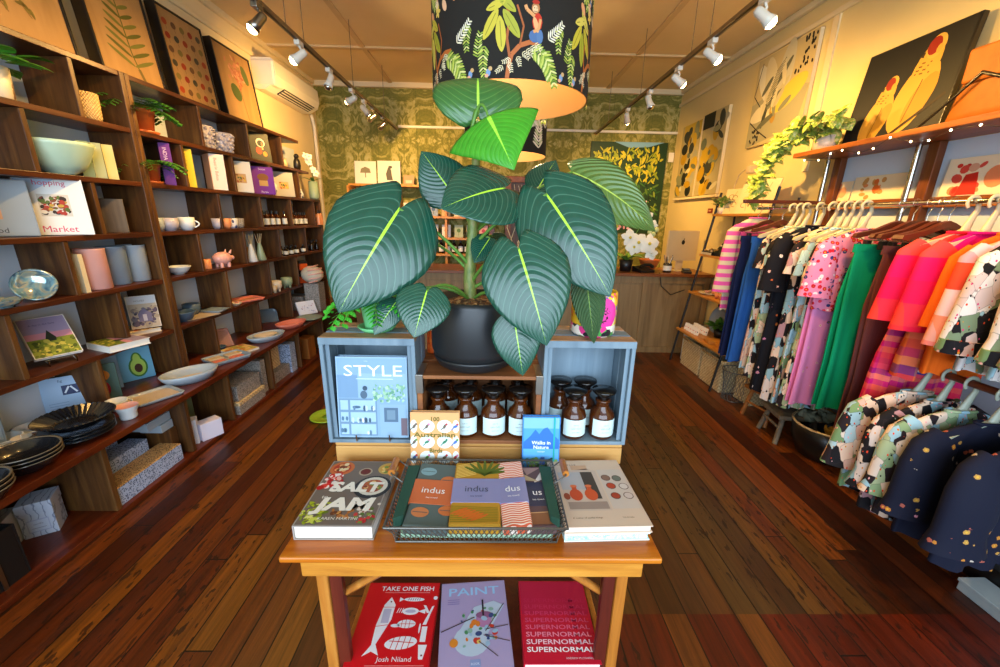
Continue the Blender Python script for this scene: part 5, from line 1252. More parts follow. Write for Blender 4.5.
# painted pink pot with yellow lining, on the right crate
a = NT('painted_pot_glaze', .35, 0, .5, .2)
x, y, z = a.sep(a.obj())
th = a.math('ARCTAN2', x, a.math('MULTIPLY', y, -1.0))
rr = a.math('ADD', a.math('POWER', a.math('DIVIDE', th, .95), 2.0), a.math('POWER', a.math('DIVIDE', a.math('SUBTRACT', z, .072), .05), 2.0))
bead = a.ramp(a.sep(a.vor(a.obj(), 95, 'Color'))[0], [(0, 'e8c83a'), (.35, 'f0e0a0'), (.55, '3a5ab0'), (.7, 'e8c030'), (.85, 'd8408a')], 'CONSTANT')
side = a.ramp(a.noise(a.obj(), 60, 2), [(.35, 'f0b41c'), (.55, 'e87a2c'), (.65, 'e8508a')], 'CONSTANT')
ink = a.math('MULTIPLY', a.math('LESS_THAN', rr, .3), a.math('GREATER_THAN', a.noise(a.obj(), 75, 2, .5, 2.0), .53))
c = a.mix(a.math('LESS_THAN', rr, 1.55), side, bead)
c = a.mix(a.math('LESS_THAN', rr, 1.0), c, 'e83a9c')
c = a.mix(ink, c, '1c0c18')
foot = a.ramp(a.sep(a.vor(a.obj(), 60, 'Color'))[1], [(0, 'f0e8d8'), (.35, '20202a'), (.5, '4a9a4a'), (.62, 'f0e8d8'), (.85, 'e83a8c')], 'CONSTANT')
c = a.mix(a.math('LESS_THAN', z, .036), c, foot)
a.col(c)
mat('yellow_glaze', 'f0c81c', .3)
o = empty('painted_pot', 'pink painted pot with yellow lining on the right painted crate', 'pot', (.308, 1.18, 1.1635))
b = MB(); b.lathe([(0, 0), (.058, 0), (.066, .008), (.068, .07), (.066, .13), (.064, .133)], 'painted_pot_glaze', n=40); b.build('body', o)
b = MB(); b.lathe([(.064, .133), (.058, .131), (.06, .07), (.055, .012), (0, .01)], 'yellow_glaze', n=40); b.build('lining', o)
# orange glass vase behind the black pot
terrazzo('orange_glass', 'e85a14', ['f0782c', 'c8440c', 'e0641c'], 90)
vessel('glass_vase', 'orange bubbled glass vase half hidden behind the black pot', 'vase', (-.196, 1.31, 1.0515), [(0, 0), (.025, 0), (.027, .01), (.024, .12), (.028, .15), (.024, .15), (.02, .12), (0, .01)], 'orange_glass')

# ------------------------------------------------------------------ pendant lamps
mat('gold_lining', 'a8804c', .55, .0)
def wrap(b, pts, mt, r, lay, M0=(0, 0, 0)):
    b.add([((r + lay) * sin(u / r), -(r + lay) * cos(u / r), v) for u, v in pts], [tuple(range(len(pts)))], mt)
def wrap_ell(b, u, v, a_, c_, mt, r, lay, rot=0, n=10, point=False):
    q = radians(rot); pts = []
    for i in range(n):
        t = 2 * pi * i / n; x, y = a_ * cos(t), c_ * sin(t) * (abs(sin(t)) ** .4 if point else 1)
        pts.append((u + x * cos(q) - y * sin(q), v + x * sin(q) + y * cos(q)))
    wrap(b, pts, mt, r, lay)
def wrap_line(b, p, w, mt, r, lay):
    for (x0, y0), (x1, y1) in zip(p, p[1:]):
        d = Vector((x1 - x0, y1 - y0)).normalized(); nx, ny = -d.y * w / 2, d.x * w / 2
        wrap(b, [(x0 - nx, y0 - ny), (x1 - nx, y1 - ny), (x1 + nx, y1 + ny), (x0 + nx, y0 + ny)], mt, r, lay)
def frond(b, u, v, L, a0, cols, r, lay, n=9, bend=-40, wl=.055):
    x, y = u, v
    for i in range(n):
        a_ = radians(a0 + bend * i / n); x += L / n * cos(a_); y += L / n * sin(a_)
        for s in (-1, 1): 
            q = a0 + bend * i / n + s * 52; l = wl * (1 - .5 * i / n)
            wrap_ell(b, x + l * .5 * cos(radians(q)), y + l * .5 * sin(radians(q)), l * .55, wl * .11, cols[i % len(cols)], r, lay + .0002 * (i % 2), q, 8)
def pendant(label, loc, r, h, theme, power, seed):
    o = empty('pendant_lamp', label, 'lamp', loc)
    b = MB(); b.lathe([(r, 0), (r, h)], 'black_fabric', n=64); sh = b.build('lamp_shade', o)
    b = MB(); b.lathe([(r - .004, h), (r - .004, 0.0)], 'gold_lining', n=64); b.lathe([(r - .004, .0), (r, .0)], 'gold_lining', n=64); b.build('lining', sh)
    b = MB(); rnd = random.Random(seed)
    if theme == 'jungle':
        ye, gr, pk = ['c8b83a', 'a8a832', 'd8c85a'], ['8aa03a', 'c0c85a', '6a8a30', 'd8d88a'], ['e8b890', 'e8a070', 'f0d0a8']
        K = .64
        def motif(u0, v0, monkey):
            E = lambda x, y, a_, c_, m_, lay, rot=0, n=10, point=False: wrap_ell(b, u0 + x * K, v0 + y * K, a_ * K, c_ * K, m_, r, lay, rot, n, point)
            Ln = lambda p, w, m_, lay: wrap_line(b, [(u0 + x * K, v0 + y * K) for x, y in p], w * K, m_, r, lay)
            F = lambda x, y, L, a0, cols, lay, n=9, bend=-40, wl=.055: frond(b, u0 + x * K, v0 + y * K, L * K, a0, cols, r, lay, n, bend, wl * K)
            Ln([(-.07, .0), (-.06, .07), (-.045, .12), (0, .165), (.06, .185), (.12, .18)], .024, 'b8642c', .0012)
            Ln([(-.055, .1), (-.075, .2), (-.06, .3), (-.1, .42)], .015, 'a85a28', .0013)
            Ln([(.0, .165), (.02, .26), (-.02, .36)], .01, 'a85a28', .0013)
            for k in range(8): F(-.09 + .024 * k, .07 + .016 * k, .055, rnd.choice((-60, 230, 210, -25)), ['e8d8a8', 'f0e4c0'], .0015, 5, -20, .022)
            for (x, y, l, w_, q) in ((-.17, .27, .085, .028, 60), (-.11, .22, .09, .03, 95), (-.05, .27, .085, .028, 125), (-.14, .36, .06, .022, 20), (-.08, .37, .07, .024, 140)):
                E(x, y, l, w_, rnd.choice(ye), .0018 + .0003 * rnd.random(), q, 14, True); Ln([(x - l * .7 * cos(radians(q)), y - l * .7 * sin(radians(q))), (x + l * .7 * cos(radians(q)), y + l * .7 * sin(radians(q)))], .004, '7a7a20', .0023)
            F(.06, .16, .2, -25, gr, .0016, 13, -50, .06); F(.12, .15, .2, -40, gr, .0018, 13, -40, .055); F(-.2, .18, .17, 255, gr, .0016, 11, 30, .045)
            F(.16, .2, .14, 40, ['e8e0c0', 'f0e8d8'], .0017, 9, 10, .04); F(-.24, .1, .13, 100, gr, .0016, 9, -30, .04); F(.26, .3, .14, 250, gr, .0016, 9, 30, .04)
            for k in range(4): E(-.12 + .09 * k, .43 + .03 * (k % 2), .02, .036, rnd.choice(pk), .002, rnd.uniform(0, 60))
            for k in range(5): E(-.02 + .018 * cos(k * 1.26), .42 + .018 * sin(k * 1.26), .016, .01, 'e8c860', .0021, k * 72)
            for x, y in ((-.18, .03), (.27, .03)): E(x, y, .014, .02, '7a98c0', .0021); E(x - .01, y - .015, .012, .01, 'e0a080', .0022); E(x + .012, y + .02, .012, .012, 'c8a06a', .0022)
            if monkey:
                m0 = .085
                E(m0, .215, .035, .032, '4a6a98', .0026); E(m0 + .03, .215, .02, .035, '54749f', .0028); E(m0 + .012, .285, .03, .045, 'c8341c', .003); E(m0 + .005, .27, .014, .04, 'e0a870', .0034, 20)
                Ln([(m0 - .005, .31), (m0 - .05, .34), (m0 - .06, .36)], .018, 'd89a60', .0036); Ln([(m0 + .03, .3), (m0 + .02, .25), (m0 - .01, .235)], .016, 'd89a60', .0038)
                E(m0, .35, .024, .027, 'b87a48', .0034); E(m0 - .003, .345, .016, .018, 'e8c090', .0038); E(m0, .378, .022, .01, 'b02a18', .004)
                for e in (-.008, .006): E(m0 + e, .35, .0028, .0034, '1a0c06', .0043, 0, 6)
                Ln([(m0 - .012, .334), (m0 + .006, .334)], .003, '5a2a18', .0043)
        for i in range(6): motif(.02 + i * 2 * pi * r / 6, .0, i % 2 == 0); motif(.2 + i * 2 * pi * r / 6, .3, i % 2 == 1)
    else:
        for k in range(22):
            u = 2 * pi * r * k / 22; frond(b, u, .02 + .16 * (k % 3), .2, 80 + rnd.uniform(-50, 50), ['e8e0c8', 'c8d0a0', 'f0e8d8'], r, .0012 + .0002 * (k % 3), 9, rnd.uniform(-50, 50), .08)
    b.build('printed_pattern', sh)
    b = MB(); b.cyl(.03, h - .16, h - .02, 'brushed_steel'); 
    for k in range(3): b.tube([(0, 0, h - .03), (r * cos(k * 2.1), r * sin(k * 2.1), h - .01)], .003, 'brushed_steel', n=5)
    b.build('lamp_holder', o)
    b = MB(); b.ball((0, 0, h - .22), .045, 'soft_bulb'); b.build('bulb', o)
    b = MB(); b.tube([(0, 0, h - .03), (0, 0, H - loc[2])], .004, 'black_plastic', n=6); b.cyl(.05, H - loc[2] - .03, H - loc[2], 'black_plastic'); b.build('cord', o)
    d = bpy.data.lights.new('lamp_light', 'POINT'); d.energy = power; d.color = (1, .7, .36); d.shadow_soft_size = .05
    l = bpy.data.objects.new('lamp_light', d); C.objects.link(l); l.parent = o; l.location = (0, 0, h - .3)
    return o
mat('black_fabric', '1a1712', .9)
pendant('large black drum lampshade printed with jungle leaves and monkeys, nearest', (.066, 2.04, 2.0), .345, .62, 'jungle', 16, 1)
pendant('smaller-looking black and white palm drum lampshade behind the plant', (.09, 3.71, 2.0), .345, .5, 'palm', 20, 2)

# ------------------------------------------------------------------ track lights
def track(label, x):
    o = empty('light_track', label, 'track', (x, 2.6, 2.6))
    b = MB(); b.box(-.017, .017, -2.6, YB - 2.6 - .04, .0, .022, 'track_metal'); b.build('rail', o)
    b = MB(); b.box(-.006, .006, -2.6, YB - 2.6 - .05, -.004, .004, 'track_dark'); b.build('conductor_slot', o)
    for y in (-2, -.6, .35, .6, 1.6, 2.7):
        b = MB(); b.tube([(0, y, .02), (0, y, H - 2.6)], .003, 'track_metal', n=5); b.build('hanger_rod', o)
track('left suspended lighting track running from the front to the green wall', -1.315)
track('right suspended lighting track above the clothes rack', 1.36)
def spot(label, loc, aim, lit, power=0, white=True, cone=125):
    o = empty('spotlight', label, 'spotlight', loc)
    m_ = 'white_plastic' if white else 'brushed_steel'
    b = MB(); b.box(-.018, .018, -.035, .035, -.03, .0, m_); b.build('mount', o, bevel=.004)
    d = (Vector(aim) - Vector(loc)).normalized()
    joint = Vector((0, 0, -.085)); 
    b = MB(); b.tube([(0, 0, -.028), (.012, 0, -.05), tuple(joint)], .007, m_, n=8); b.build('arm', o)
    q = d.to_track_quat('Z', 'Y').to_matrix().to_4x4(); M = T(*joint) @ q
    b = MB(); b.lathe([(0, -.05), (.016, -.05), (.024, -.035), (.026, .02), (.036, .055), (.033, .055), (.024, .02), (0, .015)], m_, M, 18); b.build('head', o)
    b = MB(); b.lathe([(0, .03), (.024, .04), (.03, .058), (.02, .072), (.0, .078)], 'lit_bulb' if lit else 'chrome', M, 16); b.build('lens', o)
    if lit:
        L = bpy.data.lights.new('spot_beam', 'SPOT'); L.energy = power; L.color = (1.0, .57, .16); L.spot_size = radians(cone); L.spot_blend = 1.0; L.shadow_soft_size = .03
        lo = bpy.data.objects.new('spot_beam', L); C.objects.link(lo); lo.parent = o
        lo.location = joint + d * .1; lo.rotation_euler = d.to_track_quat('-Z', 'Y').to_euler()
SP = 95
spot('lit spotlight nearest the camera on the left track', (-1.315, 2.62, 2.6), (-2.1, 2.3, 1.6), True, SP * .45, False)
spot('lit spotlight second on the left track', (-1.315, 3.11, 2.6), (-2.2, 2.9, 1.9), True, SP * .6)
spot('small unlit spotlight by the air conditioner corner', (-1.315, 3.62, 2.6), (-1.6, 3.3, 1.6), False)
spot('lit spotlight third on the left track', (-1.315, 4.14, 2.6), (-2.36, 4.6, 2.25), True, SP * 1.2)
spot('lit spotlight fourth on the left track, facing the wallpaper', (-1.315, 4.5, 2.6), (-.8, 5.9, 1.9), True, SP * 1.5)
spot('dark unlit spotlight near the back of the left track', (-1.315, 4.8, 2.6), (-1.7, 4.9, 2.4), False, 0, False)
spot('dark unlit spotlight at the back end of the left track', (-1.315, 5.2, 2.6), (-1.7, 5.3, 2.3), False, 0, False)
spot('lit spotlight nearest the camera on the right track', (1.36, 2.39, 2.6), (2.3, 2.0, 1.7), True, SP * .6)
spot('lit spotlight second on the right track', (1.36, 2.9, 2.6), (2.3, 2.6, 1.9), True, SP * .75)
spot('small lit spotlight third on the right track', (1.36, 3.38, 2.6), (2.45, 3.6, 2.0), True, SP)
spot('white unlit spotlight fourth on the right track', (1.36, 3.95, 2.6), (1.7, 3.8, 1.8), False)
spot('lit spotlight at the back of the right track', (1.36, 4.56, 2.6), (1.9, 5.6, 1.6), True, SP * 1.5)
# spotlights of the same tracks over the front of the shop
spot('lit spotlight over the near end of the left bookcase', (-1.315, 1.5, 2.6), (-2.2, 1.9, 1.9), True, SP * .25)
spot('lit spotlight over the near end of the clothes rack', (1.36, 1.4, 2.6), (2.3, 1.7, 1.6), True, SP * .6)
# ------------------------------------------------------------------ fabrics
def patchwork(name, cols, sc=9, spots=('e84a2a', 'f0b0b0'), seed=0.0):
    a = NT(name, .8, 0, .2)
    o = a.mapping(a.obj(), (1, 1, .55), (0, .3, 0), (seed, seed * 1.7, seed * .6))
    c = a.vor(o, sc, 'Color', 'CHEBYCHEV', .62); v = a.sep(c)
    base = a.ramp(v[0], [(i / len(cols), q) for i, q in enumerate(cols)], 'CONSTANT')
    d = a.vor(o, sc * 3.3); vv = a.sep(a.vor(o, sc * 3.3, 'Color'))
    sp = a.math('MULTIPLY', a.math('LESS_THAN', a.math('ADD', d, a.math('MULTIPLY', a.noise(o, 120, 2), .25)), .36), a.math('GREATER_THAN', vv[0], .55))
    base = a.mix(sp, base, a.ramp(vv[1], [(0, spots[0]), (.35, spots[1]), (.6, '1a1a1c'), (.85, 'd8902c')], 'CONSTANT'))
    e = a.vor(o, sc, 'Distance', 'CHEBYCHEV', .62, 'F2'); f1 = a.vor(o, sc, 'Distance', 'CHEBYCHEV', .62)
    base = a.mix(a.math('MULTIPLY', a.math('LESS_THAN', a.math('SUBTRACT', e, f1), .03), .4), base, '3a2a2c')
    a.col(base); return a.m
patchwork('patchwork_cream', ['e8c8b0', '1c1a1e', '9ec0cc', 'e8d8c8', '7a9a6a', 'd8b0a0', '2a2226', 'b4d0d8'], 24)
patchwork('patchwork_sage', ['8aa47a', 'e8ccb4', '1e1c20', '9cc4d4', 'a8b890', '2a2024', 'e8d4c4'], 25, seed=3.1)
patchwork('patchwork_dark', ['1c1a1e', 'e4c8b0', '241e22', '8ab0bc', '1a181c', 'b88a90', 'd8c8c0'], 23, seed=5.3)
patchwork('patchwork_blue', ['9cc4d8', 'e8d4c8', '7c9a70', '1c1a20', 'b0d4e0', 'd8a890'], 24, seed=7.7)
patchwork('patchwork_folk', ['e8e0dc', '16161a', '7c9072', '1c1a1e', 'd8c0bc', 'a8d0dc', '1a1418', 'e4dcd8'], 26, ('d03a7a', 'e0502a'), 9.2)
def floral(name, base, cols, sc=16, r=.32, thresh=.45, seed=0.0):
    a = NT(name, .8, 0, .2)
    o = a.mapping(a.obj(), (1, 1, 1), (0, 0, 0), (seed, seed, seed)); d = a.vor(o, sc); v = a.sep(a.vor(o, sc, 'Color'))
    ang = a.noise(o, sc * 6, 1)
    m = a.math('MULTIPLY', a.math('LESS_THAN', a.math('ADD', d, a.math('MULTIPLY', ang, .22)), r), a.math('GREATER_THAN', v[0], thresh))
    pet = a.ramp(v[1], [(i / len(cols), q) for i, q in enumerate(cols)], 'CONSTANT')
    core = a.math('LESS_THAN', d, r * .28)
    a.col(a.mix(m, base, a.mix(core, pet, 'd8a83a'))); return a.m
floral('black_daisy_cloth', '15141a', ['e8b0a0', 'd86a34', 'f0dcd0', 'c87a9a'], 22, .36, .5)
floral('navy_floral_cloth', '14172a', ['b88a44', 'a8584a', 'b8aca0', 'd08aa0', 'b87830'], 26, .36, .4, 2.0)
floral('pink_red_floral', 'ec8ab0', ['d81c30', 'f4e4e8', 'c81428', 'e83a50', '2a3a7a'], 38, .55, .12)
floral('pink_blossom_cloth', 'e88ac0', ['d8304a', '2a2a6a', 'f0b0cc', 'e06aa0'], 24, .3, .55, 4.0)
def plaid(name, cs, sc=9.0):
    a = NT(name, .8, 0, .2); x, y, z = a.sep(a.obj())
    u = a.math('FRACT', a.math('MULTIPLY', z, sc * .55)); w = a.math('FRACT', a.math('MULTIPLY', x, sc * .7))
    n = len(cs); c1 = a.ramp(u, [(i / n, q) for i, q in enumerate(cs)], 'CONSTANT'); c2 = a.ramp(w, [(i / n, q) for i, q in enumerate(cs[::-1])], 'CONSTANT')
    a.col(a.mix(.32, c1, c2)); return a.m
plaid('hot_pink_plaid', ['e8284a', 'f05a4a', 'c81470', 'f07a6a', '8a1a7a', 'ec3a6a', 'd81c5a'])
plaid('orange_plaid', ['e85a1c', 'f07a3c', 'd83a2a', '3a2a6a', 'f08a4a', 'c83a5a'], 7)
plaid('coral_stripe_cloth', ['f0642c', 'f4a07a', 'f0e0dc', 'e8482c', 'd8b0c8'], 3.4)
def stripes(name, c1, c2, sc=16):
    a = NT(name, .85, 0, .15); x, y, z = a.sep(a.obj())
    a.col(a.mix(a.math('GREATER_THAN', a.math('FRACT', a.math('MULTIPLY', z, sc)), .5), c1, c2)); return a.m
stripes('pink_cream_stripe', 'e858a0', 'e0c8a0', 15)
def cloth(name, c1, c2, sc=(60, 60, 8)):
    a = NT(name, .85, 0, .15); a.col(a.mix(a.noise(a.mapping(a.obj(), sc), 1.5, 4), c1, c2)); return a.m
cloth('navy_denim', '10183a', '1c2854'); cloth('blue_denim', '1c4484', '2c62ac'); cloth('emerald_cloth', '068a5c', '0c9e6c'); cloth('brown_cord', '5c3030', '70403c', (160, 160, 4))
plaid('hot_red_cloth', ['e81c3c', 'ee3a3a', 'e2144e', 'd80f62', 'f0503c'], 3.6); cloth('magenta_cloth', 'd8147a', 'c81070'); cloth('orange_cloth', 'f0701c', 'e05a10')

# ------------------------------------------------------------------ garment and hanger makers
def drape(b, prof, mt, folds=5, amp=.012, ph=0.0, n=48, close_top=False):
    """closed tube of cloth; prof rows are (z, x_left, x_right, half thickness)"""
    rows = []; full = []
    for (z0, l0, r0, t0), (z1, l1, r1, t1) in zip(prof, prof[1:]):
        for k in range(4):
            q = k / 4; full.append((z0 + (z1 - z0) * q, l0 + (l1 - l0) * q, r0 + (r1 - r0) * q, t0 + (t1 - t0) * q))
    full.append(prof[-1]); m = len(full); ztop, zbot = prof[0][0], prof[-1][0]
    vs = []
    for z, l, r, t in full:
        env = min(1.0, (ztop - z) / max(.001, (ztop - zbot)) * 1.4 + .12)
        for i in range(n):
            a = 2 * pi * i / n; ca, sa = cos(a), sin(a)
            x = (l + r) / 2 + (r - l) / 2 * math.copysign(abs(ca) ** .8, ca)
            u = (x - l) / max(.001, r - l)
            y = t * math.copysign(abs(sa) ** .8, sa) + amp * env * sin(folds * 2 * pi * u + ph + 1.3 * z)
            vs.append((x, y, z + .006 * env * sin(folds * 2 * pi * u + ph) * (1 if z == zbot else 0)))
    fs = [(i * n + j, (i + 1) * n + j, (i + 1) * n + (j + 1) % n, i * n + (j + 1) % n) for i in range(m - 1) for j in range(n)]
    b.add(vs, fs, mt, None, True)
    if close_top: b.add(vs[:n], [tuple(range(n))], mt)
    return b
RX_, RZ_ = 2.15, 1.61
def trousers(label, y, ztop, zbot, w, mt, group=None, rot=0, x=RX_, flare=1.05, name='trousers', fold=3, ph=0, amp=.008, belt=None):
    o = empty(name, label, 'trousers', (x, y, ztop), (0, 0, rot), group); h = ztop - zbot
    b = MB(); drape(b, [(0, -w / 2, w / 2, .022), (-.045, -w / 2, w / 2, .024)], belt or mt, 2, .002, ph, close_top=True); b.build('waistband', o)
    for s, yy in ((-1, -.012), (1, .014)):
        b = MB(); drape(b, [(-.04, -w / 2 + (.0 if s < 0 else .03), w / 2 - (.03 if s < 0 else 0), .02), (-h * .3, -w * .5, w * .47, .024), (-h * .7, -w * .48 * flare, w * .46 * flare, .02), (-h, -w * .5 * flare, w * .48 * flare, .018)], mt, fold, amp, ph + s)
        q = b.build('trouser_leg', o); q.location = (0, yy, 0)
    return o
def top_garment(label, y, ztop, zbot, mt, cat='blouse', w0=.38, w1=.46, sl=.32, srad=.06, smt=None, group=None, rot=0, x=RX_, folds=4, ph=0.0, amp=.014, thick=.035, extra=None, name=None, skirt=None, cuff=None):
    """shirt, blouse or dress: body, two sleeves, collar, and a skirt panel when asked"""
    o = empty(name or cat, label, cat, (x, y, ztop), (0, 0, rot), group); h = ztop - zbot
    b = MB()
    drape(b, [(.0, -.07, .07, .012), (-.02, -w0 * .32, w0 * .32, .02), (-.065, -w0 / 2, w0 / 2, thick * .8), (-.2, -w0 * .52, w0 * .52, thick), (-h * .55 if not skirt else -h * .42, -w0 * .54, w0 * .54, thick)] + ([(-h, -w1 / 2, w1 / 2, thick)] if not skirt else [(-h * .5, -w0 * .5, w0 * .5, thick * .8)]), mt, folds, amp, ph)
    b.build('body', o)
    if skirt:
        b = MB(); drape(b, [(-h * .48, -w0 * .5, w0 * .5, thick * .8), (-h * .7, -w1 * .47, w1 * .47, thick), (-h, -w1 / 2, w1 / 2, thick * 1.1)], skirt, folds + 2, amp * 1.4, ph + 1); b.build('skirt', o)
    for s in (-1, 1):
        b = MB(); ax = s * w0 * .46
        pts = [(ax - s * .03, 0, -.075), (ax + s * .02, -.012, -.115), (ax + s * .034, -.02, -.1 - sl * .25), (ax + s * .044, -.03, -.1 - sl * .5), (ax + s * .05, -.03, -.095 - sl * .75), (ax + s * .055, -.035, -.09 - sl)]
        b.tube(pts, [srad * .75, srad * .95, srad * (1.0 + .1 * sin(ph)), srad * 1.12, srad * (1.1 + .08 * cos(ph * 2)), srad * 1.3], smt or mt, n=14, flat=.5, up=(1, 0, 0)); q = b.build('sleeve', o)
        if cuff:
            c = MB(); e = Vector(pts[-1]); c.tube([e + Vector((0, 0, .05)), e + Vector((0, 0, -.004))], [srad * 1.29, srad * 1.33], cuff, n=14, flat=.52, up=(1, 0, 0)); c.build('cuff', q)
    b = MB(); b.tube([(.07 * cos(t), .02 * sin(t), .004) for t in [2 * pi * i / 12 for i in range(13)]], .007, cuff or mt, n=6); b.build('collar', o)
    return o
def hanger(label, y, mt='cream_plastic', kind='cream', x=RX_, z=RZ_, rot=0, group=None, proto={}):
    key = (mt, kind)
    if key in proto: return dup(proto[key], (x, y, z), (0, 0, rot), label) if not group else tag(dup(proto[key], (x, y, z), (0, 0, rot), label), label, 'hanger', group)
    o = empty('clothes_hanger', label, 'hanger', (x, y, z), (0, 0, rot), group)
    b = MB()
    arc = [(-.021 * cos(t) , 0, .021 * sin(t)) for t in [radians(-40 + 22 * i) for i in range(12)]]
    if kind == 'cream':
        arc = [(-.027 * cos(t), 0, .027 * sin(t) - .006) for t in [radians(-50 + 22 * i) for i in range(12)]]
        b.tube(arc + [(.03, 0, -.04), (.014, 0, -.085), (0, 0, -.13)], [.008] * 5 + [.009] * 4 + [.01, .011, .012] + [.013, .016, .022], mt, n=8, flat=.6, up=(1, 0, 0)); b.build('hook', o)
        b = MB(); P = [(-.205, -.155), (-.195, -.135), (-.1, -.1), (-.035, -.075), (0, -.055), (.035, -.075), (.1, -.1), (.195, -.135), (.205, -.155), (.19, -.16), (.1, -.13), (0, -.105), (-.1, -.13), (-.19, -.16)]
        b.prism(P[::-1], -.011, .011, mt, T(0, 0, -.06) @ RX(90)); b.build('shoulder_bar', o, bevel=.004)
    else:
        b.tube(arc + [(.012, 0, -.03), (0, 0, -.05), (0, 0, -.11)], .0022, 'chrome', n=6, up=(1, 0, 0)); b.build('hook', o)
        b = MB(); P = [(-.21, -.14), (-.2, -.12), (-.1, -.095), (-.03, -.06), (0, -.05), (.03, -.06), (.1, -.095), (.2, -.12), (.21, -.14), (.195, -.145), (.1, -.12), (.03, -.09), (0, -.085), (-.03, -.09), (-.1, -.12), (-.195, -.145)]
        b.prism(P[::-1], -.013, .013, mt, T(0, 0, -.035) @ RX(90)); b.build('shoulder_bar', o, bevel=.004)
        if kind == 'clip':
            for s in (-1, 1):
                c = MB(); c.box(s * .13 - .012, s * .13 + .012, -.016, .016, -.235, -.19, 'black_plastic'); c.build('clip', o, bevel=.003)
            c = MB(); c.tube([(-.15, 0, -.19), (.15, 0, -.19)], .003, 'chrome', n=6); c.tube([(-.15, 0, -.19), (-.19, 0, -.165)], .002, 'chrome', n=5); c.tube([(.15, 0, -.19), (.19, 0, -.165)], .002, 'chrome', n=5); c.build('clip_bar', o)
    proto[key] = o
    return o

# ------------------------------------------------------------------ the clothes rack on the right wall
rk = empty('clothes_rack', 'wooden wall rack with a top shelf, posts and chrome hanging rails', 'clothes rack', (2.3, 2.0, 0))
def rp(b, n, **k):
    o = b.build(n, rk, **k); o.location = (-2.3, -2.0, 0); return o
b = MB(); b.box(2.13, 2.465, .6, 3.06, 1.945, 1.975, 'rack_wood'); rp(b, 'top_shelf', bevel=.004)
for y in (3.0, 2.36, 1.4):
    b = MB(); b.box(2.415, 2.46, y - .03, y + .03, 0, 1.945, 'rack_post_wood'); rp(b, 'post', bevel=.003)
    b = MB(); b.tube([(2.395, y + .06, .0), (2.395, y + .06, 1.94)], .014, 'chrome', n=10); rp(b, 'steel_pole')
    b = MB(); b.tube([(2.415, y, RZ_), (RX_, y, RZ_)], .01, 'chrome', n=8); rp(b, 'rail_bracket')
b = MB(); b.tube([(RX_, .7, RZ_), (RX_, 3.36, RZ_)], .0115, 'chrome', n=12); rp(b, 'rail')
b = MB(); b.box(1.82, 2.4, 3.02, 3.045, 1.635, 1.66, 'brown_hanger_wood'); rp(b, 'crossbar', bevel=.003)
b = MB(); b.box(2.45, 2.475, .6, 3.06, 1.6, 1.655, 'rack_wood'); b.box(2.42, 2.475, .6, 3.06, 1.6, 1.612, 'rack_wood'); rp(b, 'picture_ledge', bevel=.002)
LX, LZ = 2.03, .865
b = MB(); b.tube([(LX, .6, LZ), (LX, 1.86, LZ)], .016, 'brown_hanger_wood', n=12); b.tube([(LX, 1.84, LZ), (2.44, 1.84, LZ)], .014, 'brown_hanger_wood', n=10); rp(b, 'lower_rail')
b = MB(); b.box(2.14, 2.46, .6, 1.72, 0, .11, 'black_lacquer'); rp(b, 'black_plinth', bevel=.004)
b = MB(); b.box(XR - .012, XR - .002, .6, 3.1, .2, 1.945, 'pale_backing'); tag(b.build('wall_panel'), 'pale grey panel on the wall behind the clothes rack', 'panel', None, 'structure')
o = empty('floor_box', 'pale grey box edge showing under the navy floral clothes', 'box', (2.12, 1.2, 0))
b = MB(); b.box(-.1, .01, -.25, .12, 0, .04, 'grey_glaze'); b.build('body', o, bevel=.004); b = MB(); b.box(-.104, .014, -.254, .124, .04, .055, 'grey_glaze'); b.build('lid', o, bevel=.003)
# prints along the ledge
def lookprint(label, y, w, h, bgc, cols, seed, fig=True):
    o = empty('fashion_print', label, 'print', (2.447, y, 1.656), (86, 0, -90), 'fashion prints on the rack ledge')
    b = MB(); b.box(-w / 2, w / 2, 0, h, -.004, .0, bgc); b.build('board', o)
    b = MB(); blobs(b, I4, -w * .34, h * .12, w * .1, h * .8, cols, 16, .012, .03, seed, .0008)
    if fig: b.ell(-w * .12, h * .72, w * .07, h * .11, 'd8a080', .002); b.poly([(-w * .26, h * .02), (-w * .2, h * .55), (-w * .04, h * .6), (w * .02, h * .02)], cols[0], .0016); b.ell(w * .2, h * .45, w * .14, h * .28, cols[-1], .0014)
    b.build('picture', o)
lookprint('pale fashion print with a small orange figure, farthest on the rack ledge', 2.98, .22, .13, 'e8d0a8', ['d8703c', 'c8884c', 'e0a070'], 61)
lookprint('pale fashion print with orange shapes, second farthest', 2.68, .36, .15, 'e8d4ac', ['d86a2c', 'c8904c', 'e08a4c'], 62, False)
lookprint('white fashion print of a person in red beside the dark post', 2.12, .34, .19, 'f0dcb8', ['c8281c', 'd84a3c', 'e88a5a'], 63)
lookprint('white fashion print of a seated person in blue', 1.88, .16, .19, 'f0e0c0', ['4a5aa0', 'c85a3c', 'd88a6a'], 64)
lookprint('dark brown fashion print nearest the right edge', 1.66, .26, .2, '9a6a34', ['6a4a24', 'c88a3c', 'd8a04c'], 65)

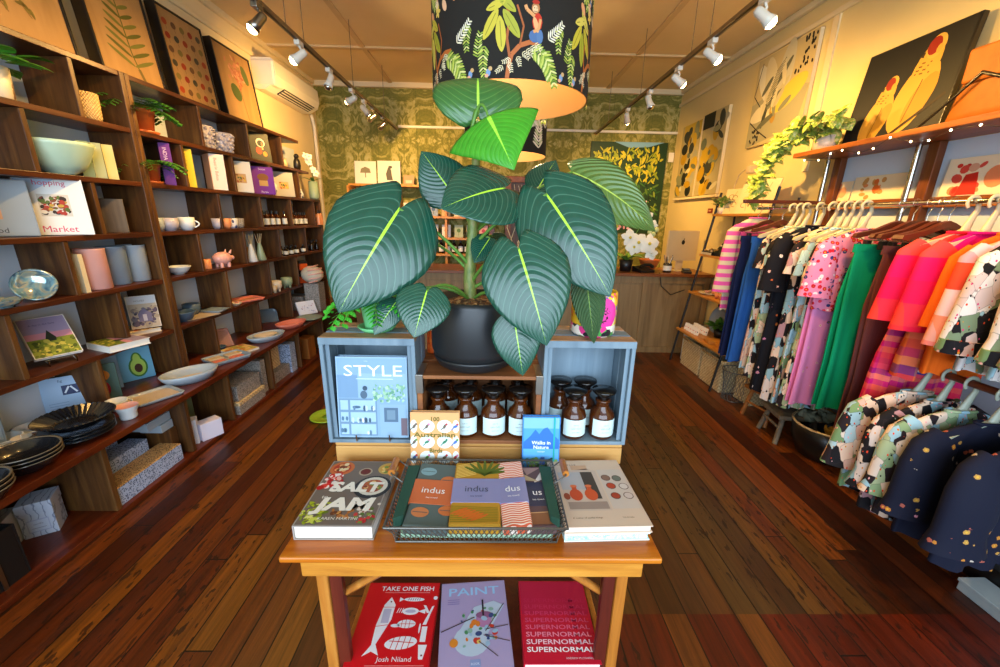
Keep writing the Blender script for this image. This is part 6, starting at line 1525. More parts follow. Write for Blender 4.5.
# garments on the upper rail, far to near
UL = 'upper rail'
top_garment('pink and cream striped knit at the far end of the upper rail', 3.3, 1.53, .78, 'pink_cream_stripe', 'knit top', .36, .38, .5, .055, x=RX_ - .03)
trousers('dark navy jeans at the far end of the upper rail', 3.17, 1.4, .42, .36, 'navy_denim', x=RX_ - .04)
trousers('bright blue flared jeans beside the navy pair', 3.02, 1.4, .42, .38, 'blue_denim', x=RX_ - .04, flare=1.1)
def panel(label, y, zt, zb, mt, w=.4, ph=0.0, cat='dress', x=RX_): return top_garment(label, y, zt, zb, mt, cat, w * .85, w * 1.05, .2, .045, ph=ph, amp=.016, group=None, folds=5, x=x)
panel('narrow cream and black patchwork dress next to the blue jeans', 2.92, 1.47, .4, 'patchwork_cream', ph=.5)
panel('sage and blue patchwork dress second from the blue jeans', 2.83, 1.47, .36, 'patchwork_sage', ph=1.4)
top_garment('black dress scattered with pale daisies', 2.72, 1.48, .3, 'black_daisy_cloth', 'dress', .4, .44, .34, .07, skirt='black_daisy_cloth', amp=.016)
panel('dark patchwork dress in front of the daisy dress', 2.6, 1.47, .28, 'patchwork_dark', ph=2.2)
panel('pale blue patchwork dress between two darker patchworks', 2.51, 1.47, .3, 'patchwork_blue', ph=.2)
panel('grey-sage patchwork dress behind the pink blossom trousers', 2.43, 1.47, .31, 'patchwork_sage', ph=3.0)
trousers('pink blossom trousers under the red floral blouse', 2.37, 1.3, .37, .4, 'pink_blossom_cloth', amp=.014)
top_garment('pink and red floral blouse beside the green trousers', 2.33, 1.47, 1.0, 'pink_red_floral', 'blouse', .4, .44, .3, .07, rot=-4)
trousers('emerald green wide-leg trousers clipped to a brown hanger', 2.17, 1.4, .44, .41, 'emerald_cloth', amp=.016, fold=3, flare=1.0)
trousers('brown corduroy trousers next to the green pair', 2.03, 1.4, .36, .36, 'brown_cord', amp=.006, fold=2, flare=.9)
top_garment('red dress with a hot pink plaid skirt', 1.85, 1.47, .62, 'hot_red_cloth', 'dress', .37, .46, .32, .085, skirt='hot_pink_plaid', smt='hot_red_cloth', rot=-3)
top_garment('magenta dress with an orange plaid skirt', 1.77, 1.47, .8, 'magenta_cloth', 'dress', .38, .44, .34, .085, skirt='orange_plaid', smt='hot_red_cloth', rot=4)
top_garment('plain orange blouse hanging behind the coral one', 1.66, 1.47, .86, 'orange_cloth', 'blouse', .38, .42, .3, .06)
top_garment('coral and white striped blouse with wide sleeves', 1.6, 1.47, .98, 'coral_stripe_cloth', 'blouse', .42, .44, .36, .08, rot=3)
for i, (y, l) in enumerate([(1.5, 'black and white folk patchwork blouse nearest the coral blouse'), (1.4, 'second folk patchwork blouse from the coral blouse'), (1.3, 'third folk patchwork blouse from the coral blouse'), (1.19, 'folk patchwork blouse closest to the camera, cut by the right edge')]):
    top_garment(l, y, 1.47, .93, 'patchwork_folk', 'blouse', .42, .48, .36, .085, ph=i * 1.3, rot=(-4, 3, -2, 4)[i], cuff='patchwork_cream')
for i, y in enumerate([2.97, 2.9, 2.84, 2.72, 2.62, 2.55, 2.5, 2.44, 2.38]):
    hanger(['cream hanger of the %s' % t for t in ('narrow patchwork dress', 'sage patchwork dress, behind', 'sage patchwork dress, in front', 'black daisy dress', 'dark patchwork dress', 'pale blue patchwork dress', 'gap beside the pale blue patchwork', 'grey-sage patchwork dress', 'red floral blouse')][i], y, rot=(-6, 4, 0, 3, -3, 5, 0, 4, -5)[i])
for i, y in enumerate([2.17, 2.1, 2.03, 1.98, 1.93]):
    hanger(['brown wooden hanger holding the green trousers', 'brown wooden hanger just in front of the green trousers', 'brown wooden hanger holding the brown trousers', 'brown wooden hanger in front of the brown trousers', 'brown wooden hanger nearest the red dress'][i], y, 'brown_hanger_wood', 'clip', rot=(-4, 5, -3, 6, 0)[i])
for i, y in enumerate([1.85, 1.77, 1.6, 1.5, 1.4, 1.3, 1.19]):
    hanger(['cream hanger of the %s' % t for t in ('red dress', 'magenta dress', 'coral striped blouse', 'first folk blouse', 'second folk blouse', 'third folk blouse', 'closest folk blouse')][i], y, rot=(0, 5, -4, 4, -3, 2, 5)[i])
for y, l in ((3.3, 'brown wooden hanger of the striped knit'), (3.17, 'brown wooden hanger of the dark navy jeans'), (3.02, 'brown wooden hanger of the bright blue jeans')):
    hanger(l, y, 'brown_hanger_wood', 'clip', x=RX_ - .03)
# garments on the lower rail
top_garment('patchwork kimono at the far end of the lower rail', 1.72, .735, .2, 'patchwork_cream', 'kimono', .42, .46, .3, .09, x=LX, ph=.4, rot=-5)
top_garment('dark patchwork kimono next on the lower rail', 1.62, .735, .17, 'patchwork_dark', 'kimono', .42, .46, .32, .09, x=LX, ph=1.4, rot=4)
top_garment('sage patchwork kimono third on the lower rail', 1.53, .735, .2, 'patchwork_sage', 'kimono', .42, .46, .3, .09, x=LX, ph=2.4)
top_garment('navy floral top behind the nearest one on the lower rail', 1.42, .735, .2, 'navy_floral_cloth', 'blouse', .44, .5, .32, .09, x=LX, ph=.9)
top_garment('navy floral top nearest the camera on the lower rail', 1.27, .735, .2, 'navy_floral_cloth', 'blouse', .44, .52, .34, .09, x=LX, ph=2.1, rot=5)
for i, y in enumerate([1.72, 1.62, 1.53, 1.42, 1.27, 1.15]):
    hanger(['grey-green hanger of the far patchwork kimono', 'grey-green hanger of the dark kimono', 'grey-green hanger of the sage kimono', 'grey-green hanger of the rear navy top', 'grey-green hanger of the nearest navy top', 'bare grey-green hanger at the right edge'][i], y, 'grey_hanger_plastic', 'cream', x=LX, z=LZ + .004, rot=(-5, 4, 0, 3, 5, -4)[i])

# black bowl of scarves, stools
o = empty('black_basin', 'large black basin of folded scarves on the floor under the trousers', 'basin', (2.24, 2.33, 0))
b = MB(); b.lathe([(0, 0), (.13, 0), (.15, .012), (.195, .12), (.205, .225), (.196, .228), (.186, .12), (.14, .02), (0, .016)], 'black_lacquer', n=44); b.build('body', o)
b = MB(); b.tube([(.2 * cos(t), .2 * sin(t), .228) for t in [2 * pi * i / 40 for i in range(41)]], .008, 'seagrass_weave', n=6); b.build('rope_rim', o)
for i, (x, y, z, m_, l, s) in enumerate([(2.17, 2.42, .235, 'scarf_grey', 'crumpled grey-green scarf heaped in the black basin', 1), (2.31, 2.43, .24, 'scarf_sage', 'second grey scarf at the back of the black basin', .9), (2.2, 2.25, .205, 'ochre_cloth', 'ochre woven scarf at the front of the black basin', .8)]):
    if m_ not in MATS: cloth(m_, '6a6c5a' if 'grey' in m_ else '7a806c', '8a8c78', (20, 20, 20))
    rnd = random.Random(i); b = MB()
    for k in range(3): b.tube([(rnd.uniform(-.07, .07), rnd.uniform(-.06, .06), rnd.uniform(-.05, .045)) for _ in range(7)], [.015, .03, .034, .036, .034, .03, .014], m_, n=10, flat=.6)
    ob = b.build('scarf', None, (x, y, z)); ob.scale = (s,) * 3; tag(ob, l, 'scarf'); ss = ob.modifiers.new('smooth', 'SUBSURF'); ss.levels = 1; ss.render_levels = 1
def stool(label, x, y, h, m_, rot):
    o = empty('wooden_stool', label, 'stool', (x, y, 0), (0, 0, rot))
    b = MB(); b.box(-.15, .15, -.13, .13, h - .03, h, m_); b.build('seat', o, bevel=.006)
    for sx_ in (-1, 1):
        for sy2 in (-1, 1):
            b = MB(); b.tube([(sx_ * .1, sy2 * .085, h - .03), (sx_ * .135, sy2 * .115, 0)], .02, m_, n=4); b.build('leg', o)
        b = MB(); b.tube([(sx_ * .125, -.1, .12), (sx_ * .125, .1, .12)], .011, m_, n=6); b.build('stretcher', o)
stool('small orange-brown wooden stool under the patchwork dresses', 2.2, 2.83, .26, 'stool_wood', 10)
stool('small grey weathered stool beside the black basin', 2.16, 2.56, .22, 'driftwood', -8)
carton('cardboard_box', 'brown cardboard box behind the orange-brown stool', 'box', (2.3, 3.16, 0), (0, 0, 5), .25, .2, .3, 'seagrass_weave')

# on the rack's top shelf: painting, trailing plant, bag, fairy lights
def canvas(name, label, loc, rot, w, h, t, edge, paint, frame=None, cat='painting'):
    o = empty(name, label, cat, loc, rot)
    b = MB(); b.box(-w / 2, w / 2, 0, h, 0, t, edge); b.build('frame' if frame else 'stretcher', o, bevel=.002)
    b = MB(); paint(b, T(-w / 2, 0, t + .001), w, h); b.build('painted_face', o); return o
def paint_birds(b, M, w, h):
    b.rect(.008, .008, w - .008, h - .008, '17181a', 0, M)
    def bird(x, y, s, tilt):
        R = M @ T(x, y, 0) @ RZ(tilt)
        b.ell(0, .21 * s, .135 * s, .24 * s, 'c0943a', .0004, R, 24, -8); b.ell(.0, .4 * s, .085 * s, .16 * s, 'c0943a', .0005, R, 20, -6); b.ell(.01 * s, .52 * s, .062 * s, .075 * s, 'c89c44', .0006, R, 18)
        b.ell(.06 * s, .19 * s, .075 * s, .17 * s, 'ac8028', .0008, R, 18, -14); b.ell(-.005 * s, .525 * s, .046 * s, .058 * s, '861e10', .001, R, 16, 10)
        b.ell(.04 * s, .5 * s, .02 * s, .03 * s, 'c0943a', .0011, R, 10)
        for k in range(14): b.ell((-.06 + .012 * (k % 9)) * s, (.36 + .022 * (k % 4)) * s, .008 * s, .006 * s, '6a4a14', .0012, R, 6)
        b.line([(.0, .05 * s), (.02 * s, .32 * s)], .006 * s, '5a4010', .0012, R); b.poly([(-.05 * s, .5 * s), (-.085 * s, .47 * s), (-.05 * s, .46 * s)], '3a2a1a', .0014, R)
    bird(w * .3, h * .03, .62, -8); bird(w * .62, h * .1, .8, -6)
    b.line([(w * .48, h * .02), (w * .95, h * .36)], h * .03, '2a1c10', .0016, M)
canvas('bird_painting', 'dark painting of two yellow birds leaning on the rack shelf', (2.38, 2.62, 1.977), (83, 0, -90), .62, .56, .03, 'black_lacquer', paint_birds)
o = empty('leather_bag', 'tan leather shoulder bag on the rack shelf at the right edge', 'bag', (2.3, 1.98, 1.977), (0, 0, 0))
cloth('tan_leather', '8a4c16', 'a86220', (14, 14, 14)); MATS['tan_leather'].node_tree.nodes['Principled BSDF'].inputs['Roughness'].default_value = .5
b = MB(); drape(b, [(.33, -.05, .05, .14), (.3, -.06, .06, .17), (.12, -.075, .08, .21), (.02, -.08, .085, .23), (0.0, -.07, .07, .21)], 'tan_leather', 2, .006, 0, 40, True); b.build('body', o)
b = MB(); b.tube([(-.08, -.02, .16), (-.09, .06, .2), (-.085, .16, .12), (-.06, .34, .01)], .009, 'black_lacquer', n=6, flat=.5); b.build('strap', o)
b = MB(); b.box(-.085, -.06, -.15, .15, .17, .32, 'tan_leather'); b.build('flap', o, bevel=.012)
b = MB(); b.tube([(0, -.1, .31), (0, -.06, .45), (0, .06, .45), (0, .1, .31)], .012, 'tan_leather', n=8); b.build('handle', o)
o = empty('string_lights', 'string of tiny warm fairy lights along the rack shelf edge', 'string lights', (2.12, 1.9, 1.94))
b = MB(); pts = [(-.005 + .012 * sin(i * 2.1), -1.0 + .1 * i, .01 - .05 * abs(sin(i * .9))) for i in range(21)]; b.tube(pts, .0014, 'black_plastic', n=4); b.build('wire', o)
for i in range(0, 21):
    b = MB(); b.ball(pts[i], .0055, 'fairy_glow', 6); b.build('bulb', o)
o = empty('trailing_pothos', 'variegated trailing plant at the far end of the rack shelf', 'potted plant', (2.28, 2.98, 1.977))
b = MB(); b.lathe([(0, 0), (.06, 0), (.075, .1), (.068, .1), (.055, .02), (0, .02)], 'cream_glaze', n=24); b.build('pot', o)
rnd = random.Random(7); b = MB(); lb = MB()
def vine(p, dirs, n, spread=.05):
    pts = [Vector(p)]
    for i in range(n):
        d = dirs(i / n); pts.append(pts[-1] + Vector(d) * .05 + Vector((rnd.uniform(-.01, .01), rnd.uniform(-.01, .01), rnd.uniform(-.008, .008))))
        for s in range(3):
            q = pts[-1]; dr = Vector((rnd.uniform(-1, .3), rnd.uniform(-1, .8), rnd.uniform(-.5, .6)))
            leaf_geo(lb, q, dr, Vector((rnd.uniform(-.8, -.1), rnd.uniform(-.9, .1), .9)), rnd.uniform(.08, .125), rnd.uniform(.06, .09), 'variegated_leaf', 40, .2, .1, nt=5, ns=2)
    b.tube(pts, .003, 'stem_green', n=5)
for k in range(7):
    a = k * .9; vine((0, 0, .1), lambda t, a=a: (-.3 + .5 * cos(a), .8 * sin(a), .7 - 1.0 * t), 5)
for k in range(4): vine((-.1 + .03 * k, .05 + .05 * k, .1), lambda t, k=k: (-.35 * (1 - t), .55 * (1 - t) + .1, .5 - 1.6 * min(1, t * 1.8)), 11 + (k % 3))
b.build('vines', o); lb.build('leaves', o)

# paintings on the right wall
def paint_flower(b, M, w, h):
    b.rect(0, 0, w, h, 'c8b480', 0, M); b.poly([(0, h * .0), (w * .9, h * .1), (w, h * .5), (w * .5, h * .6), (0, h * .5)], 'a8a07c', .0003, M)
    for (x, y, rx, ry, c, r) in ((.35, .62, .12, .38, 'd8cba0', 20), (.55, .7, .13, .36, 'c8c0a0', -8), (.3, .4, .3, .1, 'e0d4ac', 15), (.68, .48, .3, .12, 'd8c04c', 25), (.5, .5, .16, .12, '5a5a48', 0), (.45, .35, .06, .14, 'b08a3c', 10), (.2, .7, .1, .26, 'e0d8b8', 30)): b.ell(w * x, h * y, w * rx, h * ry, c, .0006 + .0002 * x, M, 20, r)
    rr_ = random.Random(5)
    for k in range(16): b.ell(w * min(.72, max(.26, rr_.gauss(.45, .13))), h * min(.74, max(.26, rr_.gauss(.5, .13))), w * rr_.uniform(.1, .19), h * .035, rr_.choice(['8a8a6c', 'd8cba0', '6a6a54', 'c4b88c', 'a89c70', '4a4a3c']), .00085 + .000004 * k, M, 14, rr_.uniform(20, 110))
    for k in range(12): b.line([(w * (.28 + .01 * k), h * (.45 + .03 * k)), (w * (.42 + .01 * k), h * (.5 + .035 * k))], w * .008, '2e2c26', .001, M)
    rnd = random.Random(2)
    for k in range(26): b.ell(w * rnd.uniform(.72, .98), h * rnd.uniform(.66, .98), w * .014, w * .022, '22201c', .0012, M, 7, 20)
    for k in range(16): b.ell(w * rnd.uniform(.03, .25), h * rnd.uniform(.02, .2), w * .015, w * .02, '2a2420', .0012, M, 7, 40)
    b.line([(w * .02, h * .3), (w * .2, h * .18), (w * .42, h * .06)], w * .014, '2a2420', .0014, M); b.line([(w * .1, h * .95), (w * .02, h * .6), (w * .18, h * .45)], w * .012, '2a2420', .0014, M)
canvas('flower_canvas', 'large pale flower canvas on the right wall above the rack', (XR - .005, 3.86, 2.19), (90, 0, -90), .72, .74, .03, 'cream_plaster', paint_flower)
def paint_abs(seed):
    def f(b, M, w, h):
        b.rect(0, 0, w, h, 'b8a878', 0, M); rnd = random.Random(seed)
        for k in range(34): b.ell(w * rnd.uniform(.12, .88), h * rnd.uniform(.08, .92), w * rnd.uniform(.06, .22), h * rnd.uniform(.03, .11), rnd.choice(['3a3c34', 'c8a42c', '8a8c6a', '22241e', 'd8cca0', 'b8901c', '6a7058', 'a8a48a']), .0004 + .00004 * k, M, 14, rnd.uniform(0, 180))
        b.rect(0, h * .82, w * .5, h, '22241e', .003, M) if seed == 2 else b.rect(w * .1, h * .8, w, h, 'c8a83c', .0003, M)
    return f
canvas('abstract_canvas', 'left half of a yellow and black abstract pair on the right wall', (XR - .005, 5.42, 1.8), (90, 0, -90), .5, .86, .035, 'cream_plaster', paint_abs(1))
canvas('abstract_canvas', 'right half of a yellow and black abstract pair, nearer the shelves', (XR - .005, 4.88, 1.8), (90, 0, -90), .5, .88, .035, 'cream_plaster', paint_abs(2))
b = MB(); b.box(XR - .05, XR - .002, 4.6, 5.7, 1.765, 1.793, 'cream_plaster'); tag(b.build('picture_ledge', bevel=.004), 'narrow ledge under the abstract canvas pair', 'ledge')
o = empty('wall_sign', 'tiny red sign plate on the brick wall below the abstract pair', 'sign', (XR - .002, 4.75, 1.62), (90, 0, -90))
b = MB(); b.box(-.05, .05, -.025, .025, 0, .006, '8a3018'); b.build('plate', o); b = MB(); b.rect(-.03, -.008, .03, .008, 'c8a080', .007); b.build('face', o)
# ------------------------------------------------------------------ framed botanical prints on top of the left bookcases
def botanical(label, y0, y1, art):
    w = y1 - y0; h = .6
    o = empty('framed_print', label, 'picture', (-2.235, (y0 + y1) / 2, 2.251), (84, 0, 90), 'framed botanical prints')
    b = MB(); t = .014
    b.box(-w / 2 - .0, -w / 2 + t, 0, h, -.055, .012, 'black_lacquer'); b.box(w / 2 - t, w / 2, 0, h, -.055, .012, 'black_lacquer'); b.box(-w / 2 + t, w / 2 - t, 0, t, -.055, .012, 'black_lacquer'); b.box(-w / 2 + t, w / 2 - t, h - t, h, -.055, .012, 'black_lacquer')
    b.build('frame', o, bevel=.002)
    b = MB(); b.box(-w / 2 + t, w / 2 - t, t, h - t, -.03, .004, 'picture_ply'); art(b, T(-w / 2, 0, .0048), w, h); b.build('print', o)
def fernp(b, M, w, h):
    b.line([(w * .62, h * .1), (w * .55, h * .3), (w * .5, h * .85)], w * .02, '5e5c28', .0002, M); b.line([(w * .66, h * .04), (w * .6, h * .16)], w * .05, '6a5a30', .0003, M)
    for k in range(9):
        y = h * (.2 + .08 * k)
        for s in (-1, 1):
            l = w * (.36 - .028 * k)
            b.ell(w * .55 - w * .006 * k + s * l * .5, y + h * .035, l * .55, h * .018, '5a5a22' if k % 2 else '6a6a2e', .0004, M, 14, s * 24)
def sprig(b, M, w, h):
    rnd = random.Random(3)
    for k in range(9):
        x, y = w * rnd.uniform(.2, .8), h * rnd.uniform(.25, .9)
        b.line([(x, y), (x + w * .06, y - h * .08)], w * .008, '7a5a2c', .0002, M); b.ell(x, y, w * .05, h * .014, '6a5a28', .0004, M, 10, rnd.uniform(0, 180)); b.ell(x + w * .05, y - h * .04, w * .04, h * .012, '7a6a30', .0004, M, 10, rnd.uniform(0, 180))
def pods(b, M, w, h):
    for r in range(6):
        for c in range(5):
            x, y = w * (.14 + .18 * c), h * (.14 + .14 * r)
            b.ell(x, y, w * .055, h * .036, ['9a3a1c', '6a4a30', '7a6a34', '8a2c1c', '4a4434'][(r * 2 + c) % 5], .0003, M, 14, 20); b.line([(x, y - h * .03), (x + w * .02, y - h * .075)], w * .008, '6a5a30', .0002, M)
def bloom(b, M, w, h):
    rnd = random.Random(9)
    for k in range(60): b.ell(w * rnd.gauss(.52, .1), h * rnd.gauss(.68, .08), w * .045, h * .02, rnd.choice(['b87a5c', 'a86a4c', 'c89070', '9a5c44']), .0003 + .00001 * k, M, 9, rnd.uniform(0, 180))
    b.line([(w * .52, h * .6), (w * .56, h * .3), (w * .6, h * .06)], w * .014, '5c5428', .0002, M); b.ell(w * .4, h * .42, w * .14, h * .1, '4c5a2c', .0008, M, 18, -40); b.ell(w * .76, h * .72, w * .08, h * .13, '54602e', .001, M, 18, 20)
botanical('leftmost framed print of faint twigs on top of the near bookcase', 1.98, 2.5, sprig)
botanical('framed print of one large fern frond on top of the bookcase', 2.63, 3.09, fernp)
botanical('framed print of rows of brown seed pods on top of the far bookcase', 3.2, 3.65, pods)
botanical('framed print of a single bloom nearest the air conditioner', 3.75, 4.28, bloom)

o = empty('floor_dish', 'lime green oval dish lying on the floor beside the left crate', 'dish', (-1.26, 2.78, 0))
mat('lime_glaze', '98b82c', .4); mat('lime_dark', '6a8a1c', .4)
b = MB(); b.lathe([(0, 0), (.09, 0), (.12, .018), (.112, .022), (.085, .008), (0, .008)], 'lime_glaze', n=32); b.build('dish', o)
b = MB(); b.lathe([(.0, .012), (.03, .012), (.034, .006), (0, .006)], 'lime_dark', n=20); b.build('dish_base', o)

# ------------------------------------------------------------------ ladder shelf by the right wall
ld = empty('ladder_shelf', 'leaning ladder shelf with four honey timber boards by the right wall', 'shelf', (2.2, 3.76, 0))
def lp(b, n, **k):
    o = b.build(n, ld, **k); o.location = (-2.2, -3.76, 0); return o
LB = [(1.575, 2.235, 2.45), (1.175, 2.165, 2.45), (.785, 2.105, 2.45), (.375, 2.035, 2.45)]
for y in (3.35, 4.2):
    b = MB(); b.tube([(2.28, y, 1.78), (2.005, y, 0)], .013, 'black_lacquer', n=4); lp(b, 'ladder_leg')
    b = MB(); b.tube([(2.455, y, 1.7), (2.455, y, 0)], .011, 'black_lacquer', n=4); lp(b, 'back_leg')
for z, x0, x1 in LB:
    b = MB(); b.box(x0, x1, 3.32, 4.23, z - .022, z, 'ladder_board_wood'); lp(b, 'shelf_board', bevel=.003)
def cardprint(label, x, y, z, w, h, lean, bgc, art, yaw=-75, name='art_card', t=.006):
    o = empty(name, label, 'card', (x, y, z), (90 - lean, 0, yaw))
    b = MB(); b.box(-w / 2, w / 2, 0, h, -t, 0, bgc); b.build('board', o)
    b = MB(); art(b, T(-w / 2, 0, .0006), w, h); b.build('print', o); return o
def loops(seed, col='8a4a2c'):
    def f(b, M, w, h):
        rnd = random.Random(seed)
        for k in range(4):
            cx, cy = w * rnd.uniform(.3, .7), h * rnd.uniform(.25, .75); r = w * .13
            b.line([(cx + r * cos(t), cy + r * .8 * sin(t)) for t in [2 * pi * i / 12 for i in range(11)]], w * .02, col, .0003, M)
        b.line([(w * .5, h * .1), (w * .4, h * .5), (w * .6, h * .9)], w * .015, '7a7a3a', .0003, M)
    return f
cardprint('cream card with looped brown line drawing at the ladder top left', 2.3, 4.05, 1.576, .22, .24, 12, 'ecd8a0', loops(1))
cardprint('cream card with a sprig drawing, middle of the ladder top board', 2.3, 3.8, 1.576, .22, .27, 12, 'f0dca8', loops(2))
cardprint('cream card with rings at the right of the ladder top board', 2.3, 3.57, 1.576, .2, .29, 12, 'ecd6a0', loops(3))
o = empty('brass_stand', 'curved brass hook stand on the ladder top board', 'stand', (2.36, 4.12, 1.576))
b = MB(); b.tube([(0, .02, 0), (0, .02, .25), (0, -.03, .36), (0, -.12, .4), (0, -.19, .39)], .006, 'oat_glaze', n=8); b.build('arm', o); b = MB(); b.box(-.03, .03, -.24, -.18, .36, .42, 'oat_glaze'); b.build('block', o, bevel=.004); b = MB(); b.cyl(.04, 0, .008, 'oat_glaze', T(0, .02, 0)); b.build('foot', o)
def sprout(o): 
    b = MB(); b.lathe([(0, 0), (.03, 0), (.036, .06), (.03, .06), (0, .02)], 'cream_glaze', n=16); b.build('pot', o)
rosette('small yellow-green plant at the left of the ladder top board', (2.28, 4.16, 1.576), sprout, 26, .15, .05, 'variegated_leaf', name='potted_plant', fern=False, soil_z=.05, soil_r=.028, rise=1.2, seed=3)
# jewellery board
for i, (x, y, w, h, l) in enumerate([(2.24, 4.1, .2, .05, 'low black ring tray at the left of the second ladder board'), (2.26, 3.92, .16, .15, 'stepped black jewellery block in the middle of the second ladder board'), (2.3, 3.72, .2, .2, 'tall black jewellery stand at the right of the second ladder board')]):
    o = empty('jewellery_stand', l, 'jewellery stand', (x, y, 1.176), (0, 0, 0))
    b = MB(); b.prism([(-.07, 0), (.08, 0), (.08, h), (.03, h), (-.07, .03)], -w / 2, w / 2, 'black_plastic', Matrix(((1, 0, 0, 0), (0, 0, 1, 0), (0, 1, 0, 0), (0, 0, 0, 1)))); b.build('body', o)
    for k in range(6):
        b = MB(); t = (k % 3 + .5) / 3; b.ball((-.07 + .1 * t, -w * .32 + w * .32 * (k // 3) * 2, .03 + (h - .03) * t + .006), .011, 'gold_lining' if k % 2 else 'cream_glaze', 8); b.build('ring', o)
b = MB(); b.box(2.166, 2.169, 4.0, 4.2, 1.176, 1.2, 'cream_glaze'); tag(b.build('label_strip', bevel=.002), 'cream strip along the front of the black ring tray', 'strip')
carton('brown_box', 'brown box standing on the second ladder board near the striped knit', 'box', (2.35, 3.46, 1.176), (0, 0, 0), .12, .16, .26, 'driftwood')
o = empty('necklace_bust', 'grey necklace display panel on the third ladder board', 'display stand', (2.33, 3.84, .786), (76, 0, -70))
b = MB(); b.prism([(-.14, 0), (.14, 0), (.13, .2), (.08, .27), (-.08, .27), (-.13, .2)], -.012, 0, 'lilac_grey_glaze'); b.build('panel', o, bevel=.004)
b = MB(); b.tube([(.045 * cos(t), .13 + .05 * sin(t), .004) for t in [pi * (1 + i / 8) for i in range(9)]], .003, 'chrome', n=5); b.build('necklace', o)
vessel('display_plate', 'round cream plate of trinkets on the third ladder board', 'plate', (2.23, 4.02, .786), [(0, 0), (.06, 0), (.11, .012), (.106, .016), (.06, .006), (0, .006)], 'cream_glaze', n=28)
for i, (x, y, c) in enumerate([(2.21, 4.04, 'pink_glaze'), (2.25, 3.98, 'peach_glaze'), (2.26, 4.06, 'oat_glaze')]): vessel('trinket_dish', ['pink trinket cup at the front of the round cream plate', 'peach trinket cup at the near side of the round cream plate', 'tan trinket cup at the back of the round cream plate'][i], 'dish', (x, y, .793), bowl_prof(.026, .02, .014, .003), c, n=14)
for i, y in enumerate((3.78, 3.7, 3.62)): vessel('glass_cup', ['small amber cup nearest the round cream plate', 'small amber cup in the middle of three', 'small amber cup nearest the striped knit'][i], 'cup', (2.17, y, .786), [(0, 0), (.016, 0), (.026, .05), (.022, .05), (0, .006)], 'peach_glaze', n=14)
vessel('blue_bowl', 'big pale blue bowl standing on its rim at the back of the lowest ladder board', 'bowl', (2.4, 4.02, .376 + .13), bowl_prof(.14, .05, .06, .006), 'paleblue_glaze', (0, -80, 0))
for i in range(10):
    y = 4.12 - .055 * (i % 5); x = 2.09 + .09 * (i // 5)
    cardprint('%s earring card in the %s row on the lowest ladder board' % (['farthest', 'second', 'third', 'fourth', 'nearest'][i % 5], ['front', 'back'][i // 5]), x, y, .377, .05, .075, 18, 'ece4d8', lambda b, M, w, h: (b.ell(w * .3, h * .45, w * .1, w * .14, 'd86a5a', .0002, M, 8), b.ell(w * .7, h * .45, w * .1, w * .14, '3a3a5a', .0002, M, 8)), -60, 'earring_card', .003)
def dark_pot(o):
    b = MB(); b.lathe([(0, 0), (.05, 0), (.06, .08), (.052, .08), (0, .02)], 'black_plastic', n=18); b.build('pot', o)
rosette('bushy dark green plant at the back of the lowest ladder board', (2.3, 3.84, .376), dark_pot, 60, .17, .045, 'fern_leaf', name='potted_plant', fern=False, soil_z=.07, soil_r=.05, rise=.8, seed=6)
for i, (x, y, l) in enumerate([(2.12, 3.66, 'flat timber dish at the far end of the board edge'), (2.14, 3.5, 'flat timber dish at the near end of the board edge')]): carton('timber_dish', l, 'dish', (x, y, .376), (0, 0, 80), .14, .09, .025, 'ladder_board_wood')
def basket(label, x, y, w, d, h, m_, rot=0):
    o = empty('storage_basket', label, 'basket', (x, y, 0), (0, 0, rot))
    b = MB(); t = .014
    for x0, x1, y0, y1 in ((-w / 2, w / 2, -d / 2, -d / 2 + t), (-w / 2, w / 2, d / 2 - t, d / 2), (-w / 2, -w / 2 + t, -d / 2 + t, d / 2 - t), (w / 2 - t, w / 2, -d / 2 + t, d / 2 - t)): b.box(x0, x1, y0, y1, 0, h, m_)
    b.box(-w / 2 + t, w / 2 - t, -d / 2 + t, d / 2 - t, 0, t, m_); b.build('body', o, bevel=.004)
    b = MB(); b.tube([(-w / 2, -d / 2, h), (w / 2, -d / 2, h), (w / 2, d / 2, h), (-w / 2, d / 2, h), (-w / 2, -d / 2, h)], .012, m_, n=8); b.build('rim', o)
basket('seagrass basket farther along under the ladder shelf', 2.21, 3.92, .26, .38, .29, 'seagrass_weave')
basket('seagrass basket nearer the clothes under the ladder shelf', 2.2, 3.5, .26, .36, .29, 'seagrass_weave')
o = empty('wire_bin', 'round wire basket squeezed beside the near seagrass basket', 'basket', (2.13, 3.2, 0))
b = MB()
for k in range(18):
    for s in (1, -1): b.tube([(.09 * cos(2 * pi * k / 18), .09 * sin(2 * pi * k / 18), 0), (.115 * cos(2 * pi * (k + 3 * s) / 18), .115 * sin(2 * pi * (k + 3 * s) / 18), .27)], .0018, 'wire_grey', n=4)
b.build('wire_mesh', o)
for r, z in ((.09, .004), (.115, .27)):
    b = MB(); b.tube([(r * cos(t), r * sin(t), z) for t in [2 * pi * i / 24 for i in range(25)]], .004, 'wire_grey', n=6); b.build('hoop', o)
carton('white_bin', 'narrow white box beyond the seagrass baskets', 'box', (2.25, 4.2, 0), (0, 0, 0), .22, .1, .3, 'white_glaze')

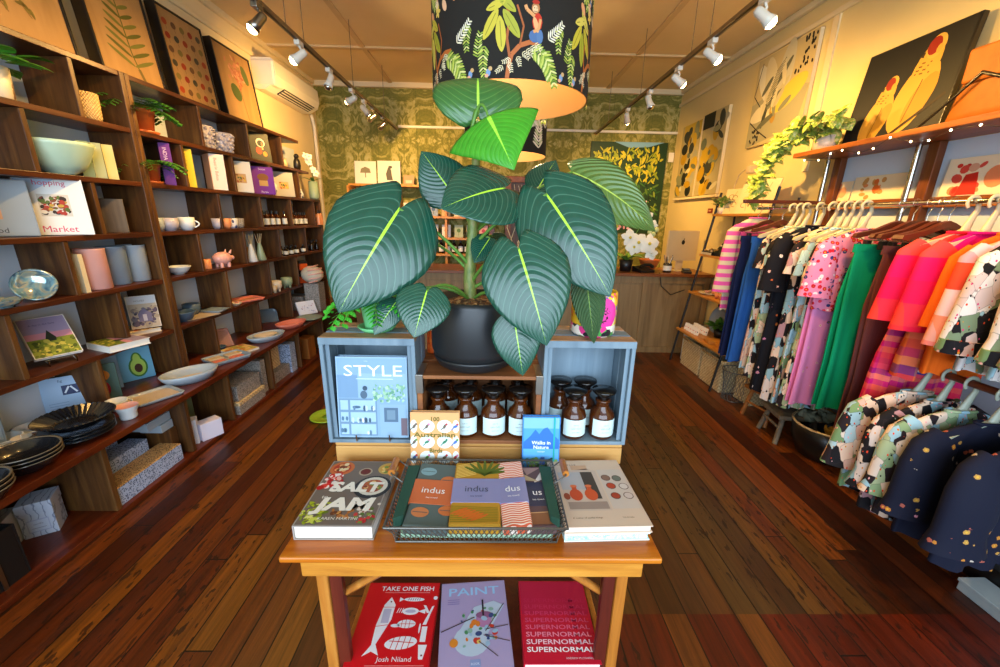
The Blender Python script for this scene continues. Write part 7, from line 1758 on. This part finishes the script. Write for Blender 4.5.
# ------------------------------------------------------------------ sales counter
co = empty('sales_counter', 'brown panelled timber sales counter at the rear of the shop', 'counter', (.7, 4.75, 0))
def cp(b, n, **k):
    o = b.build(n, co, **k); o.location = (-.7, -4.75, 0); return o
b = MB(); b.box(-1.1, XR - .02, 4.46, 5.0, 0, .9, 'counter_wood'); cp(b, 'body')
b = MB(); b.box(-1.13, XR - .01, 4.41, 5.04, .9, .932, 'counter_top_wood'); cp(b, 'counter_top', bevel=.004)
for x in (-1.08, -.5, .1, .7, 1.3, 1.72, 2.42):
    b = MB(); b.box(x - .03, x + .03, 4.445, 4.46, .05, .9, 'counter_wood'); cp(b, 'stile', bevel=.002)
b = MB(); b.box(-1.1, XR - .02, 4.443, 4.46, .0, .07, 'counter_wood'); cp(b, 'kickboard', bevel=.002)
b = MB(); b.box(-1.1, XR - .02, 4.446, 4.46, .82, .9, 'counter_wood'); cp(b, 'top_rail', bevel=.002)
mat('brass_screen', 'd8c49a', .35, .2)
o = empty('computer', 'silver all-in-one computer seen from behind on the counter', 'computer', (2.2, 4.72, .933), (0, 0, 12))
b = MB(); b.prism([(-.2, .12), (.2, .12), (.2, .46), (-.2, .46)], -.012, .012, 'brass_screen', RX(90)); b.build('display', o, bevel=.006)
b = MB(); b.prism([(-.05, .0), (.05, .0), (.045, .2), (-.045, .2)], .012, .02, 'brass_screen', T(0, 0.03, 0) @ RX(90)); b.box(-.09, .09, -.08, .1, 0, .008, 'brass_screen'); b.build('stand', o, bevel=.003)
b = MB(); b.ell(0, .33, .022, .026, 'black_plastic', .0, T(0, -.0135, 0) @ RX(90)); b.ell(.008, .366, .012, .005, 'black_plastic', .0, T(0, -.0135, 0) @ RX(90), 10, 50); b.build('logo', o)
o = empty('pen_cup', 'black pen cup with a white label on the counter', 'pen cup', (2.0, 4.58, .933))
b = MB(); b.lathe([(0, 0), (.045, 0), (.048, .1), (.043, .1), (.04, .01), (0, .01)], 'black_plastic', n=20); b.build('cup', o)
b = MB(); b.lathe([(.0478, .02), (.0488, .075)], 'label_paper', n=20); b.build('label', o)
for k in range(7):
    b = MB(); b.tube([(.01 * cos(k), .01 * sin(k), .02), (.05 * cos(k * 1.3), .05 * sin(k * 1.3), .17 + .01 * (k % 3))], .004, ['black_plastic', 'white_plastic', 'denim_glaze'][k % 3], n=6); b.build('pen', o)
o = empty('desk_phone', 'black telephone on the counter left of the pen cup', 'telephone', (1.72, 4.57, .933), (0, 0, 15))
b = MB(); b.prism([(-.09, 0), (.09, 0), (.09, .06), (-.09, .025)], -.09, .09, 'black_plastic', RZ(90) @ RX(90)); b.build('body', o, bevel=.006)
b = MB(); b.tube([(-.08, -.06, .06), (-.04, -.06, .085), (.04, -.06, .085), (.08, -.06, .06)], [.022, .016, .016, .022], 'black_plastic', n=10); b.build('handset', o)
vessel('terracotta_pot', 'orange terracotta bowl on the counter behind the telephone', 'pot', (1.83, 4.7, .933), bowl_prof(.12, .13, .05, .008, .7), 'terracotta')
o = empty('card_terminal', 'dark card terminal beside the silver computer', 'card terminal', (2.2, 4.52, .933), (0, 0, -10))
b = MB(); b.prism([(-.06, 0), (.06, 0), (.06, .05), (-.06, .02)], -.04, .04, 'black_plastic', RZ(90) @ RX(90)); b.build('body', o, bevel=.004); b = MB(); b.box(-.03, .03, -.0, .05, .04, .046, 'bluegrey_glaze'); b.build('screen', o)
b = MB(); b.tube([(1.88, 4.5, .935), (1.86, 4.42, .93), (1.88, 4.40, .8), (2.0, 4.4, .7), (2.15, 4.4, .76)], .005, 'black_plastic', n=6); tag(b.build('power_cable'), 'black cable looping down the front of the counter', 'cable')
# orchid on the counter
o = empty('potted_orchid', 'white orchid in a dark pot on the counter behind the big plant', 'potted plant', (1.53, 4.62, .933))
b = MB(); b.lathe([(0, 0), (.06, 0), (.08, .13), (.07, .13), (0, .02)], 'black_plastic', n=20); b.build('pot', o)
b = MB(); b.tube([(0, 0, .1), (.02, 0, .3), (.1, -.05, .5), (.16, -.06, .56)], .005, 'stem_green', n=6); b.tube([(0, 0, .1), (-.02, 0, .25), (.03, -.1, .35), (.14, -.12, .33)], .005, 'stem_green', n=6); b.build('stems', o)
b = MB()
for i, (x, y, z, r) in enumerate([(-.02, -.12, .38, .085), (.06, -.14, .33, .1), (.16, -.16, .32, .1), (.02, -.14, .28, .08), (.2, -.13, .22, .07), (.14, -.06, .6, .07), (.2, -.08, .52, .05), (.1, -.05, .66, .06)]): orchid_flower(b, (x * 1.15, y, z), r * 1.2, 'orchid_petal', (.0, -1, .15), i * .7)
for x, y, z in ((.24, -.09, .42), (.27, -.09, .47), (.2, -.09, .44)): b.ball((x, y, z), .03, 'orchid_bud', 8)
b.build('flowers', o)
b = MB()
for k in range(8): a = -2.9 + k * .8; leaf_geo(b, (0, 0, .12), (cos(a), sin(a), .9), (-cos(a), -sin(a), 1), .36, .07, 'blade_leaf', 60, .15)
b.build('leaves', o)

# ------------------------------------------------------------------ rear wall: shelving, cards, painting, doorway
bs = empty('rear_shelf', 'pale timber wall shelving of cards and bottles behind the counter', 'shelf', (-.85, 5.8, 0))
def bp(b, n, **k):
    o = b.build(n, bs, **k); o.location = (.85, -5.8, 0); return o
for z in (1.9, 1.5, 1.22, 1.0):
    b = MB(); b.box(-1.95, .0, 5.62 if z < 1.9 else 5.7, 5.93, z - .03, z, 'ladder_board_wood'); bp(b, 'shelf_board', bevel=.003)
for x in (-1.94, -1.3, -.65, -.02):
    b = MB(); b.box(x - .015, x + .015, 5.64, 5.93, .6, 1.87, 'ladder_board_wood'); bp(b, 'upright', bevel=.002)
b = MB(); b.box(-1.95, .0, 5.6, 5.93, 0, .62, 'counter_wood'); bp(b, 'base_cabinet', bevel=.004)
for x in (-1.63, -.98, -.33):
    for z in (.12, .36):
        b = MB(); b.box(x - .29, x + .29, 5.585, 5.6, z, z + .21, 'counter_wood'); d_ = bp(b, 'drawer', bevel=.003)
        b = MB(); b.ball((x, 5.575, z + .1), .016, 'brushed_steel', 8); b.build('knob', d_)
def palmp(b, M, w, h):
    b.poly([(w * .25, h * .5), (w * .3, h * .68), (w * .5, h * .76), (w * .7, h * .68), (w * .75, h * .5)], '8a8060', .0003, M); b.line([(w * .5, h * .3), (w * .5, h * .5)], w * .04, '8a8060', .0003, M)
def animalp(b, M, w, h):
    b.poly([(w * .4, h * .2), (w * .36, h * .45), (w * .45, h * .7), (w * .55, h * .75), (w * .6, h * .6), (w * .62, h * .4), (w * .66, h * .2)], '5a5448', .0003, M); b.ell(w * .56, h * .74, w * .09, h * .06, '5a5448', .0005, M)
cardprint('white print of a mushroom-like tree on the rear wall shelf', -1.76, 5.86, 1.9, .29, .3, 5, 'ece6d4', palmp, 0, 'art_print')
cardprint('white print of a standing grey animal on the rear wall shelf', -1.44, 5.86, 1.9, .31, .31, 5, 'ece6d4', animalp, 0, 'art_print')
cardprint('small salmon card on the rear wall shelf beside the animal print', -1.17, 5.84, 1.9, .14, .13, 8, 'd88a6a', lambda b, M, w, h: b.rect(w * .2, h * .2, w * .8, h * .5, 'e8b8a0', .0003, M), 0)
cardprint('small cream card on the rear wall shelf right of the salmon card', -.98, 5.84, 1.9, .14, .1, 8, 'e0cc90', lambda b, M, w, h: b.rect(w * .2, h * .4, w * .8, h * .6, 'a89a60', .0003, M), 0)
rnd = random.Random(12)
cw = ['cream', 'pale grey', 'red flower', 'sage green', 'white', 'pink', 'blue', 'tan']
cc = ['e4d8bc', 'c8c4bc', 'e8e0d4', 'a8b490', 'ecE8dc', 'e0b0a8', '8a9cb8', 'c8a878']
for r, z in enumerate((1.5, 1.22)):
    for k in range(11):
        x = -1.86 + .172 * k; i = (k + r * 3) % 8
        cardprint('%s greeting card, %s from the left in the %s row of the rear shelving' % (cw[i], ['first', 'second', 'third', 'fourth', 'fifth', 'sixth', 'seventh', 'eighth', 'ninth', 'tenth', 'eleventh'][k], ['upper', 'lower'][r]), x, 5.72, z, .12, .17, 10, cc[i],
                  lambda b, M, w, h, i=i: (b.ell(w * .5, h * .55, w * .22, h * .16, ['b8964c', '8a8a80', 'c82a2c', '5a7a44', 'a8a090', 'c8506a', '3a5a8a', '8a5a34'][i], .0003, M, 12), b.line([(w * .5, h * .15), (w * .5, h * .42)], w * .05, '6a7a44', .0003, M)), 0, 'greeting_card', .003)
bb = bottle('dark bottle with a pale label on the lowest rear shelf', (-1.15, 5.72, 1.0), 'dark bottles on the rear shelving', .034, .19, 'dark_bottle_glass')
for k in range(1, 9): dup(bb, (-1.15 + .09 * k + (.06 if k > 3 else 0), 5.72 + .03 * (k % 2), 1.0))
for i, (x, c, l) in enumerate([(-1.05, 'd8b020', 'yellow box on the base cabinet of the rear shelving'), (-.84, '4a8a98', 'teal box beside the yellow one on the rear cabinet'), (-1.26, 'c87a3c', 'orange-brown box left of the yellow one on the rear cabinet')]): carton('gift_box', l, 'box', (x, 5.7, .621), (0, 0, 0), .17, .12, .08, hx(c))
for i, (x, y, h_) in enumerate([(-1.5, 5.72, .16), (-1.35, 5.72, .2), (-.62, 5.72, .14)]): vessel('ceramic_jar', ['grey jar at the left of the rear cabinet top', 'taller grey jar beside it on the rear cabinet top', 'blue-grey jar right of the teal box on the rear cabinet top'][i], 'jar', (x, y, .621), [(0, 0), (.05, 0), (.058, h_ * .5), (.05, h_), (.045, h_), (0, .02)], ['grey_glaze', 'bluegrey_glaze', 'denim_glaze'][i])
# jungle painting
def jungle(b, M, w, h):
    b.rect(0, 0, w, h, '1f3a18', 0, M); rnd = random.Random(4)
    b.poly([(w * .3, h), (w * .5, h * .94), (w * .75, h * .95), (w * .95, h)], '7aa8c0', .0004, M)
    for k in range(420):
        y = rnd.random() ** .8; c = rnd.choice(['a8a820', 'c8b82a', '8a981c'] if y > .6 else ['1c3a16', '2e5a20', '14280f', '3a6a28', '5a7a24', '8a9a30'])
        b.ell(w * rnd.uniform(.06, .94), h * (.05 + .88 * y), w * rnd.uniform(.02, .055), h * rnd.uniform(.006, .014), c, .0006 + .000012 * k, M, 9, rnd.uniform(20, 160))
    for k in range(24): b.ell(w * rnd.gauss(.5, .2), h * rnd.uniform(.05, .4), w * .03, h * .014, rnd.choice(['d8b0c0', 'e0d8c8', 'c890a0']), .007, M, 8, rnd.uniform(0, 180))
canvas('jungle_painting', 'dense green jungle painting on the rear wallpaper', (1.84, YB - .002, 1.32), (90, 0, 0), 1.05, 1.2, .03, 'black_lacquer', jungle)
b = MB(); b.box(2.4, 2.47, YB - .03, YB - .002, 2.28, 2.4, 'white_plastic'); tag(b.build('light_switch', bevel=.004), 'white switch box on the wallpaper in the right rear corner', 'switch')
# dark doorway with branches between the shelving and the painting
b = MB()
for x0, x1, z0, z1 in ((.16, .24, 0, 2.05), (1.02, 1.1, 0, 2.05), (.24, 1.02, 1.97, 2.05)): b.box(x0, x1, YB - .06, YB - .002, z0, z1, 'rack_wood')
struct(b.build('trim_11', bevel=.004))
b = MB(); b.box(.24, 1.02, YB - .02, YB - .003, 0, 1.97, 'shelf_upright_wood'); struct(b.build('door_1'))
o = empty('branch_vase', 'tall vase of bare pale branches in front of the rear doorway', 'vase', (.3, 5.2, .0))
b = MB(); b.lathe([(0, 0), (.1, 0), (.13, .3), (.09, .7), (.11, .8), (.1, .8), (0, .1)], 'grey_glaze', n=24); b.build('vase', o)
rnd = random.Random(17)
for k in range(7):
    b = MB(); p = Vector((0, 0, .7)); pts = [p]
    for i in range(7): p = p + Vector((rnd.uniform(-.08, .1) + .03 * (k - 3) * .4, rnd.uniform(-.06, .06), .17)); pts.append(p)
    b.tube(pts, [.009 - .001 * i for i in range(8)], 'cream_plastic', n=5); b.build('branch', o)
for i, x in enumerate((-.02, .62)):
    o = empty('display_post', ['square timber post left of the bare branches', 'square timber post right of the bare branches'][i], 'post', (x, 5.15, 0))
    b = MB(); b.box(-.035, .035, -.035, .035, 0, 1.86, 'rack_post_wood'); b.build('shaft', o, bevel=.004); b = MB(); b.box(-.08, .08, -.08, .08, 0, .04, 'rack_post_wood'); b.build('foot', o, bevel=.004)
